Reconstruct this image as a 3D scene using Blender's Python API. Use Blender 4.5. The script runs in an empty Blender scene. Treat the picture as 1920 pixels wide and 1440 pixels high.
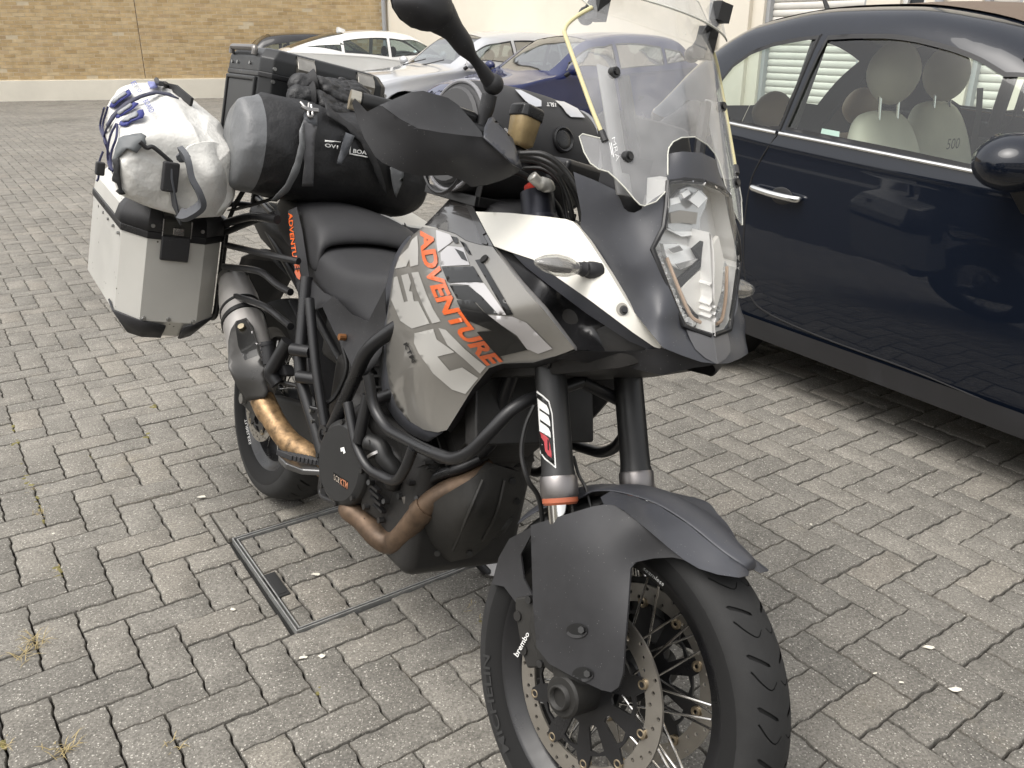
import bpy, bmesh, math, random
from mathutils import Vector as V, Matrix, noise
from mathutils.geometry import delaunay_2d_cdt
from mathutils.bvhtree import BVHTree
rnd = random.Random(11)
sc = bpy.context.scene
col = sc.collection
PI = math.pi
R = math.radians

# ------------------------------------------------------------------ camera
F_PX, PITCH, ROLL, CAM_H = 1608.1, .3863, .0027, 1.3781
cam_d = bpy.data.cameras.new('camera'); cam_d.sensor_width = 36; cam_d.lens = F_PX / 1920 * 36
cam_d.clip_end = 500; cam_d.clip_start = .05
cam = bpy.data.objects.new('camera', cam_d); col.objects.link(cam)
CAM_M = Matrix.Translation((0, 0, CAM_H)) @ Matrix.Rotation(PI / 2 - PITCH, 4, 'X') @ Matrix.Rotation(ROLL, 4, 'Z')
cam.matrix_world = CAM_M
sc.camera = cam
# ------------------------------------------------------------------ sky and sun (bright overcast day)
SUN_EL, SUN_AZ = R(63), R(238)     # azimuth measured clockwise from +Y
w = bpy.data.worlds.new('World'); sc.world = w; w.use_nodes = True
nt = w.node_tree; nt.nodes.clear()
sky = nt.nodes.new('ShaderNodeTexSky'); sky.sky_type = 'NISHITA'; sky.sun_disc = False
sky.sun_elevation = SUN_EL; sky.sun_rotation = SUN_AZ; sky.dust_density = 4.0; sky.air_density = 1.2
bw = nt.nodes.new('ShaderNodeHueSaturation'); bw.inputs['Saturation'].default_value = .16
warm = nt.nodes.new('ShaderNodeMixRGB'); warm.blend_type = 'MULTIPLY'; warm.inputs[0].default_value = 1; warm.inputs[2].default_value = (1.0, .98, .955, 1)
bg = nt.nodes.new('ShaderNodeBackground'); bg.inputs[1].default_value = .15
wo = nt.nodes.new('ShaderNodeOutputWorld')
nt.links.new(sky.outputs[0], bw.inputs['Color']); nt.links.new(bw.outputs[0], warm.inputs[1])
nt.links.new(warm.outputs[0], bg.inputs[0]); nt.links.new(bg.outputs[0], wo.inputs[0])
sun_d = bpy.data.lights.new('sun', 'SUN'); sun_d.energy = .7; sun_d.angle = R(45); sun_d.color = (1, .965, .91)
sun = bpy.data.objects.new('sun', sun_d); col.objects.link(sun)
sdir = V((math.sin(SUN_AZ) * math.cos(SUN_EL), math.cos(SUN_AZ) * math.cos(SUN_EL), math.sin(SUN_EL)))
sun.rotation_euler = (-sdir).to_track_quat('-Z', 'Y').to_euler(); sun.location = sdir * 30
sc.view_settings.view_transform = 'Standard'; sc.view_settings.look = 'None'
sc.view_settings.exposure = 0.92; sc.view_settings.gamma = 1; sc.view_settings.use_curve_mapping = False
sc.render.engine = 'CYCLES'
sc.cycles.max_bounces = 10; sc.cycles.transparent_max_bounces = 16

# ------------------------------------------------------------------ picture <-> place
def wray(px, py):
    d = V(((px - 960) / F_PX, -(py - 720) / F_PX, -1))
    return CAM_M.translation.copy(), CAM_M.to_3x3() @ d
def wground(px, py, z=0):
    o, d = wray(px, py); return o + d * ((z - o.z) / d.z)

# ------------------------------------------------------------------ materials
MATS = {}
def mat(name, base=(.5, .5, .5), rough=.5, metal=0, spec=.5, coat=0, coat_rough=.05, var=None, bump=None, rvar=None, specks=None, emit=None):
    """var=(scale, amount[, detail])  bump=(scale, strength, dist)  rvar=(scale, amount)  specks=(scale, size, colour, amount)"""
    if name in MATS: return MATS[name]
    m = bpy.data.materials.new(name); m.use_nodes = True; MATS[name] = m
    t = m.node_tree; N = t.nodes; b = N['Principled BSDF']
    b.inputs['Base Color'].default_value = (*base, 1); b.inputs['Roughness'].default_value = rough
    b.inputs['Metallic'].default_value = metal; b.inputs['Specular IOR Level'].default_value = spec
    b.inputs['Coat Weight'].default_value = coat; b.inputs['Coat Roughness'].default_value = coat_rough
    tc = N.new('ShaderNodeTexCoord')
    def nz(scale, detail=4, rough_=.6):
        n = N.new('ShaderNodeTexNoise'); n.inputs['Scale'].default_value = scale; n.inputs['Detail'].default_value = detail
        n.inputs['Roughness'].default_value = rough_
        t.links.new(tc.outputs['Object'], n.inputs['Vector']); return n
    cur = None
    if var:
        n = nz(var[0], var[2] if len(var) > 2 else 4)
        mx = N.new('ShaderNodeMapRange'); mx.inputs[1].default_value = .25; mx.inputs[2].default_value = .75
        mx.inputs[3].default_value = 1 - var[1]; mx.inputs[4].default_value = 1 + var[1]
        t.links.new(n.outputs['Fac'], mx.inputs[0])
        mul = N.new('ShaderNodeMixRGB'); mul.blend_type = 'MULTIPLY'; mul.inputs[0].default_value = 1
        mul.inputs[1].default_value = (*base, 1); t.links.new(mx.outputs[0], mul.inputs[2]); cur = mul.outputs[0]
    if specks:
        v = N.new('ShaderNodeTexVoronoi'); v.inputs['Scale'].default_value = specks[0]
        t.links.new(tc.outputs['Object'], v.inputs['Vector'])
        lt = N.new('ShaderNodeMath'); lt.operation = 'LESS_THAN'; lt.inputs[1].default_value = specks[1]
        t.links.new(v.outputs['Distance'], lt.inputs[0])
        n2 = nz(specks[0] * .21, 2); gt = N.new('ShaderNodeMath'); gt.operation = 'GREATER_THAN'; gt.inputs[1].default_value = specks[3]
        t.links.new(n2.outputs['Fac'], gt.inputs[0])
        mm = N.new('ShaderNodeMath'); mm.operation = 'MULTIPLY'; t.links.new(lt.outputs[0], mm.inputs[0]); t.links.new(gt.outputs[0], mm.inputs[1])
        sx = N.new('ShaderNodeMixRGB'); t.links.new(mm.outputs[0], sx.inputs[0])
        if cur: t.links.new(cur, sx.inputs[1])
        else: sx.inputs[1].default_value = (*base, 1)
        sx.inputs[2].default_value = (*specks[2], 1); cur = sx.outputs[0]
    if cur: t.links.new(cur, b.inputs['Base Color'])
    if rvar:
        n = nz(rvar[0], 5); mx = N.new('ShaderNodeMapRange'); mx.inputs[1].default_value = .3; mx.inputs[2].default_value = .7
        mx.inputs[3].default_value = max(.02, rough - rvar[1]); mx.inputs[4].default_value = min(1, rough + rvar[1])
        t.links.new(n.outputs['Fac'], mx.inputs[0]); t.links.new(mx.outputs[0], b.inputs['Roughness'])
    if bump:
        n = nz(bump[0], 5); bp = N.new('ShaderNodeBump'); bp.inputs['Strength'].default_value = bump[1]; bp.inputs['Distance'].default_value = bump[2]
        t.links.new(n.outputs['Fac'], bp.inputs['Height']); t.links.new(bp.outputs[0], b.inputs['Normal'])
    if emit:
        b.inputs['Emission Color'].default_value = (*emit[:3], 1); b.inputs['Emission Strength'].default_value = emit[3]
    return m
def glass(name, tint=(.9, .95, .93), ior=1.5, rough=.0, haze=0.0, haze_col=(.7, .7, .7)):
    """a thin pane: clear tinted sheet with Fresnel reflection, optionally under a pale diffuse veil"""
    if name in MATS: return MATS[name]
    m = bpy.data.materials.new(name); m.use_nodes = True; MATS[name] = m
    t = m.node_tree; N = t.nodes; N.clear()
    out = N.new('ShaderNodeOutputMaterial'); tr = N.new('ShaderNodeBsdfTransparent'); tr.inputs[0].default_value = (*tint, 1)
    gl = N.new('ShaderNodeBsdfGlossy'); gl.inputs['Roughness'].default_value = rough
    f0 = ((ior - 1) / (ior + 1)) ** 2 * 1.9
    lw = N.new('ShaderNodeLayerWeight'); lw.inputs[0].default_value = .5
    pw_ = N.new('ShaderNodeMath'); pw_.operation = 'POWER'; pw_.inputs[1].default_value = 4.5; t.links.new(lw.outputs['Facing'], pw_.inputs[0])
    fr = N.new('ShaderNodeMapRange'); fr.inputs[3].default_value = f0; fr.inputs[4].default_value = 1.0; t.links.new(pw_.outputs[0], fr.inputs[0])
    mx = N.new('ShaderNodeMixShader'); t.links.new(fr.outputs[0], mx.inputs[0]); t.links.new(tr.outputs[0], mx.inputs[1]); t.links.new(gl.outputs[0], mx.inputs[2])
    last = mx
    if haze:
        df = N.new('ShaderNodeBsdfDiffuse'); df.inputs[0].default_value = (*haze_col, 1)
        tc = N.new('ShaderNodeTexCoord'); n = N.new('ShaderNodeTexNoise'); n.inputs['Scale'].default_value = 14; n.inputs['Detail'].default_value = 6
        t.links.new(tc.outputs['Object'], n.inputs['Vector'])
        mr = N.new('ShaderNodeMapRange'); mr.inputs[1].default_value = .3; mr.inputs[2].default_value = .75; mr.inputs[3].default_value = haze * .6; mr.inputs[4].default_value = haze * 1.4
        t.links.new(n.outputs['Fac'], mr.inputs[0])
        m2 = N.new('ShaderNodeMixShader'); t.links.new(mr.outputs[0], m2.inputs[0]); t.links.new(mx.outputs[0], m2.inputs[1]); t.links.new(df.outputs[0], m2.inputs[2]); last = m2
    t.links.new(last.outputs[0], out.inputs[0])
    return m

# ------------------------------------------------------------------ objects
def tag(o, label=None, cat=None, group=None, kind=None):
    if label: o['label'] = label
    if cat: o['category'] = cat
    if group: o['group'] = group
    if kind: o['kind'] = kind
    return o
def thing(name, label, cat, mtx=None, group=None):
    o = bpy.data.objects.new(name, None); col.objects.link(o); o.empty_display_size = .1
    if mtx is not None: o.matrix_basis = mtx
    return tag(o, label, cat, group)
def mesh(name, g, smooth=True, angle=35):
    me = bpy.data.meshes.new(name); me.from_pydata([tuple(v) for v in g[0]], [], g[1]); me.update()
    me.validate(verbose=False)
    if smooth:
        me.polygons.foreach_set('use_smooth', [True] * len(me.polygons))
        if angle < 179: me.set_sharp_from_angle(angle=R(angle))
    return me
def thick(g, d):
    """give a sheet real thickness by pushing a copy along d and walling the open edges"""
    vs = [V(v) for v in g[0]]; n = len(vs); d = V(d); cnt = {}
    for f in g[1]:
        for i in range(len(f)):
            a, b = f[i], f[(i + 1) % len(f)]; k = (min(a, b), max(a, b)); cnt.setdefault(k, []).append((a, b))
    fs = list(g[1]) + [tuple(i + n for i in reversed(f)) for f in g[1]]
    for k, e in cnt.items():
        if len(e) == 1: a, b = e[0]; fs.append((b, a, a + n, b + n))
    return vs + [v + d for v in vs], fs
def weld(g, dist):
    b = bmesh.new(); vv = [b.verts.new(v) for v in g[0]]
    for f in g[1]:
        try: b.faces.new([vv[i] for i in f])
        except ValueError: pass
    bmesh.ops.remove_doubles(b, verts=b.verts, dist=dist); b.verts.index_update()
    r = ([v.co.copy() for v in b.verts], [tuple(v.index for v in f.verts) for f in b.faces]); b.free(); return r
def obj(name, g, m=None, parent=None, smooth=True, angle=35, bevel=0, seg=2, solid=0, off=-1, sub=0, label=None, fix=True, normals=None):
    me = mesh(name, g, smooth, angle)
    if fix:
        b = bmesh.new(); b.from_mesh(me); bmesh.ops.recalc_face_normals(b, faces=b.faces); b.to_mesh(me); b.free()
        if smooth and angle < 179: me.set_sharp_from_angle(angle=R(angle))
    if normals: me.normals_split_custom_set_from_vertices(normals)
    if m: me.materials.append(m)
    o = bpy.data.objects.new(name, me); col.objects.link(o); o.parent = parent
    if solid: x = o.modifiers.new('s', 'SOLIDIFY'); x.thickness = solid; x.offset = off
    if bevel:
        x = o.modifiers.new('b', 'BEVEL'); x.width = bevel; x.segments = seg; x.limit_method = 'ANGLE'; x.angle_limit = R(28); x.use_clamp_overlap = True
    if sub: x = o.modifiers.new('u', 'SUBSURF'); x.levels = sub; x.render_levels = sub
    if bevel: x = o.modifiers.new('w', 'WEIGHTED_NORMAL'); x.keep_sharp = False
    if label: o['label'] = label
    return o
def parts(name, g, *a, **k):
    """one object for each separate piece of g"""
    vs, fs = g; p = list(range(len(vs)))
    def fd(i):
        while p[i] != i: p[i] = p[p[i]]; i = p[i]
        return i
    for f in fs:
        for i in f[1:]: p[fd(i)] = fd(f[0])
    grp = {}
    for f in fs: grp.setdefault(fd(f[0]), []).append(f)
    out = []
    for F_ in grp.values():
        ids = sorted({i for f in F_ for i in f}); mp = {i: j for j, i in enumerate(ids)}
        out.append(obj(name, ([vs[i] for i in ids], [tuple(mp[i] for i in f) for f in F_]), *a, **k))
    return out
def copy_tree(o, parent=None):
    c = o.copy(); col.objects.link(c); c.parent = parent
    for ch in [q for q in o.children]: copy_tree(ch, c)
    return c

# ------------------------------------------------------------------ geometry (all return (verts, faces))
def join(*gs):
    vs, fs = [], []
    for g in gs:
        n = len(vs); vs += list(g[0]); fs += [tuple(i + n for i in f) for f in g[1]]
    return vs, fs
def xf(g, M): return [M @ V(v) for v in g[0]], g[1]
def mirror_y(g): return [V((v[0], -v[1], v[2])) for v in g[0]], [tuple(reversed(f)) for f in g[1]]
def box(c, s, M=None):
    x, y, z = s[0] / 2, s[1] / 2, s[2] / 2; c = V(c)
    vs = [V((a * x, b * y, d * z)) for a in (-1, 1) for b in (-1, 1) for d in (-1, 1)]
    vs = [(M @ v if M else v) + c for v in vs]
    return vs, [(0, 1, 3, 2), (4, 6, 7, 5), (0, 4, 5, 1), (2, 3, 7, 6), (0, 2, 6, 4), (1, 5, 7, 3)]
def basis(d, up=(0, 0, 1)):
    d = V(d).normalized(); u = V(up)
    if abs(d.dot(u)) > .98: u = V((1, 0, 0))
    a = u.cross(d).normalized(); b = d.cross(a); return a, b, d
def loft(rings, closed=True, caps=True):
    n = len(rings[0]); vs = [V(p) for r in rings for p in r]; fs = []
    for i in range(len(rings) - 1):
        for j in range(n if closed else n - 1):
            k = (j + 1) % n; fs.append((i * n + j, i * n + k, (i + 1) * n + k, (i + 1) * n + j))
    if caps and closed:
        fs.append(tuple(reversed(range(n)))); fs.append(tuple((len(rings) - 1) * n + j for j in range(n)))
    return vs, fs
def cyl(p0, p1, r0, r1=None, n=16, caps=True):
    r1 = r0 if r1 is None else r1; p0, p1 = V(p0), V(p1); a, b, d = basis(p1 - p0)
    return loft([[p + (a * math.cos(2 * PI * i / n) + b * math.sin(2 * PI * i / n)) * r for i in range(n)] for p, r in ((p0, r0), (p1, r1))], True, caps)
def smooth_path(pts, k=6, closed=False):
    pts = [V(p) for p in pts]; n = len(pts); out = []
    if n < 3: return pts
    for i in range(n if closed else n - 1):
        p0 = pts[(i - 1) % n] if closed or i > 0 else pts[0] * 2 - pts[1]
        p1, p2 = pts[i], pts[(i + 1) % n]
        p3 = pts[(i + 2) % n] if closed or i + 2 < n else pts[-1] * 2 - pts[-2]
        for j in range(k):
            t = j / k
            out.append(.5 * ((2 * p1) + (p2 - p0) * t + (2 * p0 - 5 * p1 + 4 * p2 - p3) * t * t + (3 * p1 - p0 - 3 * p2 + p3) * t ** 3))
    if not closed: out.append(pts[-1])
    return out
def fillet(pts, r, k=6):
    """polyline with rounded corners, as a bent tube has"""
    pts = [V(p) for p in pts]; out = [pts[0]]
    for i in range(1, len(pts) - 1):
        a, b, c = pts[i - 1], pts[i], pts[i + 1]; u = (a - b); v = (c - b)
        rr = min(r, u.length * .45, v.length * .45); p, q = b + u.normalized() * rr, b + v.normalized() * rr
        for j in range(k + 1):
            t = j / k; out.append((1 - t) ** 2 * p + 2 * t * (1 - t) * b + t * t * q)
    out.append(pts[-1]); return out
def tube(path, r, n=10, caps=True, flat=None):
    """sweep; r a number or a list; flat=(w,h[,up]) gives a strap-like section"""
    P = [V(p) for p in path]; rings = []; prev = None
    for i, p in enumerate(P):
        d = (P[min(i + 1, len(P) - 1)] - P[max(i - 1, 0)]).normalized()
        if prev is None:
            up = V(flat[2]) if flat and len(flat) > 2 else V((0, 0, 1))
            a, b, d = basis(d, up)
        else:
            a = prev - d * prev.dot(d); a.normalize(); b = d.cross(a)
        prev = a
        if flat:
            w_, h_ = flat[0] / 2, flat[1] / 2
            rings.append([p + a * x * w_ + b * y * h_ for x, y in ((-1, -1), (1, -1), (1, 1), (-1, 1))])
        else:
            rr = r[i] if isinstance(r, (list, tuple)) else r
            rings.append([p + (a * math.cos(2 * PI * j / n) + b * math.sin(2 * PI * j / n)) * rr for j in range(n)])
    return loft(rings, True, caps)
def lathe(prof, c, axis, n=48, a0=0, a1=None, ref=None, closed_prof=False):
    """prof: (along axis, radius) pairs, turned about axis through c"""
    a, b, d = basis(axis, ref or (0, 0, 1)); c = V(c); full = a1 is None
    m = n if full else n + 1; vs = []; fs = []; k = len(prof)
    for i in range(m):
        t = a0 + (2 * PI * i / n if full else (a1 - a0) * i / n)
        e = a * math.cos(t) + b * math.sin(t)
        vs += [c + d * h + e * r for h, r in prof]
    for i in range(n):
        i2 = (i + 1) % m
        for j in range(k if closed_prof else k - 1):
            j2 = (j + 1) % k; fs.append((i * k + j, i2 * k + j, i2 * k + j2, i * k + j2))
    return vs, fs
def sphere(c, r, n=12, m=8, s=(1, 1, 1)):
    vs = []; fs = []; c = V(c)
    for i in range(m + 1):
        t = PI * i / m
        for j in range(n):
            f = 2 * PI * j / n; vs.append(c + V((math.sin(t) * math.cos(f) * r * s[0], math.sin(t) * math.sin(f) * r * s[1], math.cos(t) * r * s[2])))
    for i in range(m):
        for j in range(n): fs.append((i * n + j, i * n + (j + 1) % n, (i + 1) * n + (j + 1) % n, (i + 1) * n + j))
    return vs, fs
def prism(pts, d):
    """closed polygon pts (3D) pushed along vector d"""
    n = len(pts); d = V(d); vs = [V(p) for p in pts] + [V(p) + d for p in pts]
    return vs, [tuple(range(n)), tuple(range(2 * n - 1, n - 1, -1))] + [(i, i + n, (i + 1) % n + n, (i + 1) % n) for i in range(n)]
def gridsurf(rows):
    n = len(rows[0]); vs = [V(p) for r in rows for p in r]
    return vs, [(i * n + j, i * n + j + 1, (i + 1) * n + j + 1, (i + 1) * n + j) for i in range(len(rows) - 1) for j in range(n - 1)]
def inside(p, poly):
    x, y = p[0], p[1]; c = False; n = len(poly); j = n - 1
    for i in range(n):
        a, b = poly[i], poly[j]
        if (a[1] > y) != (b[1] > y) and x < (b[0] - a[0]) * (y - a[1]) / (b[1] - a[1]) + a[0]: c = not c
        j = i
    return c
def resample(poly, d):
    out = []
    for i in range(len(poly)):
        a, b = V(poly[i][:2]), V(poly[(i + 1) % len(poly)][:2]); k = max(1, int(math.ceil((b - a).length / d)))
        out += [a.lerp(b, j / k) for j in range(k)]
    return out
def region(outer, holes=(), d=.05, aspect=1.0):
    """triangulated flat region with inner points about d apart -> (2D points, tris)"""
    loops = [resample(outer, d)] + [resample(h, d) for h in holes]
    pts, edges = [], []
    for L in loops:
        n = len(pts); pts += L; edges += [(n + i, n + (i + 1) % len(L)) for i in range(len(L))]
    xs = [p[0] for p in loops[0]]; ys = [p[1] for p in loops[0]]
    y = min(ys) + d * .5; row = 0
    B = [V(p) for p in pts]
    cell = {}
    for p in B: cell.setdefault((int(p[0] // d), int(p[1] // d)), []).append(p)
    while y < max(ys):
        x = min(xs) + d * (.5 if row % 2 else 1.0)
        while x < max(xs):
            q = V((x, y)); ci, cj = int(x // d), int(y // d)
            near = any((q - b).length < d * .55 for i in (-1, 0, 1) for j in (-1, 0, 1) for b in cell.get((ci + i, cj + j), ()))
            if not near and inside(q, loops[0]) and not any(inside(q, h) for h in loops[1:]): pts.append(q)
            x += d
        y += d * .87; row += 1
    r = delaunay_2d_cdt(pts, edges, [], 0, 1e-7)
    vs = [V(p) for p in r[0]]; fs = []
    for f in r[2]:
        c = sum((vs[i] for i in f), V((0, 0))) / len(f)
        if inside(c, loops[0]) and not any(inside(c, h) for h in loops[1:]): fs.append(tuple(f))
    return vs, fs
def text_flat(s, size=1.0, d=None, shear=0, bold=0):
    """lettering as a flat mesh in the xy plane, (points, faces), lower left corner at 0,0, height of capitals = size"""
    cu = bpy.data.curves.new('txt', 'FONT'); cu.body = s; cu.size = size / .7; cu.shear = shear; cu.offset = bold; cu.resolution_u = 3
    o = bpy.data.objects.new('txt', cu); col.objects.link(o)
    dg = bpy.context.evaluated_depsgraph_get(); dg.update()
    me = bpy.data.meshes.new_from_object(o.evaluated_get(dg))
    b = bmesh.new(); b.from_mesh(me)
    if d:
        for _ in range(4):
            L = [e for e in b.edges if e.calc_length() > d]
            if not L: break
            bmesh.ops.subdivide_edges(b, edges=L, cuts=1); bmesh.ops.triangulate(b, faces=b.faces)
    vs = [v.co.copy() for v in b.verts]; b.verts.index_update(); fs = [tuple(v.index for v in f.verts) for f in b.faces]
    b.free(); bpy.data.objects.remove(o); bpy.data.curves.remove(cu); bpy.data.meshes.remove(me)
    x0 = min(v.x for v in vs); y0 = min(v.y for v in vs)
    return [V((v.x - x0, v.y - y0, 0)) for v in vs], fs
def pchip(xs, ys):
    n = len(xs); h = [xs[i + 1] - xs[i] for i in range(n - 1)]; dl = [(ys[i + 1] - ys[i]) / h[i] for i in range(n - 1)]
    m = [dl[0]] + [0 if dl[i - 1] * dl[i] <= 0 else 2 * dl[i - 1] * dl[i] / (dl[i - 1] + dl[i]) for i in range(1, n - 1)] + [dl[-1]]
    def f(x):
        if x <= xs[0]: return ys[0]
        if x >= xs[-1]: return ys[-1]
        i = 0
        while x > xs[i + 1]: i += 1
        t = (x - xs[i]) / h[i]
        return (2 * t ** 3 - 3 * t * t + 1) * ys[i] + (t ** 3 - 2 * t * t + t) * h[i] * m[i] + (-2 * t ** 3 + 3 * t * t) * ys[i + 1] + (t ** 3 - t * t) * h[i] * m[i + 1]
    return f
# ================================================================== THE SETTING
def paver_material():
    m = bpy.data.materials.new('paver_concrete'); m.use_nodes = True; t = m.node_tree; N = t.nodes; L = t.links; b = N['Principled BSDF']
    geo = N.new('ShaderNodeNewGeometry'); oi = N.new('ShaderNodeObjectInfo')
    ad = N.new('ShaderNodeMath'); ad.operation = 'ADD'; L.new(geo.outputs['Random Per Island'], ad.inputs[0]); L.new(oi.outputs['Random'], ad.inputs[1])
    fr = N.new('ShaderNodeMath'); fr.operation = 'FRACT'; L.new(ad.outputs[0], fr.inputs[0])
    cr = N.new('ShaderNodeValToRGB'); e = cr.color_ramp.elements
    e[0].position = 0; e[0].color = (.166, .157, .139, 1); e[1].position = 1; e[1].color = (.226, .211, .182, 1)
    q = e.new(.3); q.color = (.183, .173, .153, 1); q = e.new(.9); q.color = (.204, .191, .167, 1); q = e.new(.97); q.color = (.21, .193, .166, 1)
    L.new(fr.outputs[0], cr.inputs[0])
    def nz(s, d=4, r=.6, w=None):
        n = N.new('ShaderNodeTexNoise'); n.inputs['Scale'].default_value = s; n.inputs['Detail'].default_value = d; n.inputs['Roughness'].default_value = r
        L.new(geo.outputs['Position'], n.inputs['Vector']); return n
    def mulmap(src, cin, lo, hi, a=.3, c=.7):
        mr = N.new('ShaderNodeMapRange'); mr.inputs[1].default_value = a; mr.inputs[2].default_value = c; mr.inputs[3].default_value = lo; mr.inputs[4].default_value = hi
        L.new(src, mr.inputs[0]); mu = N.new('ShaderNodeMixRGB'); mu.blend_type = 'MULTIPLY'; mu.inputs[0].default_value = 1
        L.new(cin, mu.inputs[1]); L.new(mr.outputs[0], mu.inputs[2]); return mu.outputs[0]
    c = mulmap(nz(1.1, 5).outputs['Fac'], cr.outputs[0], .84, 1.16)          # broad weathering
    c = mulmap(nz(9, 5).outputs['Fac'], c, .82, 1.14)                         # blotches on each block
    c = mulmap(nz(170, 3).outputs['Fac'], c, .62, 1.36)                        # sand grain
    # stone chips showing in the worn face
    for sc_, size, colr, thr in ((95, .20, (.62, .59, .53), .52), (190, .24, (.55, .52, .46), .5), (130, .2, (.07, .065, .06), .55)):
        v = N.new('ShaderNodeTexVoronoi'); v.inputs['Scale'].default_value = sc_; L.new(geo.outputs['Position'], v.inputs['Vector'])
        lt = N.new('ShaderNodeMath'); lt.operation = 'LESS_THAN'; lt.inputs[1].default_value = size; L.new(v.outputs['Distance'], lt.inputs[0])
        sp = N.new('ShaderNodeSeparateColor'); L.new(v.outputs['Color'], sp.inputs[0])
        gt = N.new('ShaderNodeMath'); gt.operation = 'GREATER_THAN'; gt.inputs[1].default_value = thr; L.new(sp.outputs[0], gt.inputs[0])
        mm = N.new('ShaderNodeMath'); mm.operation = 'MULTIPLY'; L.new(lt.outputs[0], mm.inputs[0]); L.new(gt.outputs[0], mm.inputs[1])
        m8 = N.new('ShaderNodeMath'); m8.operation = 'MULTIPLY'; m8.inputs[1].default_value = .6; L.new(mm.outputs[0], m8.inputs[0])
        mx = N.new('ShaderNodeMixRGB'); L.new(m8.outputs[0], mx.inputs[0]); L.new(c, mx.inputs[1]); mx.inputs[2].default_value = (*colr, 1); c = mx.outputs[0]
    # pale lichen and sandy stains
    n = nz(3.2, 6, .7); mr = N.new('ShaderNodeMapRange'); mr.inputs[1].default_value = .60; mr.inputs[2].default_value = .74; mr.inputs[3].default_value = 0; mr.inputs[4].default_value = .22
    L.new(n.outputs['Fac'], mr.inputs[0]); mx = N.new('ShaderNodeMixRGB'); L.new(mr.outputs[0], mx.inputs[0]); L.new(c, mx.inputs[1]); mx.inputs[2].default_value = (.32, .27, .19, 1); c = mx.outputs[0]
    n = nz(.55, 3, .5); mr = N.new('ShaderNodeMapRange'); mr.inputs[1].default_value = .60; mr.inputs[2].default_value = .70; mr.inputs[3].default_value = 1; mr.inputs[4].default_value = .72    # old oil and tyre marks
    L.new(n.outputs['Fac'], mr.inputs[0]); mu = N.new('ShaderNodeMixRGB'); mu.blend_type = 'MULTIPLY'; mu.inputs[0].default_value = 1; L.new(c, mu.inputs[1]); L.new(mr.outputs[0], mu.inputs[2]); c = mu.outputs[0]
    L.new(c, b.inputs['Base Color']); b.inputs['Roughness'].default_value = .88; b.inputs['Specular IOR Level'].default_value = .3
    n = nz(160, 4, .7); bp = N.new('ShaderNodeBump'); bp.inputs['Strength'].default_value = .55; bp.inputs['Distance'].default_value = .0025
    L.new(n.outputs['Fac'], bp.inputs['Height']); L.new(bp.outputs[0], b.inputs['Normal'])
    return m
M_PAVER = paver_material()
M_SAND = mat('joint_dirt', (.024, .020, .016), .95, var=(30, .5), bump=(300, .6, .004))
M_GROUND = mat('far_concrete', (.22, .21, .19), .9, var=(2, .15), bump=(60, .4, .005))
YAW, OX, OY = .5987, -1.2642, 1.8533
cu_, su_ = math.cos(YAW), math.sin(YAW)
def lat(u, v): return V((OX + .1 * (cu_ * u + su_ * v), OY + .1 * (su_ * u - cu_ * v), 0))
def unlat(X, Y):
    a, b = (X - OX) / .1, (Y - OY) / .1; return cu_ * a + su_ * b, su_ * a - cu_ * b
UDIR = V((cu_, su_, 0)); VDIR = V((su_, -cu_, 0))
# walls in plan
BW0 = V((-17.5, 17.95, 0)); BWD = V((.957, .29, 0)).normalized()
_t = 0
CORNER = None
for i in range(4000):
    q = BW0 + BWD * (i * .005)
    if q.x / (q.y * math.cos(PITCH) + CAM_H * math.sin(PITCH)) > (727 - 960) / F_PX: CORNER = q; break
CWD = VDIR.copy()
CWN = V((-CWD.y, CWD.x, 0)); CWN = CWN if CWN.x < 0 else -CWN     # cream wall faces the yard
BWN = V((BWD.y, -BWD.x, 0))
ground = obj('ground', ([(-90, -90, -.06), (90, -90, -.06), (90, 90, -.06), (-90, 90, -.06)], [(0, 1, 2, 3)]), M_GROUND); tag(ground, 'plain concrete yard beyond the block paving', 'ground', kind='structure')
def in_yard(p, m=0.0):
    return (p - BW0).dot(BWN) > -m and (p - CORNER).dot(CWN) > -m
# bedding sheet with its pavers
bed = obj('block_paving', ([(-24, -2, -.022), (16, -2, -.022), (16, 24, -.022), (-24, 24, -.022)], [(0, 1, 2, 3)]), M_SAND); tag(bed, 'grey brown herringbone concrete block paving of the parking yard', 'paving', kind='structure')
def wave(t):
    for a, b, x, y in ((0, .16, 0, 0), (.16, .3, 0, 1), (.3, .42, 1, 1), (.42, .58, 1, -1), (.58, .7, -1, -1), (.7, .84, -1, 0), (.84, 1.001, 0, 0)):
        if t <= b: return x + (y - x) * (t - a) / (b - a)
    return 0
WT = (0.0, .16, .3, .42, .58, .7, .84)
def outline(nu, nv, gap=.0032, amp=.0024):
    """block of nu x nv lattice cells, in metres, wavy edges kept on the shared lattice lines"""
    P = []
    def seg(n, f):
        for i in range(n):
            for t in WT: P.append(f(i + t, wave(t)))
    A = amp
    seg(nu, lambda s, w_: (s * .1, A * w_))
    seg(nv, lambda s, w_: (nu * .1 - A * w_, s * .1))
    P2 = []
    for i in range(nu):
        for t in WT: P2.append((i + t, wave(t)))
    top = [(nu * .1 - s * .1, nv * .1 - A * w_) for s, w_ in P2]
    P2 = []
    for i in range(nv):
        for t in WT: P2.append((i + t, wave(t)))
    left = [(A * w_, nv * .1 - s * .1) for s, w_ in P2]
    return [V((x, y)) for x, y in P + top + left]
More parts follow.
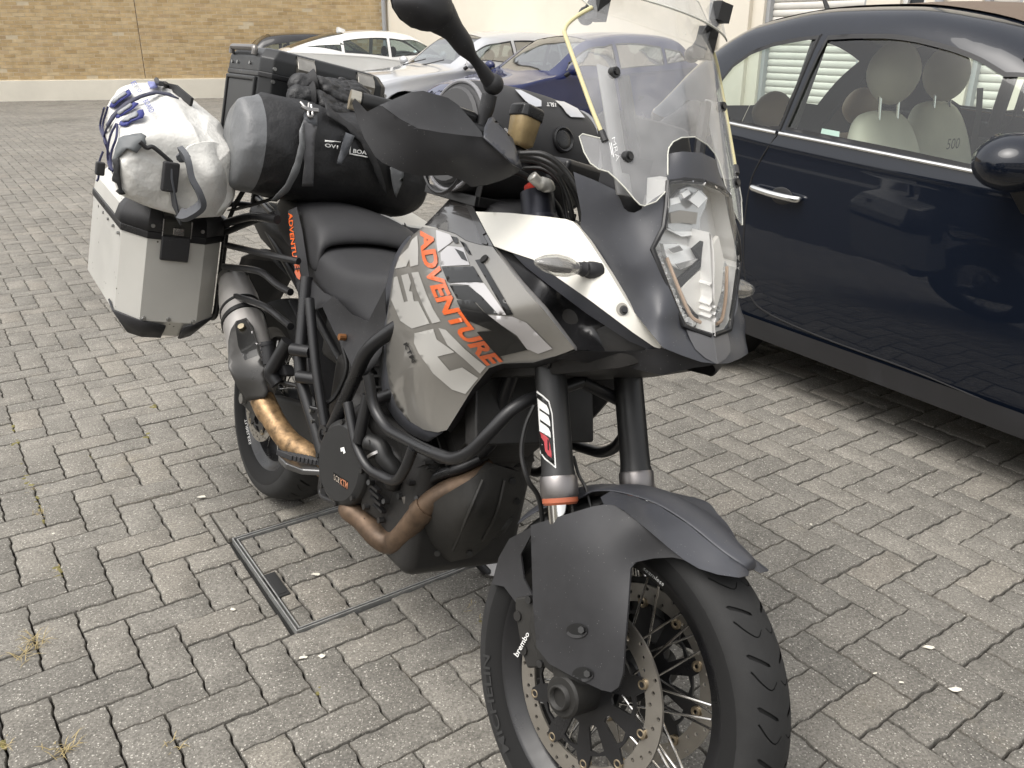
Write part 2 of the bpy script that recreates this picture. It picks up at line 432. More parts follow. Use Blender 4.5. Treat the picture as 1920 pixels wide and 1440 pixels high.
def inset(poly, d):
    n = len(poly); out = []
    for i in range(n):
        a, b, c = poly[i - 1], poly[i], poly[(i + 1) % n]
        e1 = (b - a).normalized(); e2 = (c - b).normalized()
        n1 = V((-e1.y, e1.x)); n2 = V((-e2.y, e2.x)); m = (n1 + n2)
        if m.length < 1e-6: out.append(b + n1 * d); continue
        m.normalize(); out.append(b + m * (d / max(.75, m.dot(n1))))
    return out
def block(poly, gap=.0024, ch=.0042, h=.03):
    """prism with chamfered rim, top at z=0; poly counter-clockwise (u right, v flipped by the caller)"""
    r0 = inset(poly, gap); r1 = inset(poly, gap + .0012); r2 = inset(poly, gap + ch)
    rings = [[(*p, -h) for p in r0], [(*p, -.0042) for p in r0], [(*p, -.0016) for p in r1], [(*p, 0) for p in r2]]
    g = loft(rings, True, False); n = len(poly)
    return g[0], g[1] + [tuple(3 * n + i for i in range(n))]
def plain_block(nu, nv):
    P = [V((0, 0)), V((nu * .1, 0)), V((nu * .1, nv * .1)), V((0, nv * .1))]
    r0 = inset(P, .003); r2 = inset(P, .008)
    g = loft([[(*p, -.02) for p in r0], [(*p, -.004) for p in r0], [(*p, 0) for p in r2]], True, False)
    return g[0], g[1] + [(8, 9, 10, 11)]
# local block frame: x along u, y along -v (so that it is right-handed); v grows toward the camera
HB = block(outline(2, 1)); VB = block(outline(1, 2))
HP = plain_block(2, 1); VP = plain_block(1, 2)
ROT = Matrix.Rotation(YAW, 4, 'Z')
# access cover rectangle in lattice units
cu0, cv0 = unlat(-.825, 2.171); cu1, cv1 = unlat(-.536, 1.745)
COV = (cu0, cu0 + 6.35, cv0, cv1)      # u0,u1,v0,v1
def clip(poly, f):
    out = []
    for i in range(len(poly)):
        a, b = poly[i], poly[(i + 1) % len(poly)]; fa, fb = f(a), f(b)
        if fa >= 0: out.append(a)
        if (fa >= 0) != (fb >= 0): out.append(a.lerp(b, fa / (fa - fb)))
    return out
def area(p): return .5 * sum(p[i].x * p[(i + 1) % len(p)].y - p[(i + 1) % len(p)].x * p[i].y for i in range(len(p)))
def clean(p):
    out = []
    for q in p:
        if not out or (q - out[-1]).length > 1e-4: out.append(q)
    if len(out) > 1 and (out[0] - out[-1]).length < 1e-4: out.pop()
    return out
bricks = []
for u in range(-240, 240):
    for v in range(-260, 60):
        k = (u - v) % 4
        if k not in (0, 3): continue
        c = lat(u + 1, v + .5) if k == 0 else lat(u + .5, v + 1)
        if c.y < .75 or c.y > 23: continue
        zc = c.y * math.cos(PITCH) + CAM_H * math.sin(PITCH)
        if abs(c.x) > .60 * zc + .9 or not in_yard(c, .1): continue
        bricks.append((c.length, u, v, k, c, zc))
bricks.sort(key=lambda q: q[0])
near_v, far_v = [], []
gN, gF, cut_in, cut_out = [], [], [], []
hm = mesh('paver', HB, True, 30); hm.materials.append(M_PAVER); vm = mesh('paver', VB, True, 30); vm.materials.append(M_PAVER)
count = 0
def seen(c, zc):
    x = 960 + F_PX * c.x / zc; yc = CAM_H * math.cos(PITCH) - c.y * math.sin(PITCH); y = 720 + F_PX * yc / zc
    if not (-30 < x < 1950 and y < 1470): return False
    if 900 < x < 1400 and y > 900: return y < 1440 and (x < 935 or x > 1330 or y > 1150)
    return True
for dist, u, v, k, c, zc in bricks:
    nu, nv = (2, 1) if k == 0 else (1, 2)
    o3 = lat(u, v + nv)        # local origin: low-v corner is far; y grows away from the camera
    Mx = Matrix.Translation(o3) @ ROT
    # overlaps the access cover?
    if u < COV[1] and u + nu > COV[0] and v < COV[3] and v + nv > COV[2]:
        poly = [V((p.x, p.y)) for p in outline(nu, nv)]
        # express in lattice units
        lp = [V((u + p.x / .1, v + nv - p.y / .1)) for p in poly]
        b_ = .16
        inn = lp
        for f in (lambda q: q.x - (COV[0] + b_), lambda q: COV[1] - b_ - q.x, lambda q: q.y - (COV[2] + b_), lambda q: COV[3] - b_ - q.y): inn = clip(inn, f) if inn else inn
        cut_in.append(inn)
        rem = lp
        for f in (lambda q: COV[0] - .1 - q.x, lambda q: q.x - COV[1] - .1, lambda q: COV[2] - .1 - q.y, lambda q: q.y - COV[3] - .1):
            o_ = clip(rem, f)
            if o_: cut_out.append(o_)
            rem = clip(rem, lambda q, f=f: -f(q))
            if not rem: break
        continue
    jz = rnd.gauss(0, .0011); tx, ty = rnd.gauss(0, .004), rnd.gauss(0, .004)
    J = Matrix.Translation((0, 0, jz - .002)) @ Matrix.Rotation(rnd.gauss(0, .006), 4, 'Z') @ Matrix.Rotation(tx, 4, 'X') @ Matrix.Rotation(ty, 4, 'Y')
    ctr = Matrix.Translation((nu * .05, nv * .05, 0)); Mx = Mx @ ctr @ J @ ctr.inverted()
    if count < 268 and seen(c, zc):
        o = bpy.data.objects.new('paver', hm if k == 0 else vm); col.objects.link(o); o.parent = bed; o.matrix_basis = Mx; count += 1
    elif dist < 9:
        near_v.append(xf(HB if k == 0 else VB, Mx))
    else:
        far_v.append(xf(HP if k == 0 else VP, Mx))
o = obj('paver_field', join(*near_v), M_PAVER, bed, True, 30, fix=False); o['kind'] = 'stuff'
o = obj('far_paver_field', join(*far_v), M_PAVER, bed, True, 30, fix=False); o['kind'] = 'stuff'
def thin_out(P, d=.006):
    out = []
    for q in P:
        if not out or (q - out[-1]).length > d: out.append(q)
    if len(out) > 2 and (out[0] - out[-1]).length < d: out.pop()
    return out
def hull_ok(P): return all(True for _ in P)
def cut_piece(lp, dz):
    P = thin_out([V((q.x * .1, -q.y * .1)) for q in lp])
    if len(P) < 3: return None
    if area(P) < 0: P.reverse()
    if area(P) < 9e-4: return None
    xs = [p.x for p in P]; ys = [p.y for p in P]
    if min(max(xs) - min(xs), max(ys) - min(ys)) < .018: return None
    g = block(P, .003, .004)
    return [lat(0, 0) + UDIR * p[0] - VDIR * p[1] + V((0, 0, p[2] + dz)) for p in g[0]], g[1]
for lp in cut_out:
    g = cut_piece(lp, -.002 + rnd.gauss(0, .001))
    if g: obj('cut_paver', g, M_PAVER, bed, True, 30)
# ------------------------------------------------------------------ recessed access cover
M_GALV = mat('galvanised_strip', (.34, .34, .33), .42, .4, var=(40, .25), rvar=(30, .15))
M_DARK = mat('dark_gap', (.012, .012, .011), .8)
cc = lat((COV[0] + COV[1]) / 2, (COV[2] + COV[3]) / 2)
cover = thing('access_cover', 'recessed access cover set in the paving, thin metal rim filled with cut blocks', 'manhole cover', Matrix.Translation(cc) @ ROT)
cw, cl = (COV[1] - COV[0]) * .1, (COV[3] - COV[2]) * .1
def rect_ring(w_, l_, t, z0, z1):
    gs = [box((0, -l_ / 2 + t / 2, (z0 + z1) / 2), (w_, t, z1 - z0)), box((0, l_ / 2 - t / 2, (z0 + z1) / 2), (w_, t, z1 - z0)),
          box((-w_ / 2 + t / 2, 0, (z0 + z1) / 2), (t, l_ - 2 * t, z1 - z0)), box((w_ / 2 - t / 2, 0, (z0 + z1) / 2), (t, l_ - 2 * t, z1 - z0))]
    return join(*gs)
obj('frame', rect_ring(cw, cl, .0035, -.05, .002), M_GALV, cover, False)
obj('tray_rim', rect_ring(cw - .020, cl - .020, .0035, -.05, .001), M_GALV, cover, False)
obj('tray', box((0, 0, -.019), (cw + .03, cl + .03, .002)), M_DARK, cover, False)
for lp in cut_in:
    if not lp: continue
    g = cut_piece(lp, -.003 + rnd.gauss(0, .0008))
    if g:
        inv = (Matrix.Translation(cc) @ ROT).inverted(); obj('cut_block', xf(g, inv), M_PAVER, cover, True, 30)
kp = (Matrix.Translation(cc) @ ROT).inverted() @ wground(513, 1097)
obj('lifting_slot', join(box((-cw / 2 + .028, kp.y, -.004), (.036, .12, .009)), box((-cw / 2 + .028, kp.y, .0008), (.022, .10, .003))), mat('slot_plate', (.05, .05, .05), .5, .6), cover, False, bevel=.001)
# ------------------------------------------------------------------ brick building
M_BRICK = bpy.data.materials.new('stock_brick'); M_BRICK.use_nodes = True
t = M_BRICK.node_tree; N = t.nodes; b = N['Principled BSDF']; b.inputs['Roughness'].default_value = .9; b.inputs['Specular IOR Level'].default_value = .2
geo = N.new('ShaderNodeNewGeometry'); oi = N.new('ShaderNodeObjectInfo'); ad = N.new('ShaderNodeMath'); ad.operation = 'ADD'; fr = N.new('ShaderNodeMath'); fr.operation = 'FRACT'
t.links.new(geo.outputs['Random Per Island'], ad.inputs[0]); t.links.new(oi.outputs['Random'], ad.inputs[1]); t.links.new(ad.outputs[0], fr.inputs[0])
cr = N.new('ShaderNodeValToRGB'); e = cr.color_ramp.elements; e[0].color = (.42, .30, .155, 1); e[1].color = (.62, .49, .30, 1); e[1].position = 1
for p_, c_ in ((.12, (.48, .35, .19)), (.5, (.53, .395, .22)), (.85, (.57, .44, .26)), (.93, (.45, .325, .19))): q = e.new(p_); q.color = (*c_, 1)
t.links.new(fr.outputs[0], cr.inputs[0]); n = N.new('ShaderNodeTexNoise'); n.inputs['Scale'].default_value = 7; n.inputs['Detail'].default_value = 6; t.links.new(geo.outputs['Position'], n.inputs['Vector'])
mr = N.new('ShaderNodeMapRange'); mr.inputs[1].default_value = .3; mr.inputs[2].default_value = .7; mr.inputs[3].default_value = .85; mr.inputs[4].default_value = 1.15; t.links.new(n.outputs['Fac'], mr.inputs[0])
mu = N.new('ShaderNodeMixRGB'); mu.blend_type = 'MULTIPLY'; mu.inputs[0].default_value = 1; t.links.new(cr.outputs[0], mu.inputs[1]); t.links.new(mr.outputs[0], mu.inputs[2]); t.links.new(mu.outputs[0], b.inputs['Base Color'])
M_MORTAR = mat('mortar', (.60, .51, .36), .95, var=(6, .15))
M_RENDER = mat('cream_render', (.72, .67, .57), .85, var=(1.2, .05), bump=(120, .25, .003))
M_PLINTH = mat('painted_plinth', (.78, .74, .64), .8, var=(1.5, .08), bump=(50, .3, .004))
M_PIPE = mat('grey_pipe', (.36, .37, .38), .5)
BLEN = (CORNER - BW0).length
bb = thing('brick_building', 'low yellow stock brick building with a pale painted plinth', 'building', Matrix.Translation(BW0) @ Matrix(((BWD.x, -BWN.x, 0, 0), (BWD.y, -BWN.y, 0, 0), (0, 0, 1, 0), (0, 0, 0, 1))))
# local: x along the wall, y into the building, z up
obj('wall', box((BLEN / 2, .2, 1.85), (BLEN, .4, 3.7)), M_MORTAR, bb, False)
obj('plinth', box((BLEN / 2, -.02, .205), (BLEN, .06, .44)), M_PLINTH, bb, False, bevel=.006)
brick_me = mesh('brick', box((0, 0, 0), (.213, .024, .063)), False); brick_me.materials.append(M_BRICK)
rest = []; nb = 0; JX = (wground(278, 186) - BW0).dot(BWD)
invb = bb.matrix_basis.inverted()
for r_ in range(0, 43):
    z = .45 + .0325 + r_ * .075
    for i_ in range(-1, int(BLEN / .225) + 1):
        x = i_ * .225 + (.1125 if r_ % 2 else 0) + .11
        if x < .11 or x > BLEN - .11: continue
        if abs(x - JX) < .1125: continue
        dz = rnd.gauss(0, .0015)
        if z < 2.35 and x > BLEN - 12.3 and nb < 290 and (x - BLEN + 12.3) % 2.45 < .9:
            o = bpy.data.objects.new('brick', brick_me); col.objects.link(o); o.parent = bb; o.location = (x, .0085 + rnd.gauss(0, .0015), z + dz); nb += 1
        else: rest.append(box((x, .0085 + rnd.gauss(0, .0015), z + dz), (.213, .024, .063)))
for r_ in range(0, 43, 1):
    z = .45 + .0325 + r_ * .075; x0 = [i_ * .225 + (.1125 if r_ % 2 else 0) + .11 for i_ in range(-1, int(BLEN / .225) + 1)]
    xs = [x for x in x0 if abs(x - JX) < .1125]
    for x in xs:
        a, c = x - .1065, x + .1065
        if JX - .008 - a > .02: rest.append(box(((a + JX - .008) / 2, .0085, z), (JX - .008 - a, .024, .063)))
        if c - JX - .008 > .02: rest.append(box(((c + JX + .008) / 2, .0085, z), (c - JX - .008, .024, .063)))
o = obj('brickwork', join(*rest), M_BRICK, bb, False, fix=False); o['kind'] = 'stuff'
obj('movement_joint', box((JX, -.002, 2.07), (.012, .006, 3.22)), mat('sealant', (.10, .055, .03), .7), bb, False)
obj('coping', box((BLEN / 2, .2, 3.74), (BLEN, .5, .08)), M_PIPE, bb, False)
# ------------------------------------------------------------------ cream rendered building
CLEN = 24.0
cb = thing('cream_building', 'cream rendered building with roller shutter doors behind the parked cars', 'building', Matrix.Translation(CORNER) @ Matrix(((CWD.x, -CWN.x, 0, 0), (CWD.y, -CWN.y, 0, 0), (0, 0, 1, 0), (0, 0, 0, 1))))
icb = cb.matrix_basis.inverted()
def cwx(px, py=20):
    """distance along the cream wall under picture column px"""
    o, d = wray(px, py); tt = (CORNER - o).dot(CWN) / d.dot(CWN); return (icb @ (o + d * tt)).x
sh0, sh1 = cwx(1432), cwx(1622)
w0, w1 = cwx(1685), cwx(1733); g0, g1 = cwx(1838), cwx(1915)
XS = sorted([0, sh0, sh1, w0, w1, g0, g1, CLEN])
gs = []
for a, c, z0, z1 in ((.02, sh0, 0, 6.8), (sh0, sh1, 3.0, 6.8), (sh1, w0, 0, 6.8), (w0, w1, 0, .95), (w0, w1, 2.6, 6.8), (w1, g0, 0, 6.8), (g0, g1, 2.4, 6.8), (g1, CLEN, 0, 6.8)):
    gs.append(box(((a + c) / 2, 1.0, (z0 + z1) / 2), (c - a, 2.0, z1 - z0)))
obj('wall', join(*gs), M_RENDER, cb, False)
def shutter(x0, x1, h, name='roller_shutter'):
    M_SH = mat('shutter_steel', (.66, .64, .59), .55, .05, var=(3, .05))
    s = obj(name, box(((x0 + x1) / 2, .16, h / 2), (x1 - x0, .02, h)), M_SH, cb, False)
    n = int(h / .09); sm = mesh('slat', tube([(x0 + .01, 0, 0), (x1 - .01, 0, 0)], .04, 8), True, 60); sm.materials.append(M_SH)
    for i in range(n):
        q = bpy.data.objects.new('slat', sm); col.objects.link(q); q.parent = s; q.location = (0, .145, .045 + i * .09); q.scale = (1, .5, 1.1)
    obj('guide_rail', box((x0 + .03, .1, h / 2), (.06, .1, h)), M_PIPE, s, False); obj('guide_rail', box((x1 - .03, .1, h / 2), (.06, .1, h)), M_PIPE, s, False)
shutter(sh0, sh1, 3.0); shutter(g0, g1, 2.4)
wd = obj('window', box(((w0 + w1) / 2, .12, 1.775), (w1 - w0, .02, 1.65)), mat('dark_pane', (.03, .035, .04), .08), cb, False)
obj('frame', join(box((w0 + .03, .09, 1.775), (.06, .06, 1.65)), box((w1 - .03, .09, 1.775), (.06, .06, 1.65)), box(((w0 + w1) / 2, .09, 1.0), (w1 - w0, .06, .08)), box(((w0 + w1) / 2, .09, 1.9), (w1 - w0 - .12, .05, .05))), mat('white_frame', (.7, .7, .68), .4), wd, False)
obj('sill', box(((w0 + w1) / 2, -.04, .93), (w1 - w0 + .1, .14, .05)), M_PLINTH, wd, False)
def pipe(x, r, name='downpipe', y=-.08):
    g = [tube([(x, y, .05), (x, y, 6.7)], r, 12)]
    for z in (.6, 2.2, 3.8, 5.4): g.append(box((x, y + .03, z), (r * 3, .06, .04)))
    obj(name, join(*g), M_PIPE, cb)
pipe(.12, .055); pipe(cwx(1345), .06); pipe(cwx(1766), .05)
obj('pier', box((cwx(1385), -.03, 3.4), (.5, .08, 6.8)), M_RENDER, cb, False, bevel=.01)
obj('parapet', box((CLEN / 2, .9, 6.95), (CLEN + .3, 2.3, .3)), M_PIPE, cb, False)

# ------------------------------------------------------------------ building across the yard, seen only as reflections
fb = thing('facing_building', 'long pale building across the yard with a row of dark windows', 'building', Matrix.Translation((-4, -15, 0)) @ Matrix.Rotation(R(-12), 4, 'Z'))
obj('wall', box((0, -2, 3.2), (46, 4, 6.4)), M_RENDER, fb, False)
obj('roof', loft([[(-23.4, -4.4, 6.4), (-23.4, .4, 6.4), (-23.4, -2, 8.2)], [(23.4, -4.4, 6.4), (23.4, .4, 6.4), (23.4, -2, 8.2)]]), mat('slate_roof', (.06, .06, .065), .7), fb, False)
for i in range(11):
    for z in (1.7, 4.6):
        wn = obj('window', box((-20 + i * 4, .01, z), (1.7, .04, 1.4)), mat('dark_pane', (.03, .035, .04), .08), fb, False)
        obj('frame', join(*[box((-20 + i * 4 + dx, .04, z), (.07, .05, 1.5)) for dx in (-.85, 0, .85)], box((-20 + i * 4, .04, z - .75), (1.8, .1, .08))), mat('white_frame', (.7, .7, .68), .4), wn, False)
# ================================================================== CARS
M_TYRE = mat('tyre_rubber', (.018, .018, .018), .78, var=(20, .25), bump=(300, .2, .001))
M_BLACKP = mat('black_plastic', (.016, .016, .017), .55, var=(30, .15), bump=(700, .15, .0006))
M_CHROME = mat('chrome', (.75, .75, .74), .07, 1.0)
M_ALLOY = mat('alloy_wheel', (.45, .46, .47), .3, .9)
M_CARGLASS = glass('car_glass', (.90, .965, .93), 1.5)
M_CARGLASS2 = glass('far_car_glass', (.62, .70, .70), 1.5)
M_GAPSHADE = mat('gap_shadow', (.006, .006, .007), .7)  # near-black line colour painted as the shade inside the door gaps
M_LAMPCLEAR = mat('lamp_lens', (.62, .64, .66), .12, .55, coat=1)
def paint(name, c, metal=.0, rough=.3, flake=.0): return mat(name, c, .5, metal, spec=.08, coat=1, coat_rough=.02)

class Shell:
    """half car skin F(x, t): x along the car, t 0..6 from sill over the side and the window line to the roof centre"""
    def __init__(s, T):
        s.T = {k: pchip([p[0] for p in v], [p[1] for p in v]) for k, v in T.items()}
        s.x0, s.x1 = T['zt'][0][0], T['zt'][-1][0]
    def ctrl(s, x):
        f = s.T; W = f['w'](x); zt = f['zt'](x); zb = f['zb'](x); zw = min(f['belt'](x), zt - .02); zr = min(f['rail'](x), zt - .008)
        zr = max(zr, zw + .004); wr = f['wr'](x) * W; zm = min(f['zm'](x), zw - .12)
        wb = f['wbelt'](x) * W
        return [(W * .955, zb), (W * .992, zb + (zm - zb) * .55), (W, zm), (W * .992 * .5 + wb * .5, zw - .09), (wb, zw), (wr, zr), (wr * .52, zt - (zt - zr) * .16), (0, zt)]
    def F(s, x, t):
        c = s.ctrl(x); t = min(max(t, 0), 6.999); i = int(t); u = t - i; n = len(c)
        p0 = c[max(i - 1, 0)]; p1 = c[i]; p2 = c[min(i + 1, n - 1)]; p3 = c[i + 2] if i + 2 < n else (-c[-2][0], c[-2][1])
        r = []
        for k in (0, 1):
            r.append(.5 * (2 * p1[k] + (p2[k] - p0[k]) * u + (2 * p0[k] - 5 * p1[k] + 4 * p2[k] - p3[k]) * u * u + (3 * p1[k] - p0[k] - 3 * p2[k] + p3[k]) * u ** 3))
        return V((x, -r[0], r[1]))
    def t_of_z(s, x, z, lo=0.0, hi=5.3):
        a, b = lo, hi
        for _ in range(30):
            m = (a + b) / 2
            if s.F(x, m).z < z: a = m
            else: b = m
        return (a + b) / 2
    def side(s, pts): return [(x, s.t_of_z(x, z) * .25) for x, z in pts]
    def part(s, poly, holes=(), d=.06, off=0.0, both=True, near=True):
        vs, fs = region(poly, holes, d); out = []; nn = []; e = .004
        for p in vs:
            t_ = min(max(p.y / .25, e), 6.99); q = s.F(p.x, p.y / .25); x_ = min(max(p.x, s.x0 + e), s.x1 - e)
            a = s.F(x_ + e, t_) - s.F(x_ - e, t_); b = s.F(x_, t_ + e) - s.F(x_, t_ - e); n = a.cross(b)
            n = n.normalized() if n.length > 1e-12 else V((0, 0, 1))
            if n.dot(V((0, q.y, q.z - .75))) < 0: n = -n
            out.append(q + n * off); nn.append(n)
        fo = []
        for f in fs:
            fn = (out[f[1]] - out[f[0]]).cross(out[f[2]] - out[f[0]]); fo.append(f if fn.dot(nn[f[0]]) > 0 else tuple(reversed(f)))
        g = (out, fo); m_ = mirror_y(g); nm = [V((n.x, -n.y, n.z)) for n in nn]
        s.nrm = nn + nm if both else (nn if near else nm)
        return join(g, m_) if both else (g if near else m_)
    def add(s, name, m, parent, *a, **k):
        g = s.part(*a, **k); return obj(name, g, m, parent, True, 179, fix=False, normals=s.nrm)
def arc(cx, cz, r, a0, a1, n=14): return [(cx + r * math.cos(a0 + (a1 - a0) * i / n), cz + r * math.sin(a0 + (a1 - a0) * i / n)) for i in range(n + 1)]
def car_wheel(root, x, y, r, wd, rim=M_ALLOY, name='wheel'):
    sgn = -1 if y < 0 else 1
    w_ = obj(name, lathe([(-wd / 2, r * .66), (-wd / 2, r * .9), (-wd * .42, r * .985), (-wd * .2, r), (wd * .2, r), (wd * .42, r * .985), (wd / 2, r * .9), (wd / 2, r * .66)], (x, y, r), (0, 1, 0), 40), M_TYRE, root)
    g = [lathe([(sgn * wd * .47, r * .66), (sgn * wd * .40, r * .60), (-sgn * wd * .1, r * .58)], (x, y, r), (0, 1, 0), 40), cyl((x, y + sgn * wd * .1, r), (x, y + sgn * wd * .38, r), r * .15, r * .13, 16)]
    for i in range(5):
        a = 2 * PI * i / 5; e = V((math.cos(a), 0, math.sin(a))); c = V((x, y + sgn * wd * .34, r))
        g.append(tube([c + e * r * .1, c + e * r * .62], 0, flat=(r * .2, wd * .12, (0, 1, 0))))
    obj('rim', join(*g), rim, w_)
    return w_
def basic_car(root, S, M, p, d=.07, glassm=None, holes_extra=(), wheels=True):
    """body shell with wheel arches, glazing and wheels; p holds the window polygons in (x, z)"""
    gm = glassm or M_CARGLASS2
    x0, x1 = S.x0, S.x1
    bot = [(x0, 0)]
    for ax in p['axles']:
        a = [(x, z) for x, z in arc(ax, p['r'], p['r'] + .055, PI, 0)]
        bot += [(x, S.t_of_z(x, max(z, S.T['zb'](x))) * .25) for x, z in a]
    bot += [(x1, 0)]
    top = [(x1, 1.749)]
    top += [(p['ws'][0], 1.749), (p['ws'][1], p['ws'][2] * .25), (p['ws'][3], p['ws'][4] * .25), (p['ws'][5], 1.749)]
    top += [(p['rg'][0], 1.749), (p['rg'][1], p['rg'][2] * .25), (p['rg'][3], p['rg'][4] * .25), (p['rg'][5], 1.749)]
    top += [(x0, 1.749)]
    wins = [S.side(q) for q in p['windows']]
    allw = [S.side(q) for q in p.get('openings', p['windows'])]
    body = S.add('body', M, root, bot + top, allw, d)
    S.add('windscreen', gm, root, [(p['ws'][0], 1.749), (p['ws'][1], p['ws'][2] * .25), (p['ws'][3], p['ws'][4] * .25), (p['ws'][5], 1.749)], (), d, -.004)
    S.add('rear_screen', gm, root, [(p['rg'][0], 1.749), (p['rg'][1], p['rg'][2] * .25), (p['rg'][3], p['rg'][4] * .25), (p['rg'][5], 1.749)], (), d, -.004)
    for q in wins:
        for nr in (True, False): S.add('side_window', gm, root, q, (), d, -.005, False, nr)
    # noses: close the two ends
    for x in (x0, x1):
        ring = [S.F(x, t_ * .5) for t_ in range(0, 14)]; ring = ring + [V((q.x, -q.y, q.z)) for q in reversed(ring)]
        obj('end_panel', (ring, [tuple(range(len(ring)))]), M, body, False)
    zb = S.T['zb'](sum(p['axles']) / 2)
    W = S.T['w'](sum(p['axles']) / 2)
    obj('floor_pan', join(box(((x0 + x1) / 2, 0, zb + .02), (x1 - x0 - .3, W * 1.86 - .44, .06)), box((sum(p['axles']) / 2, 0, zb + .03), (p['axles'][1] - p['axles'][0] - 2 * p['r'] - .2, W * 1.86, .05))), M_BLACKP, root, False)
    for ax in p['axles']:
        for sg in (-1, 1):
            obj('wheel_housing', lathe([(0, p['r'] + .06), (-sg * .26, p['r'] + .06), (-sg * .26, .1)], (ax, sg * W * .985, p['r']), (0, 1, 0), 24, 0, 2 * PI), M_BLACKP, root)
            if wheels: car_wheel(root, ax, sg * (W - .1), p['r'], .2)
    return body
def seat(root, x, y, m, hz=1.0, name='seat'):
    s = obj(name, loft([[(x + a, y + b, z) for a, b in ((-.06, -.22), (.05, -.24), (.07, 0), (.05, .24), (-.06, .22), (-.09, 0))] if False else
        [(x + o + a * k, y + b * k2, z) for a, b in ((-.07, -.20), (.05, -.24), (.085, -.12), (.07, 0), (.085, .12), (.05, .24), (-.07, .20), (-.10, 0))] for z, o, k, k2 in ((.40, .10, 1.1, 1.0), (.55, .06, 1.1, 1.02), (.72, .0, 1.05, 1.0), (.88 * hz, -.05, .95, .92), (.99 * hz, -.085, .8, .78), (1.06 * hz, -.10, .45, .5))]), m, root, sub=2, angle=179)
    obj('cushion', loft([[(x + a, y + b * k, z) for a, b in ((-.02, -.23), (.45, -.25), (.52, 0), (.45, .25), (-.02, .23))] for z, k in ((.30, .95), (.42, 1), (.47, .9))]), m, s, sub=2, angle=179)
    return s
def headrest(s_, x, y, z, m, sx=.095, sy=.105, sz=.118):
    g = sphere((x, y, z), 1, 16, 12, (sx, sy, sz))
    g = ([V((v.x, v.y, z + (v.z - z) * (1 - .25 * ((v.y - y) / sy) ** 2))) for v in g[0]], g[1])
    h = obj('headrest', g, m, s_, angle=179)
    obj('headrest_post', join(tube([(x - .005, y - .055, z - .05), (x + .02, y - .055, z - .3)], .007, 8), tube([(x - .005, y + .055, z - .05), (x + .02, y + .055, z - .3)], .007, 8)), M_CHROME, h)
# ------------------------------------------------------------------ the small navy hatchback beside the motorcycle
FH = R(-59); FF = V((math.cos(FH), math.sin(FH), 0)); FN = V((-math.sin(FH), math.cos(FH), 0))
FD = 2.633 + .765; FS = -2.85
FM = Matrix.Translation(FF * FS + FN * FD) @ Matrix.Rotation(FH, 4, 'Z')
navy = paint('navy_paint', (.0036, .0062, .0130), .0, .35)
fiat = thing('navy_hatchback', 'small dark navy hatchback with cream seats and chrome window line beside the motorcycle', 'car', FM)
IFM = FM.inverted()
def fray(px, py):
    o, d = wray(px, py); return IFM @ o, IFM.to_3x3() @ d
def fY(px, py, y):
    o, d = fray(px, py); return o + d * ((y - o.y) / d.y)
TF = dict(zt=[(-.57, .62), (-.54, .86), (-.47, 1.03), (-.32, 1.28), (-.15, 1.40), (.2, 1.468), (.7, 1.495), (1.15, 1.45), (1.35, 1.375), (1.95, 1.02), (2.3, .96), (2.65, .87), (2.85, .76), (2.97, .58)],
          zb=[(-.57, .30), (-.35, .22), (0, .2), (.5, .2), (2.0, .2), (2.6, .2), (2.97, .28)],
          belt=[(-.57, .56), (-.5, .9), (-.4, 1.06), (.18, 1.05), (.44, 1.035), (1.26, .99), (1.95, .955), (2.4, .86), (2.97, .5)],
          rail=[(-.57, .60), (-.47, .99), (-.3, 1.17), (-.1, 1.29), (.15, 1.385), (.5, 1.425), (.8, 1.42), (1.05, 1.385), (1.3, 1.30), (1.6, 1.14), (1.93, .985), (2.3, .925), (2.65, .82), (2.97, .54)],
          zm=[(-.57, .45), (0, .60), (2.3, .58), (2.97, .42)],
          w=[(-.57, .52), (-.53, .60), (-.45, .68), (-.3, .745), (0, .795), (.6, .808), (1.7, .808), (2.2, .795), (2.6, .72), (2.85, .58), (2.97, .42)],
          wbelt=[(-.57, .96), (0, .965), (2, .955), (2.97, .9)],
          wr=[(-.57, .9), (-.3, .84), (0, .83), (.8, .825), (1.3, .82), (1.95, .86), (2.97, .8)])
SF = Shell(TF)
# throw the picture's window outlines onto the skin
xs_ = [SF.x0 + (SF.x1 - SF.x0) * i / 90 for i in range(91)]
gsk = gridsurf([[SF.F(x, t_ * .125) for t_ in range(0, 57)] for x in xs_])
bvF = BVHTree.FromPolygons([tuple(v) for v in gsk[0]], gsk[1])
def onF(px, py):
    o, d = fray(px, py); h = bvF.ray_cast(o, d.normalized()); return h[0]
def onFxz(pts):
    out = []
    for q in pts:
        h = onF(*q)
        if h: out.append((h.x, h.z))
    return out
qwin = onFxz([(1341, 176), (1352, 152), (1376, 122), (1410, 98), (1450, 83), (1496, 74), (1535, 69), (1524, 92), (1500, 150), (1480, 195), (1462, 240), (1440, 241), (1400, 233), (1366, 226), (1350, 208)])
dwin = onFxz([(1553, 70), (1600, 67), (1660, 67), (1720, 74), (1780, 89), (1840, 112), (1885, 139)]) 
dtop = dwin + [(1.33, 1.27), (1.48, 1.19), (1.62, 1.10), (1.72, 1.035), (1.73, .985), (1.6, .982)]
dlow = onFxz([(1828, 314), (1700, 287), (1600, 267), (1520, 251), (1474, 241)])
dwin = dtop + dlow
PF = dict(axles=(0.0, 2.30), r=.285, windows=[qwin, dwin], ws=(1.93, 1.86, 5.5, 1.28, 5.45, 1.24), rg=(-.22, -.25, 5.4, -.45, 5.4, -.46))
FIAT_BODY = basic_car(fiat, SF, navy, PF, .045, M_CARGLASS)
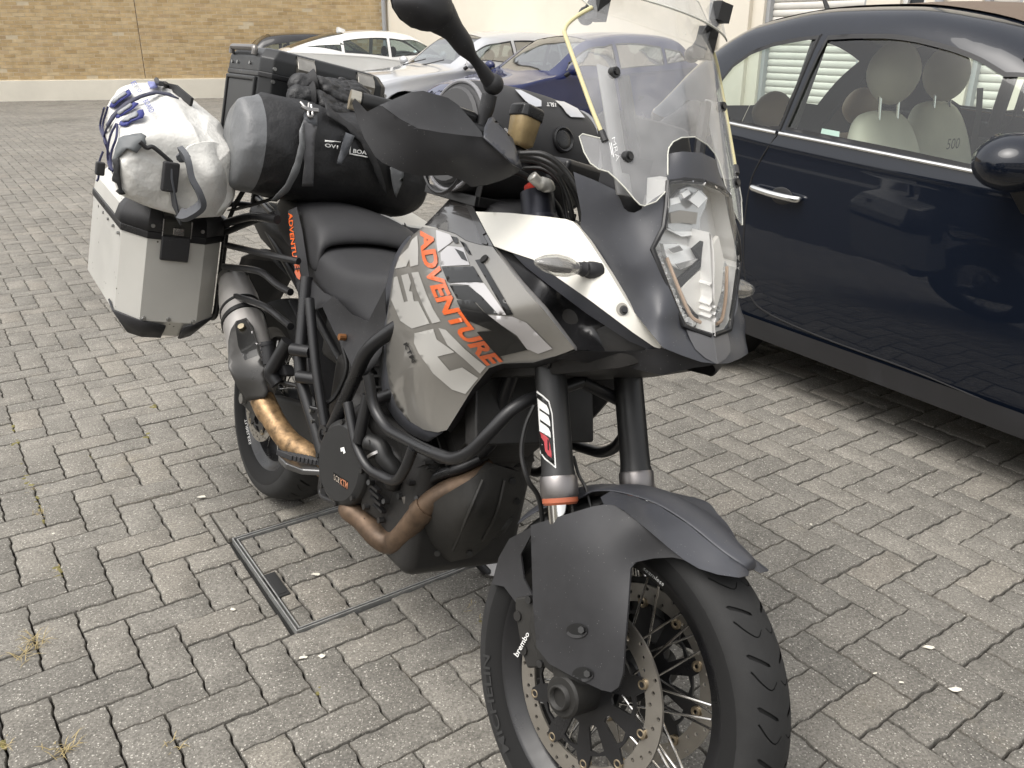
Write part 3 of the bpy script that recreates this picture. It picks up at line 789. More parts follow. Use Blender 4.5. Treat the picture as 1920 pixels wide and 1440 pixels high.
# soft top, window trim, chrome line, door gap
obj('soft_top', SF.part([(-.16, 5.55 * .25), (1.18, 5.55 * .25), (1.21, 1.749), (-.2, 1.749)], (), .06, .006), mat('brown_fabric', (.13, .095, .07), .8, bump=(900, .3, .001)), fiat, angle=179, fix=False)
def grow(poly, k):
    c = sum((V(p) for p in poly), V((0, 0))) / len(poly); P = [V(p) for p in poly]
    if area(P) < 0: P.reverse()
    return inset(P, -k)
for q in (qwin, dwin):
    P = [V(p) for p in S2] if False else [V(p) for p in SF.side(q)]
    if area(P) < 0: P.reverse()
    for nr in (True, False): obj('window_trim', SF.part(inset(P, -.004), [inset(P, .0065)], .04, .0015, False, nr), M_BLACKP, fiat, angle=179, fix=False)
def fpath(pts, off=0.0): return [q + V((0, -off, 0)) for q in (onF(*p) for p in pts) if q]
chl = fpath([(1367, 230), (1400, 237), (1457, 248.5)], .004), fpath([(1463, 249.5), (1600, 276), (1700, 296), (1826, 321)], .004)
chl = [chl[0], chl[1] + [V((1.5, chl[1][-1].y, .975)), V((1.72, chl[1][-1].y + .004, .966))]]
for c_ in chl:
    for s_ in (1, -1): obj('chrome_strip', tube([V((q.x, q.y * s_, q.z)) for q in smooth_path(c_, 4)], .0075, 8), M_CHROME, fiat)
gap_px = [(1541, 64), (1520, 108), (1498, 160), (1470, 228), (1458, 252), (1440, 277), (1424, 304), (1408, 340), (1398, 400), (1394, 470), (1399, 530), (1414, 566), (1440, 587), (1480, 607), (1560, 640), (1700, 691), (1800, 732), (1915, 781)]
gp = fpath(gap_px, -.001); gp = gp + [V((1.72, gp[-1].y, gp[-1].z)), V((1.82, gp[-1].y, .42)), V((1.84, gp[-1].y, .62)), V((1.80, -.785, .9))]
for s_ in (1, -1): obj('door_gap', tube([V((q.x, q.y * s_, q.z)) for q in smooth_path(gp, 5)], .0042, 6), M_GAPSHADE, FIAT_BODY)
# sill cover below the door
sl = SF.side([(.36, .215), (.36, .30), (1.84, .30), (1.84, .215)]); obj('sill_trim', SF.part([(p[0], max(p[1], .002)) for p in sl], (), .06, .012), mat('sill_plastic', (.022, .022, .024), .45), fiat, fix=False)
# door handle
h0, h1 = onF(1416, 352), onF(1503, 373)
hd_ = obj('door_handle', tube(smooth_path([h0 + V((0, -.004, 0)), h0 + V((.012, -.024, .003)), h0.lerp(h1, .5) + V((0, -.035, 0)), h1 + V((-.012, -.024, -.001)), h1 + V((0, -.004, 0))], 6), [.008, .009, .010, .0115, .012, .013] + [.0135] * 13 + [.013, .012, .0115, .010, .009, .008], 12), M_CHROME, fiat, angle=179)
cupc = onF(1466, 368); obj('handle_cup', xf(sphere((0, 0, 0), 1, 20, 10, (.055, .004, .035)), Matrix.Translation(cupc)), M_BLACKP, hd_, angle=179)
c2 = copy_tree(hd_, fiat); c2.scale = (1, -1, 1)
# door mirror
mm = obj('door_mirror', ([V((v.x - (.03 if v.x > 1.40 else 0) * 0, v.y, v.z)) for v in sphere((1.47, -.90, 1.035), 1, 24, 16, (.11, .125, .082))[0]], sphere((0, 0, 0), 1, 24, 16)[1]), navy, fiat, angle=179)
mp = fY(1905, 305, -.90); mm.location = V((mp.x - 1.47, 0, mp.z - 1.035))
obj('mirror_foot', loft([[(1.50 + a, -.78 - .11 * k, .90 + .09 * k + b) for a, b in ((-.05, -.03), (.05, -.03), (.05, .03), (-.05, .03))] for k in (-.2, .4, .9)]), M_BLACKP, mm, bevel=.01)
obj('mirror_glass', lathe([(0, 0.001), (0, .075)], (1.405, -.90, 1.035), (1, 0, 0), 24), M_CHROME, mm)
m2 = copy_tree(mm, fiat); m2.scale = (1, -1, 1)
# cabin
cream = mat('cream_leather', (.72, .68, .56), .55, var=(6, .06), bump=(250, .12, .001)); tan_ = mat('tan_leather', (.36, .25, .17), .6, var=(6, .08))
dk = mat('cabin_dark', (.03, .028, .026), .7)
obj('cabin_floor', box((.95, 0, .30), (2.0, 1.3, .04)), dk, fiat, False)
parts('door_card', join(box((1.05, .725, .62), (1.5, .03, .62)), box((1.05, -.725, .62), (1.5, .03, .62))), dk, fiat, bevel=.01)
for sy, nm in ((-.34, 'near'), (.34, 'far')):
    hp = fY(1676, 136, -.34) if sy < 0 else fY(1775, 138, .34)
    st = seat(fiat, hp.x + .06, sy, cream, 1.05, 'front_seat')
    headrest(st, hp.x, sy, hp.z, mat('beige_headrest', (.55, .49, .39), .6, var=(8, .06)))
    if sy > 0:
        g = text_flat('500', .045); tp = fY(1748, 272, .30)
        obj('seat_lettering', ([V((hp.x + .155, .20 + v.x, tp.z + v.y)) for v in g[0]], g[1]), mat('dark_thread', (.08, .075, .06), .7), st, False)
st = obj('rear_seat', loft([[(.02 + o, y, z) for z, o in ((.45, .16), (.62, .1), (.80, .02), (.93, -.04), (.97, -.1), (.6, -.16), (.45, -.1))] for y in (-.58, -.5, -.1, 0, .1, .5, .58)]), tan_, fiat, sub=1, angle=179)
for sy in (-.3, .3): headrest(st, -.02, sy, 1.06, tan_, .06, .12, .09)
obj('dashboard', loft([[(x, y, z) for x, z in ((1.55, .62), (1.50, .86), (1.62, .97), (1.92, .96), (1.92, .6))] for y in (-.66, -.3, .3, .66)]), dk, fiat, bevel=.02)
obj('headlining', SF.part([(-.1, 5.1 * .25), (1.15, 5.1 * .25), (1.15, 1.749), (-.1, 1.749)], (), .12, -.03), mat('headlining', (.30, .28, .24), .9), fiat, fix=False)
parts('pillar_trim', join(*[join(tube([V((.42, s_ * .70, .98)), V((.50, s_ * .655, 1.37))], .03, 8), tube([V((1.62, s_ * .69, .99)), V((1.28, s_ * .64, 1.32))], .022, 8)) for s_ in (-1, 1)]), dk, fiat)
obj('seat_belt', tube([fY(1838, 165, .62), fY(1835, 215, .62), fY(1815, 330, .60)], 0, flat=(.045, .003, (1, 0, 0))), dk, fiat)
sp_ = onF(1536, 240); sq_ = onF(1571, 247)
obj('window_sticker', ([onF(1537, 241) + V((0, .012, 0)), onF(1570, 247) + V((0, .012, 0)), onF(1569, 260) + V((0, .012, 0)), onF(1534, 254) + V((0, .012, 0))], [(0, 1, 2, 3)]), mat('sticker_paper', (.55, .68, .62), .5), fiat, False)
an = onF(1545, 27) or V((.1, 0, 1.45)); obj('aerial', tube([V((.02, 0, 1.42)), V((-.03, 0, 1.47)), V((-.13, 0, 1.62))], [.02, .012, .004], 8), M_BLACKP, fiat)
# ------------------------------------------------------------------ cars parked along the cream wall
def far_car(name, label, M, hd, anchor_local, px, py, T, P, glassm=None, depth=None):
    z = anchor_local[2]
    if depth:
        o_, d_ = wray(px, py); wpt = o_ + d_ * depth
    else: wpt = wground(px, py, z)
    Rm = Matrix.Rotation(hd, 4, 'Z'); o = wpt - Rm.to_3x3() @ V(anchor_local)
    o.z = 0
    root = thing(name, label, 'car', Matrix.Translation(o) @ Rm, 'cars parked in front of the cream building')
    S = Shell(T); basic_car(root, S, M, P, .085, glassm or M_CARGLASS2)
    for q in P['windows']:
        Pp = [V(p) for p in S.side(q)]
        if area(Pp) < 0: Pp.reverse()
        for nr in (True, False): obj('window_trim', S.part(inset(Pp, -.006), [inset(Pp, .004)], .07, .003, False, nr), M_BLACKP, root, angle=179, fix=False)
    for sy in (-.36, .36):
        for xx in P.get('seats', (1.25, .35)):
            s_ = seat(root, xx, sy, dk, .93); headrest(s_, xx - .1, sy, 1.10, dk, .06, .12, .09)
    obj('cabin_floor', box((.9, 0, .5), (2.4, 1.4, .05)), dk, root, False)
    return root, S
def sedan(h=1.44, belt=.97, hood=.93, L=(-.85, 3.55), wb=2.76, wsb=2.02, wst=1.32, rgt=.10, rgb=-.42, deck=1.03, W=.885, wedge=.06, tailz=.86):
    x0, x1 = L
    T = dict(zt=[(x0, .62), (x0 + .05, tailz), (x0 + .16, deck - .02), (rgb, deck + .04), (rgt, h - .035), ((rgt + wst) / 2, h), (wst, h - .05), (wsb, hood + .06), (wb + .25, hood - .05), (x1 - .3, hood - .16), (x1 - .06, hood - .30), (x1, .52)],
             zb=[(x0, .34), (x0 + .3, .24), (wb / 2, .2), (x1 - .3, .2), (x1, .3)],
             belt=[(x0, .58), (x0 + .1, tailz - .06), (rgb, belt + wedge), (.6, belt + wedge * .6), (wst, belt), (wsb, belt - .04), (wb + .2, hood - .13), (x1 - .25, hood - .26), (x1, .46)],
             rail=[(x0, .6), (x0 + .1, tailz - .03), (rgb, deck - .0), (rgt - .1, h - .14), (rgt + .25, h - .085), ((rgt + wst) / 2, h - .07), (wst, h - .13), (wsb - .1, hood + .05), (wsb, hood + .015), (wb + .25, hood - .085), (x1 - .25, hood - .22), (x1, .5)],
             zm=[(x0, .45), (0, .62), (wb, .60), (x1, .42)],
             w=[(x0, .60), (x0 + .06, .70), (x0 + .2, .80), (0, W - .01), (wb / 2, W), (wb, W - .015), (x1 - .4, W - .1), (x1 - .15, W - .24), (x1, .45)],
             wbelt=[(x0, .96), (0, .955), (2, .955), (x1, .94)],
             wr=[(x0, .92), (rgb, .82), (rgt, .745), (wst, .75), (wsb, .86), (x1, .85)])
    wt = h - .155
    P = dict(axles=(0.0, wb), r=.32, ws=(wsb - .02, wsb - .12, 5.5, wst + .06, 5.4, wst), rg=(rgt, rgt + .02, 5.45, rgb + .08, 5.45, rgb),
             windows=[[(1.02, belt + .035), (1.02, wt + .01), (wst - .1, wt - .02), (wsb - .32, belt + .12), (wsb - .22, belt + .03)], [(.22, belt + wedge * .5 + .045), (.22, wt - .03), (.5, wt + .005), (.96, wt + .012), (.96, belt + .045)], [(rgb + .22, belt + wedge + .055), (rgt - .02, wt - .085), (.16, wt - .045), (.16, belt + wedge * .6 + .05)]])
    return T, P
HDC = YAW + PI        # noses out of the row
def face_bits(root, S, x1, hood, lamp=True):
    for sg in (-1, 1):
        pts = [S.F(x, S.t_of_z(x, z)) for x, z in ((x1 - .10, hood - .33), (x1 - .2, hood - .25), (x1 - .42, hood - .20), (x1 - .48, hood - .27), (x1 - .3, hood - .38), (x1 - .14, hood - .42))]
        pts = [V((q.x + .006, (q.y - .008) * -sg if sg > 0 else q.y - .008, q.z + .004)) for q in pts]
        obj('headlight', (pts, [tuple(range(6))]), M_LAMPCLEAR, root, False, solid=.01)
    obj('grille', box((x1 + .003, 0, .50), (.02, .62, .13)), M_BLACKP, root, bevel=.01)
    parts('wiper', join(*[tube([V((S.x1 - 1.52, y0, hood + .045)), V((S.x1 - 1.62, y0 + .5, hood + .13))], .008, 6) for y0 in (-.5, .02)]), M_BLACKP, root)
def mirrors(root, x, W, z, m):
    for sg in (-1, 1):
        q = obj('door_mirror', sphere((x, sg * (W + .09), z), 1, 16, 10, (.06, .10, .065)), m, root, angle=179)
        obj('mirror_arm', tube([(x + .02, sg * (W - .06), z - .07), (x, sg * (W + .05), z - .02)], .025, 8), M_BLACKP, q)
# blue hatchback, silver saloon, white fastback, dark car
T, P = sedan(1.42, .95, .90, (-.62, 3.28), 2.46, 2.02, 1.25, -.10, -.42, 1.02, .83, .07, .9)
blue = paint('blue_paint', (.012, .018, .075), .0, .3)
root, S = far_car('blue_hatchback', 'dark blue hatchback parked nose out between the navy car and the silver saloon', blue, HDC, (1.86, .74, .96), 1052, 137, T, P, glass('screen_glass', (.55, .62, .62), 2.7))
face_bits(root, S, 3.28, .90); mirrors(root, 1.80, .83, 1.0, blue)
for z_ in (.62,): obj('rubbing_strip', S.part(S.side([(.40, .60), (.40, .66), (2.02, .66), (2.02, .60)]), (), .08, .008), blue, root, fix=False)
T, P = sedan(1.44, .97, .93, (-.95, 3.62), 2.80, 2.06, 1.34, .0, -.55, 1.06, .885, .05, .9)
silver = mat('silver_paint', (.52, .53, .55), .32, .35, coat=1, coat_rough=.03)
root, S = far_car('silver_saloon', 'silver saloon parked nose out between the blue hatchback and the white fastback', silver, HDC, (1.9, .76, .985), 861, 124, T, P, MATS['screen_glass'])
face_bits(root, S, 3.62, .93); mirrors(root, 1.84, .885, 1.02, silver)
T, P = sedan(1.46, .99, .93, (-.98, 3.70), 2.92, 2.15, 1.35, .25, -.72, 1.12, .90, .13, .98)
white = mat('white_paint', (.72, .72, .70), .3, coat=1, coat_rough=.03)
root, S = far_car('white_fastback', 'white fastback with a long sloping rear window beyond the silver saloon', white, R(20), (.25, -.66, 1.42), 645, 66, T, P, None, 14.6)
mirrors(root, 1.9, .9, 1.05, white); obj('roof_fin', loft([[(.30 + a, b, z) for a, b in ((-.07, 0), (0, -.02), (.09, 0), (0, .02))] for z in (1.42, 1.46)] + [[(.26 + a * .25, b * .3, 1.50) for a, b in ((-.07, 0), (0, -.02), (.09, 0), (0, .02))]]), white, root)
T, P = sedan(1.42, .98, .93, (-.85, 3.5), 2.75, 2.05, 1.30, -.15, -.6, 1.02, .87, .06, .9)
root, S = far_car('dark_hatchback', 'near black hatchback mostly hidden behind the top box and white fastback', paint('black_paint', (.01, .01, .012), 0, .3), R(20), (.0, -.64, 1.38), 520, 70, T, P, None, 17.5)
# ================================================================== THE MOTORCYCLE
import numpy as np
BHD, BLEAN, BSTEER = -.969, .241, .115
BM = Matrix.Translation((-.764, 2.456, 0)) @ Matrix.Rotation(BHD, 4, 'Z') @ Matrix.Rotation(-BLEAN, 4, 'X')
IBM = BM.inverted()
KAX = V((-math.sin(R(26)), 0, math.cos(R(26)))); SP0 = V((1.68, 0, 0))
SM = Matrix.Translation(SP0) @ Matrix.Rotation(BSTEER, 4, KAX) @ Matrix.Translation(-SP0)
ISM = SM.inverted()
def bray(px, py, st=False):
    o, d = wray(px, py); o, d = IBM @ o, IBM.to_3x3() @ d
    if st: o, d = ISM @ o, ISM.to_3x3() @ d
    return o, d
def BY(px, py, y, st=False): o, d = bray(px, py, st); return o + d * ((y - o.y) / d.y)
def BX(px, py, x, st=False): o, d = bray(px, py, st); return o + d * ((x - o.x) / d.x)
def BZ(px, py, z, st=False): o, d = bray(px, py, st); return o + d * ((z - o.z) / d.z)
def tps(ctrl):
    P = np.array([c[:2] for c in ctrl], float) / 100; v = np.array([c[2] for c in ctrl], float); n = len(P)
    def U(r2): return np.where(r2 > 1e-12, r2 * np.log(np.maximum(r2, 1e-12)), 0)
    Kk = U(((P[:, None] - P[None]) ** 2).sum(2)) + np.eye(n) * 1e-3
    A = np.zeros((n + 3, n + 3)); A[:n, :n] = Kk; A[:n, n] = 1; A[:n, n + 1:] = P; A[n, :n] = 1; A[n + 1:, :n] = P.T
    s = np.linalg.solve(A, np.concatenate([v, [0, 0, 0]]))
    def f(x, y):
        q = np.array([x, y], float) / 100; return float(U(((P - q) ** 2).sum(1)) @ s[:n] + s[n] + s[n + 1] * q[0] + s[n + 2] * q[1])
    return f
def pxsurf(outline, ctrl, d=9, by='y', st=False, holes=(), smooth_n=0):
    """panel whose outline is read from the photograph and whose depth in the bike is interpolated from ctrl (px, py, y or x)"""
    if smooth_n: outline = [tuple(q[:2]) for q in smooth_path([(*p, 0) for p in outline], smooth_n, True)]
    f = tps(ctrl); vs, fs = region(outline, holes, d); g = BY if by == 'y' else BX
    return [g(p.x, p.y, f(p.x, p.y), st) for p in vs], fs
def on_surface(g, st=False):
    b = BVHTree.FromPolygons([tuple(v) for v in g[0]], g[1])
    def hit(px, py, lift=.0012):
        o, d = bray(px, py, st); d.normalize(); h = b.ray_cast(o, d)
        if h[0] is None:
            return None
        n = h[1] if h[1].dot(d) < 0 else -h[1]
        return h[0] + n * lift
    return hit
def decal(name, polys, hit, m, parent, d=7):
    """flat print: picture outlines laid on the surface they are printed on"""
    gs = []
    for P in polys:
        vs, fs = region(P, (), d); pts = [hit(p.x, p.y) for p in vs]
        fs = [f for f in fs if all(pts[i] is not None for i in f)]
        idx = {}; vv = []; ff = []
        for f in fs:
            t_ = []
            for i in f:
                if i not in idx: idx[i] = len(vv); vv.append(pts[i])
                t_.append(idx[i])
            ff.append(tuple(t_))
        gs.append((vv, ff))
    return obj(name, join(*gs), m, parent, True, 179, fix=False)
def text_decal(name, s, hit, m, parent, quad, lift=.0015, bold=.0, shear=0, curve=0.0, d=.35):
    """lettering laid on a surface; quad = picture corners lower-left, lower-right, upper-right, upper-left of the text box"""
    g = text_flat(s, 1.0, d, shear, bold); W = max(v.x for v in g[0]); a, b, c, e = [V(q) for q in quad]; pts = []
    for v in g[0]:
        u, w_ = v.x / W, v.y
        q = a.lerp(b, u).lerp(e.lerp(c, u), w_)
        if curve:
            n = (b - a); n = V((-n.y, n.x)).normalized(); q += n * curve * (4 * u * (1 - u))
        pts.append(hit(q.x, q.y, lift) if hit else q)
    fs = [f for f in g[1] if all(pts[i] is not None for i in f)]
    fb = next((p for p in pts if p is not None), V((0, 0, 0)))
    return obj(name, ([p if p is not None else fb for p in pts], fs), m, parent, True, 179, fix=False)

bike = thing('motorcycle', 'grey, black and white adventure touring motorcycle leaning on its side stand', 'motorcycle', BM)
M_MATT = mat('matt_black_plastic', (.026, .026, .028), .55, specks=(190, .11, (.16, .16, .155), .56), var=(9, .28), bump=(900, .18, .0005), rvar=(6, .1))
M_GREYPL = mat('dark_grey_plastic', (.050, .052, .060), .42, specks=(190, .11, (.16, .16, .155), .56), var=(7, .2), bump=(900, .15, .0005), rvar=(5, .1))
M_FRAME = mat('black_powder_coat', (.014, .014, .015), .34, var=(12, .25), rvar=(9, .12))
M_ENG = mat('engine_black', (.018, .017, .016), .5, var=(14, .35), bump=(90, .25, .002))
M_DIRTY = mat('sooty_black', (.020, .019, .017), .62, var=(7, .4), bump=(40, .3, .003))
M_STEEL = mat('brushed_steel', (.34, .33, .32), .33, 1.0, var=(18, .2), rvar=(14, .12))
M_HEADER = mat('heat_tinted_pipe', (.12, .08, .052), .52, .5, var=(26, .5, 7), rvar=(18, .15))
M_HEADER2 = mat('golden_pipe', (.27, .175, .09), .48, .55, var=(55, .75, 8), rvar=(20, .15))
M_ALUM = mat('raw_aluminium', (.58, .57, .53), .42, .3, var=(4, .07), rvar=(5, .08), specks=(60, .16, (.10, .09, .07), .62))
M_BOLT = mat('bolt_steel', (.45, .45, .44), .3, 1)
M_GREY = mat('metallic_grey_paint', (.225, .215, .195), .34, .3, coat=.9, coat_rough=.04, var=(3, .03))
M_SILV = mat('light_silver_print', (.56, .55, .52), .3, .25, coat=.9, coat_rough=.04)
M_LILAC = mat('pale_grey_print', (.50, .485, .485), .3, .25, coat=.9, coat_rough=.04)
M_ORANGE = mat('orange_print', (.72, .125, .022), .35, coat=.8, coat_rough=.05)
M_INK = mat('black_print', (.006, .006, .006), .4, spec=.2, coat=.5, coat_rough=.05)
M_WHITEP = mat('off_white_plastic', (.72, .70, .63), .38, var=(6, .035), coat=.25, coat_rough=.2)
M_WPRINT = mat('white_print', (.75, .75, .73), .5)
M_RED = mat('red_anodised', (.50, .035, .02), .3, .6)
M_SEAT = mat('seat_vinyl', (.024, .024, .026), .62, var=(20, .12), bump=(260, .25, .0012))
M_CABLE = mat('cable_rubber', (.012, .012, .012), .45)
# ------------------------------------------------------------------ front wheel
FC = V((1.56, 0, .326)); RC = V((0, 0, .318))
def moto_wheel(name, c, r, wd, rim_r, steered, sectors):
    wheel = obj(name, lathe([(-.050, .028), (-.045, .045), (-.035, .047), (-.02, .036), (.02, .036), (.035, .047), (.045, .045), (.050, .028)], c, (0, 1, 0), 32), M_FRAME, bike)
    if steered: wheel.matrix_basis = SM
    hw = wd / 2
    # section of the tyre as a curve: arc position -> (y, radius)
    sec = [(-hw * .70, rim_r + .004), (-hw * .86, rim_r + .012), (-hw * .985, rim_r + (r - rim_r) * .42), (-hw * .985, rim_r + (r - rim_r) * .55), (-hw * .93, r - .026), (-hw * .78, r - .0145), (-hw * .5, r - .0052), (-hw * .22, r - .001), (0, r)]
    sec = sec + [(-a, b) for a, b in reversed(sec[:-1])]
    sp = smooth_path([(a, b, 0) for a, b in sec], 3)
    L = [0.0]
    for i in range(1, len(sp)): L.append(L[-1] + (sp[i] - sp[i - 1]).length)
    def prof(s):
        s = min(max(s, 0), L[-1]); i = 0
        while i < len(L) - 2 and L[i + 1] < s: i += 1
        q = sp[i].lerp(sp[i + 1], (s - L[i]) / max(1e-9, L[i + 1] - L[i])); return q.x, q.y
    mid = L[-1] / 2; ang = 2 * PI / sectors; sl = ang * r
    def hook(sg, sh):
        pts = [(.30, .006), (.18, .020), (.34, .036), (.60, .050)]
        P = [V((x * sl + sh, mid + sg * y)) for x, y in pts]; w_ = .0012; out = []
        P = [V((q.x, q.y)) for q in smooth_path([(p.x, p.y, 0) for p in P], 3)]
        a = []; b = []
        for i, p in enumerate(P):
            d = (P[min(i + 1, len(P) - 1)] - P[max(0, i - 1)]).normalized(); n = V((-d.y, d.x)); k = w_ * (.5 + .9 * min(1, i / len(P)))
            a.append(p + n * k); b.append(p - n * k)
        return a + b[::-1]
    def drop(sg, sh):
        P = [(.60, .012), (.66, .014), (.93, .046), (.92, .051), (.84, .047), (.61, .018)]
        return [V((x * sl + sh, mid + sg * y)) for x, y in P]
    holes = [hook(1, 0), drop(1, 0), hook(-1, 0), drop(-1, 0)]
    vs, fs = region([(0, 0), (sl, 0), (sl, L[-1]), (0, L[-1])], holes, .0095)
    tg = []
    for k in range(sectors):
        vv = []
        for p in vs:
            y, rr = prof(p.y); a = k * ang + p.x / r
            vv.append(c + V((rr * math.cos(a), y, rr * math.sin(a))))
        tg.append((vv, fs))
    ty = obj('tyre', join(*tg), M_TYRE, wheel, angle=179, fix=False)
    b = bmesh.new(); b.from_mesh(ty.data); bmesh.ops.remove_doubles(b, verts=b.verts, dist=2e-4); bmesh.ops.recalc_face_normals(b, faces=b.faces); b.to_mesh(ty.data); b.free()
    obj('groove_floor', lathe([(y, q - .0042) for y, q in [prof(L[-1] * i / 30) for i in range(31)]], c, (0, 1, 0), 96), mat('groove_shade', (.006, .006, .006), .9), ty, angle=179)  # tyre rubber coloured darker to paint in the shade down the grooves
    rw = hw * .74
    obj('rim', lathe([(-rw, rim_r + .007), (-rw - .003, rim_r + .004), (-rw, rim_r - .004), (-rw + .010, rim_r - .010), (-rw + .016, rim_r - .026), (-.014, rim_r - .032), (.014, rim_r - .032), (rw - .016, rim_r - .026), (rw - .010, rim_r - .010), (rw, rim_r - .004), (rw + .003, rim_r + .004), (rw, rim_r + .007)], c, (0, 1, 0), 96), M_FRAME, wheel, angle=50)
    return wheel, rw
fw, rw = moto_wheel('front_wheel', FC, .326, .122, .245, True, 26)
sm_ = mat('spoke_steel', (.62, .61, .59), .22, 1)
for k in range(36):
    a = 2 * PI * k / 36; side = -1 if k % 2 else 1; off = (1 if (k // 2) % 2 else -1) * R(27)
    p0 = FC + V((.046 * math.cos(a), side * .038, .046 * math.sin(a))); p1 = FC + V((.214 * math.cos(a + off), side * .022, .214 * math.sin(a + off)))
    obj('spoke', tube([p0, p1], .0022, 6), sm_, fw)
def curve_plate(loops, th):
    """flat plate with holes (loops of 2D points, outer first) in the local xy plane, thickness th -> (verts, faces)"""
    cu = bpy.data.curves.new('plate', 'CURVE'); cu.dimensions = '2D'; cu.fill_mode = 'BOTH'; cu.extrude = th / 2
    for Lp in loops:
        s = cu.splines.new('POLY'); s.points.add(len(Lp) - 1); s.use_cyclic_u = True
        for i, p in enumerate(Lp): s.points[i].co = (p[0], p[1], 0, 1)
    o = bpy.data.objects.new('plate', cu); col.objects.link(o); dg = bpy.context.evaluated_depsgraph_get(); dg.update()
    me = bpy.data.meshes.new_from_object(o.evaluated_get(dg)); g = ([v.co.copy() for v in me.vertices], [tuple(p.vertices) for p in me.polygons])
    bpy.data.objects.remove(o); bpy.data.curves.remove(cu); bpy.data.meshes.remove(me); return g
def circ(cx, cy, r, n): return [(cx + r * math.cos(2 * PI * i / n), cy + r * math.sin(2 * PI * i / n)) for i in range(n)]
def disc_assembly(c, y, ro, ri, parent, name='brake_disc', nb=10):
    rings = [circ(0, 0, ro, 96), circ(0, 0, ri, 96)]
    for i in range(48):
        a = 2 * PI * i / 48; rr = ri + (ro - ri) * (.26 if i % 3 == 0 else .52 if i % 3 == 1 else .78); rings.append(circ(rr * math.cos(a), rr * math.sin(a), .0036, 10))
    g = curve_plate(rings, .0045)
    Mx = Matrix.Translation(c + V((0, y, 0))) @ Matrix.Rotation(PI / 2, 4, 'X')
    dsc = obj(name, xf(g, Mx), mat('disc_steel', (.40, .375, .335), .36, .85, var=(9, .18), rvar=(12, .12)), parent, angle=40)
    lo = [circ(0, 0, ri - .026, 60), circ(0, 0, .042, 32)]
    out = []
    for i in range(nb * 8):
        a = 2 * PI * i / (nb * 8); k = i % 8; rr = ri + .004 if k in (0, 1, 7) else ri - .018; out.append((rr * math.cos(a), rr * math.sin(a)))
    wins = []
    for i in range(nb):
        a = 2 * PI * (i + .5) / nb; w_ = .62 * PI / nb
        wins.append([((ri - .026) * math.cos(a - w_ * .8), (ri - .026) * math.sin(a - w_ * .8)), ((ri - .022) * math.cos(a), (ri - .022) * math.sin(a)), ((ri - .026) * math.cos(a + w_ * .8), (ri - .026) * math.sin(a + w_ * .8)), (.062 * math.cos(a + w_ * .75), .062 * math.sin(a + w_ * .75)), (.058 * math.cos(a), .058 * math.sin(a)), (.062 * math.cos(a - w_ * .75), .062 * math.sin(a - w_ * .75))])
    obj('disc_carrier', xf(curve_plate([out, circ(0, 0, .030, 32)] + wins[::2] + wins[1::2], .005), Mx @ Matrix.Translation((0, 0, .004 if y < 0 else -.004))), M_FRAME, dsc, angle=40)
    for i in range(nb):
        a = 2 * PI * i / nb; q = c + V((ri * math.cos(a), y, ri * math.sin(a)))
        obj('bobbin', lathe([(-.006, .0035), (-.007, .006), (-.006, .0095), (.006, .0095), (.007, .006), (.006, .0035)], q, (0, 1, 0), 14), mat('bobbin_brass', (.40, .33, .23), .4, .9), dsc)
    return dsc
disc_assembly(FC, -.076, .16, .127, fw); disc_assembly(FC, .076, .16, .127, fw)
hitf = lambda px, py, lift=.001: BY(px, py, -rw - .0045, True)
text_decal('rim_lettering', 'seamless', hitf, M_WPRINT, fw, [(1205, 1068), (1243, 1099), (1246.5, 1093), (1209, 1062)])
def arc_text(nm, s_, c, y, r0, h, a0, a1, m, par):
    g = text_flat(s_, 1.0, .3, 0, .02); W = max(v.x for v in g[0]); pts = []
    for v in g[0]:
        a = a0 + (a1 - a0) * v.x / W; rr = r0 + h * v.y; pts.append(c + V((rr * math.cos(a), y - .0035 * (1 - abs(v.y - .5) * .4), rr * math.sin(a))))
    return obj(nm, (pts, g[1]), m, par, True, 179, fix=False)
M_EMB = mat('embossed_rubber', (.026, .026, .026), .7)
arc_text('sidewall_lettering', 'MICHELIN', FC, -.0585, .268, .020, R(238), R(200), M_EMB, fw)
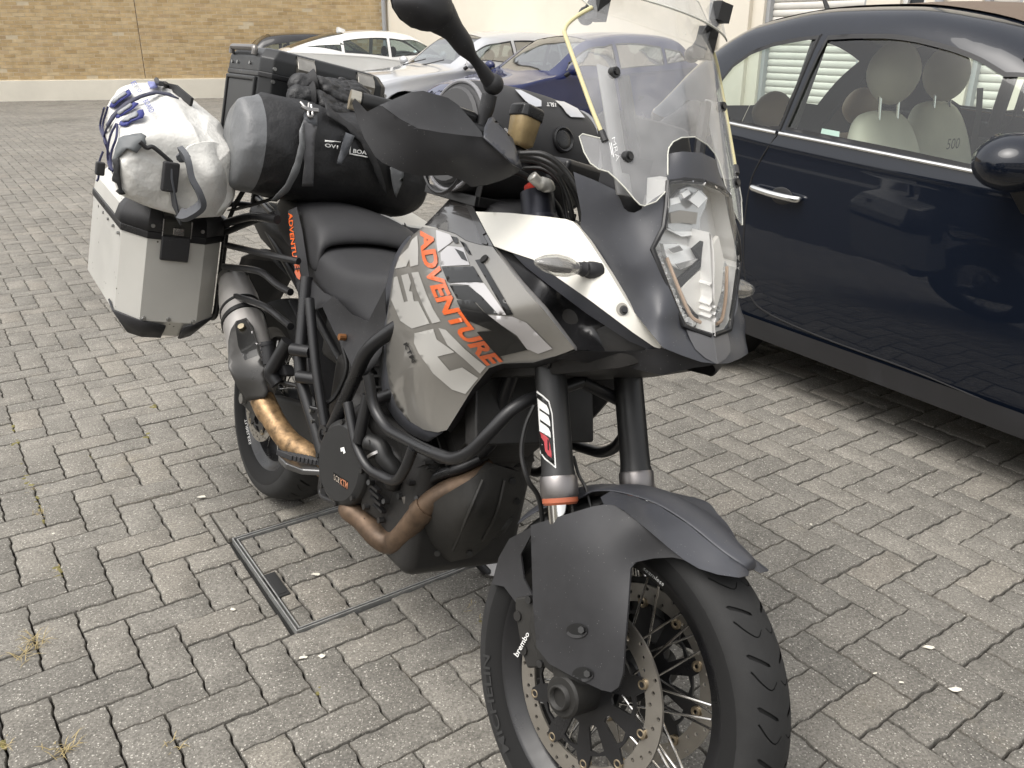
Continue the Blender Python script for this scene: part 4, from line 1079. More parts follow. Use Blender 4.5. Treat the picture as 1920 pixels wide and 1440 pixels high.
# fork
def sp(o): o.matrix_basis = SM; return o
def fork_pt(s, d): return FC + V((-.001, s * .108, 0)) + KAX * d
for s in (-1, 1):
    fl = sp(obj('fork_leg', lathe([(.30, .0), (.30, .0255), (.90, .0255), (.90, 0)], fork_pt(s, 0), KAX, 28) if False else tube([fork_pt(s, .335), fork_pt(s, .37), fork_pt(s, .375), fork_pt(s, .40), fork_pt(s, .83)], [.0305, .0305, .029, .0285, .0275], 28), mat('fork_anthracite', (.020, .020, .020), .38, var=(10, .12), rvar=(6, .08)), bike))
    obj('collar', tube([fork_pt(s, .328), fork_pt(s, .334), fork_pt(s, .362), fork_pt(s, .366)], [.0315, .0335, .0335, .0315], 28), mat('collar_alloy', (.27, .255, .25), .4, .9), fl)
    obj('dust_seal', tube([fork_pt(s, .316), fork_pt(s, .320), fork_pt(s, .328)], [.0285, .0315, .0315], 28), mat('seal_orange', (.42, .12, .06), .4), fl)
    obj('stanchion', tube([fork_pt(s, .08), fork_pt(s, .33)], .0235, 24), mat('polished_tube', (.72, .71, .68), .08, 1), fl)
    lo = obj('axle_clamp', join(tube([fork_pt(s, -.02), fork_pt(s, .03), fork_pt(s, .10), fork_pt(s, .17)], [.030, .034, .029, .027], 20), lathe([(-.03, .0), (-.03, .036), (.03, .036), (.034, .032), (.034, 0)], FC + V((0, s * .108, 0)), (0, s, 0), 28)), M_DIRTY, fl, angle=40)
    obj('axle_tube', tube([FC + V((0, s * .09, 0)), FC + V((0, s * .152, 0))], .021, 24, caps=False), M_DIRTY, lo, solid=.004)
    obj('axle_bore', cyl(FC + V((0, s * .10, 0)), FC + V((0, s * .128, 0)), .0165, None, 20), M_DARK, lo)
    obj('fork_cap', join(lathe([(.83, .0), (.83, .031), (.878, .031), (.88, .0)], fork_pt(s, 0), KAX, 32), lathe([(.79, .0), (.79, .0375), (.826, .0375), (.83, .036), (.83, 0)], fork_pt(s, 0), KAX, 32)), mat('blue_black_anodised', (.016, .017, .026), .36, .4), fl)
    obj('preload_ring', join(lathe([(.878, .0), (.878, .0225), (.882, .0235), (.890, .0235), (.893, .021), (.893, .0)], fork_pt(s, 0), KAX, 12)), M_RED if s < 0 else M_FRAME, fl, angle=20)
    obj('adjuster', lathe([(.893, 0), (.893, .014), (.902, .014), (.902, .010), (.908, .010), (.908, 0)], fork_pt(s, 0), KAX, 8), M_FRAME, fl, angle=20)
# printed badge on the right tube
def fork_hit(px, py, lift=.001):
    o, d = bray(px, py, True); d.normalize(); a0 = fork_pt(-1, 0); k = KAX
    w0 = o - a0; A = d - k * d.dot(k); Bv = w0 - k * w0.dot(k); a, b, c_ = A.dot(A), 2 * A.dot(Bv), Bv.dot(Bv) - (.0285 + lift) ** 2; D = b * b - 4 * a * c_
    if D < 0: return None
    return o + d * ((-b - math.sqrt(D)) / (2 * a))
LEGR = [c for c in bike.children if c.name.startswith('fork_leg')][0]
bo = [(1003, 730), (1018, 741), (1030, 752), (1036, 775), (1043, 879), (1021, 861), (1013, 850), (1011, 838)]
decal('badge_edge', [bo], lambda a, b: fork_hit(a, b, .0004), M_WPRINT, LEGR, 5)
cx_, cy_ = sum(p[0] for p in bo) / 8, sum(p[1] for p in bo) / 8
decal('badge_field', [[(1005, 736), (1017, 744), (1028, 754), (1034, 776), (1040, 873), (1022, 858.5), (1015, 848), (1013, 838)]], lambda a, b: fork_hit(a, b, .0009), M_INK, LEGR, 5)
wpx = lambda x, y: (1000 + x / 5.28, 720 + y / 5.28)
decal('badge_letter', [[wpx(*q) for q in ((40, 142), (100, 188), (132, 212), (152, 255), (158, 305), (60, 240), (62, 262), (120, 300), (150, 325), (164, 370), (168, 420), (65, 350), (68, 375), (125, 415), (152, 440), (168, 480), (173, 533), (60, 465))]], lambda a, b: fork_hit(a, b, .0014), M_WPRINT, LEGR, 4)
decal('badge_letter', [[wpx(*q) for q in ((64, 474), (125, 515), (150, 540), (166, 600), (180, 690), (180, 731), (145, 706), (116, 660), (106, 570), (78, 530), (74, 505))]], lambda a, b: fork_hit(a, b, .0014), mat('red_print', (.42, .05, .06), .45), LEGR, 4)
decal('badge_slit', [[wpx(*q) for q in ((138, 545), (153, 562), (156, 662), (141, 648))]], lambda a, b: fork_hit(a, b, .0019), M_INK, LEGR, 4)
for z_, nm in ((.83, 'lower_clamp'), (.60, 'lower_clamp')):
    q0, q1 = fork_pt(-1, z_ - .02), fork_pt(1, z_ - .02)
    sp(obj('fork_clamp', loft([[p + V((a, 0, b)) for a, b in ((-.05, -.018), (.035, -.018), (.035, .018), (-.05, .018))] for p in (q0 + V((0, -.03, 0)), q0.lerp(q1, .5) + V((-.03, 0, 0)), q1 + V((0, .03, 0)))]), M_FRAME, bike, bevel=.006))
# mudguard: crown over the tyre
fx = lambda a, rr, y: FC + V((rr * math.cos(a), y, rr * math.sin(a)))
CRE = [(1105, 922, -.062), (1145, 921, -.056), (1190, 931, -.050), (1235, 948, -.045), (1290, 983, -.040), (1345, 1028, -.032), (1378, 1052, -.025), (1395, 1063, -.018)]
cr_ = smooth_path([BY(a, b, y, True) for a, b, y in CRE], 4)
rows = []
for i in range(6):
    a = R(146 - 6.2 * i); rows.append([fx(a, .347 - .028 * abs(y) ** 2.2, y * .072) for y in (-1, -.7, -.35, 0, .35, .7, 1)])
rows = [[V(p) for p in r] for r in rows]
for q in cr_:
    rows.append([V((q.x, q.y * k, q.z + .008 * (1 - k * k))) for k in (1, .7, .35, 0, -.35, -.7, -1)])
tipq = BY(1407, 1071, 0, True); rows.append([tipq + V((0, -.010 * k, 0)) for k in (1, .7, .35, 0, -.35, -.7, -1)])
mg = sp(obj('front_mudguard', gridsurf(rows), M_GREYPL, bike, solid=.004, off=0, sub=1, angle=179))
# side wings of the mudguard (fork guards), right one as read from the photograph and its mirror
out_ = [(995, 985), (1050, 968), (1110, 950), (1132, 946), (1152, 946), (1172, 955), (1215, 990), (1255, 1025), (1285, 1052), (1310, 1068), (1345, 1079), (1395, 1083), (1412, 1076), (1413, 1069), (1385, 1036), (1352, 1006), (1405, 1066), (1375, 1066), (1330, 1058)]
guard = [(995, 985), (1050, 968), (1110, 950), (1132, 946), (1150, 947), (1170, 957), (1215, 994), (1255, 1028), (1283, 1050), (1262, 1045), (1225, 1047), (1192, 1054), (1182, 1066), (1177, 1140), (1172, 1200), (1168, 1262), (1160, 1288), (1146, 1298), (1128, 1294), (1080, 1272), (1030, 1245), (1006, 1214), (999, 1130)]
gctrl = [(995, 985, -.125), (1140, 948, -.115), (1283, 1050, -.082), (1225, 1047, -.095), (1182, 1066, -.120), (1172, 1200, -.140), (1146, 1298, -.145), (1006, 1214, -.145), (999, 1100, -.138), (1085, 1130, -.155), (1085, 1020, -.146), (1180, 990, -.118)]
gG0 = pxsurf(guard, gctrl, 10, 'y', True); gG = thick(gG0, (0, .004, 0))
for s in (1, -1):
    q = sp(obj('fork_guard', gG if s > 0 else mirror_y(gG), M_MATT, bike, angle=40))
    if s > 0: FG = q
# wing from guard to mudguard nose
nose = [(1132, 946)] + [(1126, 932)] + [(a, b) for a, b, y in CRE[1:]] + [(1403, 1071), (1402, 1079), (1385, 1083), (1345, 1077), (1310, 1066), (1283, 1050), (1255, 1028), (1215, 994), (1170, 957), (1150, 947)]
nctrl = [(1132, 946, -.115), (1126, 932, -.082)] + CRE[1:] + [(1403, 1071, -.011), (1402, 1079, -.020), (1385, 1083, -.044), (1345, 1077, -.062), (1310, 1066, -.074), (1283, 1050, -.084), (1255, 1028, -.094), (1215, 994, -.107), (1170, 957, -.116), (1215, 965, -.072), (1300, 1025, -.058)]
gN = thick(pxsurf(nose, nctrl, 9, 'y', True), (0, .003, -.001))
for s in (1, -1): sp(obj('mudguard_flank', gN if s > 0 else mirror_y(gN), M_GREYPL, bike, angle=40))
rear_w = [(1003, 985), (955, 1010), (935, 1045), (922, 1095), (945, 1100), (975, 1140), (1008, 1178), (1010, 1140), (982, 1085), (976, 1040), (992, 1010)]
gR = thick(pxsurf(rear_w, [(1003, 985, -.105), (935, 1045, -.072), (922, 1095, -.070), (1008, 1165, -.112), (980, 1060, -.088)], 9, 'y', True), (0, .004, 0))
for s in (1, -1): sp(obj('mudguard_rear_flank', gR if s > 0 else mirror_y(gR), M_MATT, bike, angle=40))
hg = on_surface(gG0, True)
for (a, b) in ((1085, 1180), (1096, 1262)):
    q = hg(a - 4, b + 2, .0006); nrm = V((0, -1, .1)).normalized()
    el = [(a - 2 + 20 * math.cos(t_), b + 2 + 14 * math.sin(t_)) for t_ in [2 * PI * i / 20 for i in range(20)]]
    decal('bolt_recess_shade', [el], lambda x, y: hg(x, y, .0018), mat('recess_shade_black', (.008, .008, .008), .6), FG, 6)  # flat dark ellipse: the shade of a sunken recess painted on
    decal('recess_rim_light', [[(a - 2 + 20 * math.cos(t_), b + 2 + 14 * math.sin(t_)) for t_ in [R(20 + 14 * i) for i in range(11)]] + [(a + 19 * math.cos(t_), b - 1 + 11 * math.sin(t_)) for t_ in [R(160 - 14 * i) for i in range(11)]]], lambda x, y: hg(x, y, .0024), mat('rim_highlight_grey', (.05, .05, .052), .45), FG, 6)  # paler crescent painted as light along the lower lip
    q2 = hg(a + 9, b, .002); obj('bolt', cyl(q2, q2 + V((.001, -.006, .001)), .0068, .006, 6), mat('dull_bolt', (.10, .10, .10), .4, .9), FG, angle=20)
# caliper on the right leg and its mirror
for s in (-1, 1):
    c_ = FC + V((-.125, s * .083, .045)); e_ = V((math.cos(R(125)), 0, math.sin(R(125)))); f_ = V((e_.z, 0, -e_.x))
    cal = sp(obj('brake_caliper', loft([[c_ + e_ * a + f_ * b * k + V((0, y * s, 0)) for a, b in ((-.062, -.026), (-.035, -.034), (.035, -.034), (.062, -.026), (.062, .020), (.03, .030), (-.03, .030), (-.062, .020))] for y, k in ((-.026, .8), (-.018, 1), (.024, 1), (.034, .82))]), M_DIRTY, bike, bevel=.005, seg=2))
    for a in (-.055, .055): obj('caliper_bolt', cyl(c_ + e_ * a + V((0, s * .03, 0)) + f_ * .02, c_ + e_ * a + V((0, s * .042, 0)) + f_ * .02, .007, None, 8), mat('dull_bolt', (.10, .10, .10), .4, .9), cal)
    for a in (-.03, .03): obj('pad_pin', cyl(c_ + e_ * a + f_ * -.02 + V((0, s * .03, 0)), c_ + e_ * a + f_ * -.02 + V((0, s * .038, 0)), .009, None, 12), M_ENG, cal)
    obj('caliper_bracket', loft([[fork_pt(s, d) + V((-.03 - k, s * b, 0)) for b in (-.012, .012)] + [fork_pt(s, d) + V((.0, s * b, 0)) for b in (.012, -.012)] for d, k in ((.01, .045), (.06, .07), (.12, .05))]), M_DIRTY, cal, bevel=.004)
    if s < 0: text_decal('caliper_lettering', 'brembo', lambda px, py, lift=0: BY(px, py, -.1235, True), M_WPRINT, cal, [(971, 1233), (993, 1189), (986, 1183), (963, 1226)], bold=.02)
# hoses on the fork
sp(obj('brake_hose', tube(smooth_path([BY(1002, 760, -.12, True), BY(985, 800, -.13, True), BY(978, 850, -.135, True), BY(990, 900, -.13, True), BY(1014, 950, -.10, True), BY(1020, 1100, -.07, True), BY(1000, 1170, -.08, True)], 6), .0045, 8), M_CABLE, bike))
sp(obj('sensor_cable', tube(smooth_path([BY(1075, 855, -.06, True), BY(1085, 890, -.05, True), BY(1098, 915, -.05, True), BY(1110, 960, -.05, True)], 6), .003, 8), M_CABLE, bike))
# ------------------------------------------------------------------ rear wheel, swing arm, side stand
rwl, rw2 = moto_wheel('rear_wheel', RC, .318, .172, .222, False, 24)
for k in range(32):
    a = 2 * PI * k / 32; side = -1 if k % 2 else 1; off = (1 if (k // 2) % 2 else -1) * R(27)
    obj('spoke', tube([RC + V((.05 * math.cos(a), side * .05, .05 * math.sin(a))), RC + V((.19 * math.cos(a + off), side * .03, .19 * math.sin(a + off)))], .0024, 6), sm_, rwl)
disc_assembly(RC, -.095, .1335, .105, rwl, nb=6)
text_decal('tyre_lettering', 'TUBELESS', lambda px, py, lift=0: BY(px, py, -.0862), M_WPRINT, rwl, [(462, 785), (471, 832), (467, 834), (458, 787)])
parts('swing_arm', join(loft([[V((x, s * y, z)) + V((0, a, b)) for a, b in ((-.022, -.045 * k), (.022, -.045 * k), (.022, .045 * k), (-.022, .045 * k))] for x, y, z, k in ((-.06, .125, .318, .7), (.05, .125, .325, .85), (.35, .105, .37, 1.2), (.56, .095, .40, 1.1))]) if False else
    join(*[loft([[V((x, s * y + a, z + b * k)) for a, b in ((-.02, -.045), (.02, -.045), (.02, .045), (-.02, .045))] for x, y, z, k in ((-.07, .125, .318, .7), (.05, .125, .325, .85), (.35, .11, .37, 1.25), (.58, .10, .41, 1.1))]) for s in (-1, 1)])), M_DIRTY, bike, bevel=.01)
obj('rear_axle', cyl((0, -.16, .318), (0, .16, .318), .016, None, 20), M_BOLT, bike)
obj('rear_caliper', box((.12, -.115, .36), (.11, .05, .06)), M_DIRTY, bike, bevel=.01)
ft = IBM @ (wground(915, 1078) + V((0, 0, .006)))
stand = obj('side_stand', tube([V((.62, .13, .30)), V((.66, .19, .19)), ft], [.016, .014, .012], 12), M_FRAME, bike)
fo = IBM @ wground(918, 1078)
plate = [IBM @ (wground(900 + 32 + 32 * math.cos(t_), 1072 + 14 * math.sin(t_)) + V((0, 0, .002))) for t_ in [2 * PI * i / 16 for i in range(16)]]
obj('stand_foot', prism(plate, IBM.to_3x3() @ V((0, 0, .008))), M_STEEL, stand, angle=30)
# ------------------------------------------------------------------ engine and exhaust
obj('engine_block', join(box((.83, 0, .42), (.46, .30, .30)), box((.62, 0, .46), (.20, .26, .34)), box((.80, 0, .36), (.46, .22, .12))), M_ENG, bike, bevel=.03, seg=3)
for nm, c_, ang in (('front_cylinder', V((1.02, 0, .60)), R(52)), ('rear_cylinder', V((.72, 0, .68)), R(108))):
    d_ = V((math.cos(ang), 0, math.sin(ang))); a_, b_, _ = basis(d_, (0, 1, 0))
    cy = obj(nm, loft([[c_ + d_ * h + V((0, 1, 0)) * y * k + d_.cross(V((0, 1, 0))) * x * k for x, y in ((-.07, -.10), (.07, -.10), (.085, -.07), (.085, .07), (.07, .10), (-.07, .10), (-.085, .07), (-.085, -.07))] for h, k in ((-.14, 1), (.03, 1), (.03, 1.06), (.15, 1.06), (.18, .9))]), M_ENG, bike, bevel=.008)
    for i in range(5): obj('fin', loft([[c_ + d_ * (-.11 + i * .026 + h) + V((0, 1, 0)) * y + d_.cross(V((0, 1, 0))) * x for x, y in ((-.085, -.115), (.085, -.115), (.085, .115), (-.085, .115))] for h in (0, .006)]), M_ENG, cy)
ccx = BX(643, 868, .80)
cn = V((.10, -1, .04)).normalized()
ca, cb_, _ = basis(cn)
clutch = obj('clutch_cover', lathe([(-.03, .100), (.0, .100), (.004, .098), (.010, .090), (.0125, .086), (.0125, 0)], ccx, cn, 48), mat('clutch_cover_grey', (.030, .030, .030), .42, .3, var=(16, .12), bump=(400, .12, .0008)), bike, angle=28)
for i in range(8):
    a = 2 * PI * i / 8 + .2; q = ccx + (ca * math.cos(a) + cb_ * math.sin(a)) * .094 + cn * .006; obj('cover_bolt', cyl(q, q + cn * .008, .006, None, 6), M_ENG, clutch, angle=20)
def plane_hit(c, n):
    def h(px, py, lift=0): o, d = bray(px, py); return o + d * ((c - o).dot(n) / d.dot(n))
    return h
ch_ = plane_hit(ccx + cn * .0135, cn)
decal('cover_badge', [[(625, 885), (653, 903), (651, 919), (624, 899)]], lambda a, b: plane_hit(ccx + cn * .0130, cn)(a, b), M_INK, clutch, 6)
text_decal('cover_lettering', 'KTM', ch_, mat('dull_orange_print', (.40, .16, .08), .5), clutch, [(637.5, 908), (651, 917), (652.5, 905), (638.5, 896.5)], bold=.03)
text_decal('cover_lettering', 'LC8', ch_, mat('beige_print', (.42, .36, .30), .5), clutch, [(626, 899), (635.5, 906), (636.5, 896), (626.5, 888.5)], bold=.0)
decal('cover_mark', [[(638, 840), (645, 838), (648, 849), (644, 851), (643, 846), (639, 847)]], ch_, M_WPRINT, clutch, 5)
obj('engine_side_case', loft([[BX(px, py, x) + V((0, y, 0)) for px, py, x in ((655, 800, .86), (700, 815, .92), (745, 860, .98), (760, 920, 1.0), (745, 985, .98), (700, 985, .92), (665, 965, .88))] for y in (.03, .0)]) if False else
    prism([BX(px, py, x) for px, py, x in ((668, 815, .86), (712, 820, .92), (748, 860, .97), (762, 920, .99), (750, 985, .97), (705, 980, .92), (672, 955, .88))], (0, .10, 0)), M_ENG, bike, bevel=.012)
parts('engine_bolt', join(*[cyl(BX(a, b, x), BX(a, b, x) + V((0, -.012, 0)), .007, None, 8) for a, b, x in ((700, 830, .92), (740, 870, .97), (755, 930, .99), (718, 975, .94), (690, 950, .90))]), mat('dull_bolt', (.10, .10, .10), .4, .9), bike)
parts('cooling_slots', join(*[box(BX(706 + i * 3, 912 + i * 13, .93) + V((0, -.006, 0)), (.05, .012, .006)) for i in range(4)]), M_FRAME, bike)
hose = obj('coolant_hose', tube(smooth_path([BX(690, 828, .90), BX(712, 838, .93), BX(722, 860, .95), BX(740, 885, .97), BX(735, 910, .96)], 6), .020, 14), M_CABLE, bike, angle=179)
obj('hose_clamp', tube([BX(706, 848, .93), BX(708, 853, .934)], .0225, 16), M_STEEL, hose)
# header from the front cylinder, round the front of the engine and back under
hp = [BX(928, 880, 1.13), BX(885, 905, 1.12), BX(835, 925, 1.09), BX(795, 955, 1.06), BX(755, 1005, 1.01), BX(735, 1018, .975), BX(710, 1008, .94), BX(680, 975, .88), BX(655, 950, .82), V((.70, -.05, .30)), V((.58, -.12, .32))]
header = obj('header_pipe', tube(smooth_path(hp, 6), .0255, 20), M_HEADER, bike, angle=179)
wp_ = smooth_path(hp, 6); obj('weld_ring', tube([wp_[17], wp_[18], wp_[19]], .0285, 20), M_HEADER, header)
lk = [V((.58, -.12, .32)), BX(585, 858, .56), BX(540, 825, .47), BX(505, 775, .38), BX(492, 748, .34)]
obj('link_pipe', tube(smooth_path(lk, 6), [.028] * 6 + [.030] * 12 + [.033] * 7, 20), M_HEADER2, bike, angle=179)
sa, sb = BX(490, 742, .335), BX(438, 525, -.03)
sd = (sb - sa).normalized(); sa_, sb_, _ = basis(sd)
SL = (sb - sa).length
def sring(h, r, k=1.25):
    return [sa + sd * (h * SL) + (sa_ * math.cos(2 * PI * i / 28) * r + sb_ * math.sin(2 * PI * i / 28) * r * k) for i in range(28)]
sil = obj('silencer', loft([sring(h, r, k) for h, r, k in ((.0, .035, 1.1), (.06, .046, 1.15), (.16, .055, 1.2), (.3, .058, 1.2), (.62, .057, 1.2), (.80, .055, 1.15), (.9, .049, 1.1), (.985, .043, 1.05), (1.0, .041, 1.05))]), mat('silencer_steel', (.50, .48, .46), .38, .45, var=(7, .15), rvar=(7, .1)), bike, angle=40)
obj('end_cap', loft([sring(h, r, k) for h, r, k in ((.985, .044, 1.05), (1.0, .045, 1.05), (1.03, .043, 1.05), (1.03, .030, 1.05), (.99, .028, 1.05))], True, False), M_STEEL, sil, angle=40)
obj('outlet', loft([sring(h, r, 1.05) for h, r in ((.992, .030), (.993, .0))]), M_DARK, sil)
obj('sleeve_band', loft([sring(h, r, 1.2) for h, r in ((.60, .0575), (.605, .0605), (.635, .0605), (.64, .0575))], True, False), M_FRAME, sil)
obj('sleeve_band', loft([sring(h, r, 1.17) for h, r in ((.70, .0565), (.703, .0585), (.72, .0585), (.723, .0565))], True, False), M_FRAME, sil)
shp = [(418, 690), (428, 690), (470, 745), (505, 748), (515, 742), (505, 700), (497, 660), (478, 610), (455, 595), (440, 600), (430, 622), (430, 655)]
shield = pxsurf([(428, 640), (428, 690), (446, 728), (462, 752), (497, 746), (503, 735), (494, 690), (486, 650), (475, 612), (462, 596), (443, 602), (433, 618)], [(428, 690, .32), (462, 752, .35), (503, 735, .38), (462, 596, .20), (433, 618, .20), (462, 670, .31), (490, 670, .33)], 9, 'x')
ofs = IBM.to_3x3() @ V((0, 0, 0))
shv = obj('heat_shield', ([q + V((.0, -.022, 0)) if False else q for q in shield[0]], shield[1]), mat('shield_grey', (.075, .073, .070), .36, .4, rvar=(9, .12)), bike, solid=.002, off=0, angle=60)
hsh = on_surface(shield)
decal('shield_panel', [[(440, 604), (462, 600), (481, 640), (483, 667), (459, 676), (447, 650)]], hsh, M_INK, shv, 6)
decal('shield_stripe', [[(471, 622), (477, 620), (491, 655), (494, 676), (488, 676), (485, 660)]], hsh, M_LILAC, shv, 6)
obj('shield_bolt', cyl(hsh(455, 616, .0), hsh(455, 616, .012), .011, .009, 14), mat('brass_bolt', (.42, .37, .27), .3, 1), shv)
# front skid plate / oil tank
sk = []
for px, py, x, s_ in ((0, 0, 0, 0),): pass
sump_out = [(975, 885), (985, 925), (972, 950), (945, 985), (915, 1022), (885, 1045), (845, 1054), (800, 1050), (772, 1020), (790, 960), (830, 930), (880, 900), (930, 872)]
gS = pxsurf(sump_out, [(975, 885, 1.17), (985, 925, 1.16), (915, 1022, 1.12), (845, 1054, 1.06), (772, 1020, 1.0), (830, 930, 1.12), (900, 960, 1.20), (860, 1000, 1.15)], 11, 'x')
obj('skid_plate', gS, M_DIRTY, bike, solid=.03, off=-1, bevel=.006, angle=60)
obj('skid_belly', loft([[V((x, y, z)) for y, z in ((-.13 * k, .40), (-.09 * k, zl), (.09 * k, zl), (.13 * k, .40))] for x, zl, k in ((.62, .33, .8), (.8, .30, 1), (.98, .295, 1), (1.08, .36, .9))]), M_DIRTY, bike, bevel=.02)
obj('radiator', box((1.17, 0, .72), (.04, .30, .18), Matrix.Rotation(R(-20), 3, 'Y')), M_ENG, bike, bevel=.005)
# ------------------------------------------------------------------ frame tubes
def tb(name, pts, r, m=M_FRAME, parent=bike, rad=.05, both=False, n=12):
    P = [BX(*p) if len(p) == 3 and p[0] > 5 else V(p) for p in pts]
    g = tube(fillet(P, rad), r, n); o = obj(name, g, m, parent, angle=60)
    if both: obj(name, mirror_y(g), m, parent, angle=60)
    return o
tb('frame_tube', [(580, 560, .50), (592, 690, .58), (612, 815, .66)], .012, both=True)
tb('frame_tube', [(618, 815, .68), (660, 720, .76), (690, 650, .84), V((1.02, -.10, .93))], .016, both=True)
tb('frame_tube', [(628, 825, .70), (690, 755, .82), V((1.05, -.11, .74)), V((1.15, -.09, .98))], .014, both=True)
tb('frame_tube', [(575, 520, .42), (560, 700, .50), (600, 830, .62), (612, 880, .66)], .016, both=True)
tb('frame_tube', [(610, 880, .66), (612, 930, .68)], .015, both=True)
tb('sub_frame', [V((.70, -.10, .78)), V((.35, -.115, .84)), V((-.10, -.10, .88)), V((-.30, -.08, .90))], .012, both=True)
tb('sub_frame', [V((.55, -.10, .58)), V((.15, -.11, .74)), V((-.2, -.09, .84))], .012, both=True)
obj('swing_pivot', lathe([(-.012, .0), (-.012, .024), (.012, .024), (.012, .014), (.0, .014), (.0, 0)], BX(612, 815, .665), (0, -1, 0), 20), M_FRAME, bike)
hangb = obj('peg_hanger', prism([BX(*p) for p in ((578, 760, .575), (596, 765, .60), (603, 800, .615), (600, 830, .62), (585, 835, .60), (576, 800, .585))], (0, .03, 0)), M_FRAME, bike, bevel=.004)
for a, b, x in ((588, 770, .59), (590, 790, .595), (604, 778, .61), (606, 842, .63), (607, 855, .635)): obj('hanger_bolt', cyl(BX(a, b, x), BX(a, b, x) + V((0, -.010, 0)), .0055, None, 8), M_BOLT, hangb)
for (px, py, x) in ((548, 655, .50), (560, 706, .53)):
    tb('hanger_spigot', [BX(px, py, x), BX(px + 35, py + 5, x + .05)], .016)
tb('passenger_peg_bracket', [BX(540, 640, .43), BX(505, 700, .40), BX(520, 720, .42)], .018)
pp = obj('passenger_peg', prism([BX(*p) for p in ((492, 685, .36), (530, 683, .42), (536, 705, .43), (494, 708, .365))], (0, .03, 0)), M_MATT, bike, bevel=.006)
obj('peg_bolt', cyl(BX(503, 694, .37), BX(503, 694, .37) + V((0, -.008, 0)), .009, None, 12), M_BOLT, pp)
obj('peg_rubber', tube([BX(500, 640, .34), BX(505, 682, .36)], .016, 12), M_MATT, pp)
for i in range(5): obj('rubber_rib', tube([BX(499 + i * 1.2, 643 + i * 9, .34), BX(500 + i * 1.2, 647 + i * 9, .342)], .019, 12), M_MATT, pp)
# rider foot peg with rubber, brake lever
pg = obj('foot_peg', loft([[BX(px, py, x) + V((a, 0, b)) for a, b in ((-.025, -.008), (.025, -.008), (.028, .008), (-.028, .008))] for px, py, x in ((596, 880, .64), (560, 878, .60), (528, 866, .575))]), mat('worn_alloy', (.20, .20, .20), .4, .9), bike, bevel=.004)
for i in range(9):
    q = BX(592 - i * 7.4, 873 - i * 1.4, .632 - i * .0075); obj('peg_cleat', box(q + V((0, 0, .012)), (.05, .006, .014), Matrix.Rotation(.5, 3, 'Z')), M_MATT, pg, bevel=.0015)
tb('brake_lever', [BX(604, 885, .655), BX(600, 925, .66), BX(610, 935, .70), BX(640, 945, .78)], .007)
# ------------------------------------------------------------------ crash bars
tb('crash_bar', [(690, 703, .88), (700, 765, .905), (725, 805, .96), (800, 845, 1.12), (850, 862, 1.21), (880, 850, 1.25), (915, 815, 1.28), (965, 760, 1.30), V((1.30, .0, .80))], .0123, rad=.06, both=True, n=16)
tb('crash_bar', [(652, 755, .82), (668, 840, .88), (690, 880, .93), (742, 906, 1.02), (760, 880, 1.06), (775, 840, 1.08)], .0112, rad=.04, both=True, n=14)
tb('crash_bar', [(690, 740, .88), (672, 830, .885)], .013, both=True)

# more of what fills the dark space between engine and fork
hsk = on_surface(gS)
for P in (((905, 900), (880, 960), (850, 1030)), ((945, 900), (930, 960), (905, 1010))):
    pts = [hsk(a, b, .002) for a, b in P]
    if all(pts): obj('plate_rib', tube(smooth_path(pts, 4), .004, 6), M_DIRTY, bike)
for a, b in ((960, 900), (968, 938), (820, 1035), (795, 1000), (880, 1035)):
    q = hsk(a, b, .001)
    if q: obj('plate_bolt', cyl(q, q + V((.006, -.003, 0)), .007, None, 8), mat('dull_bolt', (.10, .10, .10), .4, .9), bike)
tb('coolant_pipe', [BX(900, 860, 1.12), BX(860, 880, 1.10), BX(820, 890, 1.06), BX(790, 915, 1.03)], .012)
tb('coolant_pipe', [BX(960, 700, 1.20), BX(940, 760, 1.19), BX(930, 820, 1.16), BX(900, 850, 1.13)], .014)
tb('wiring_loom', [BX(800, 850, 1.04), BX(830, 870, 1.07), BX(860, 850, 1.10)], .006)
for i in range(6): obj('cylinder_rib', box(BX(770 + i * 5, 875 - i * 6 + i * 14, 1.03) + V((0, .03, 0)), (.07, .03, .006), Matrix.Rotation(R(-35), 3, 'Y')), M_ENG, bike)
for a, b, x in ((775, 905, 1.03), (790, 935, 1.05), (700, 905, .925), (712, 890, .94), (728, 940, .96), (690, 975, .90), (765, 965, 1.0)):
    parts('engine_bolt', cyl(BX(a, b, x), BX(a, b, x) + V((.002, -.014, .002)), .0065, None, 6), mat('dull_bolt', (.10, .10, .10), .4, .9), bike, angle=20)
obj('oil_line', tube(smooth_path([BX(758, 930, 1.0), BX(765, 955, 1.01), BX(760, 985, 1.0), BX(740, 990, .97)], 5), .007, 10), M_STEEL, bike)
# ------------------------------------------------------------------ bodywork
def both(name, g, m, solid=.0025, off=0, angle=40, push=(-.002, .002, 0), **k):
    g = thick(g, push); solid = 0
    a = obj(name, g, m, bike, solid=solid, off=off, angle=angle, **k); b = obj(name, mirror_y(g), m, bike, solid=solid, off=off, angle=angle, **k); return a
def c6(x, y): return (640 + x / 3, 300 + y / 3)
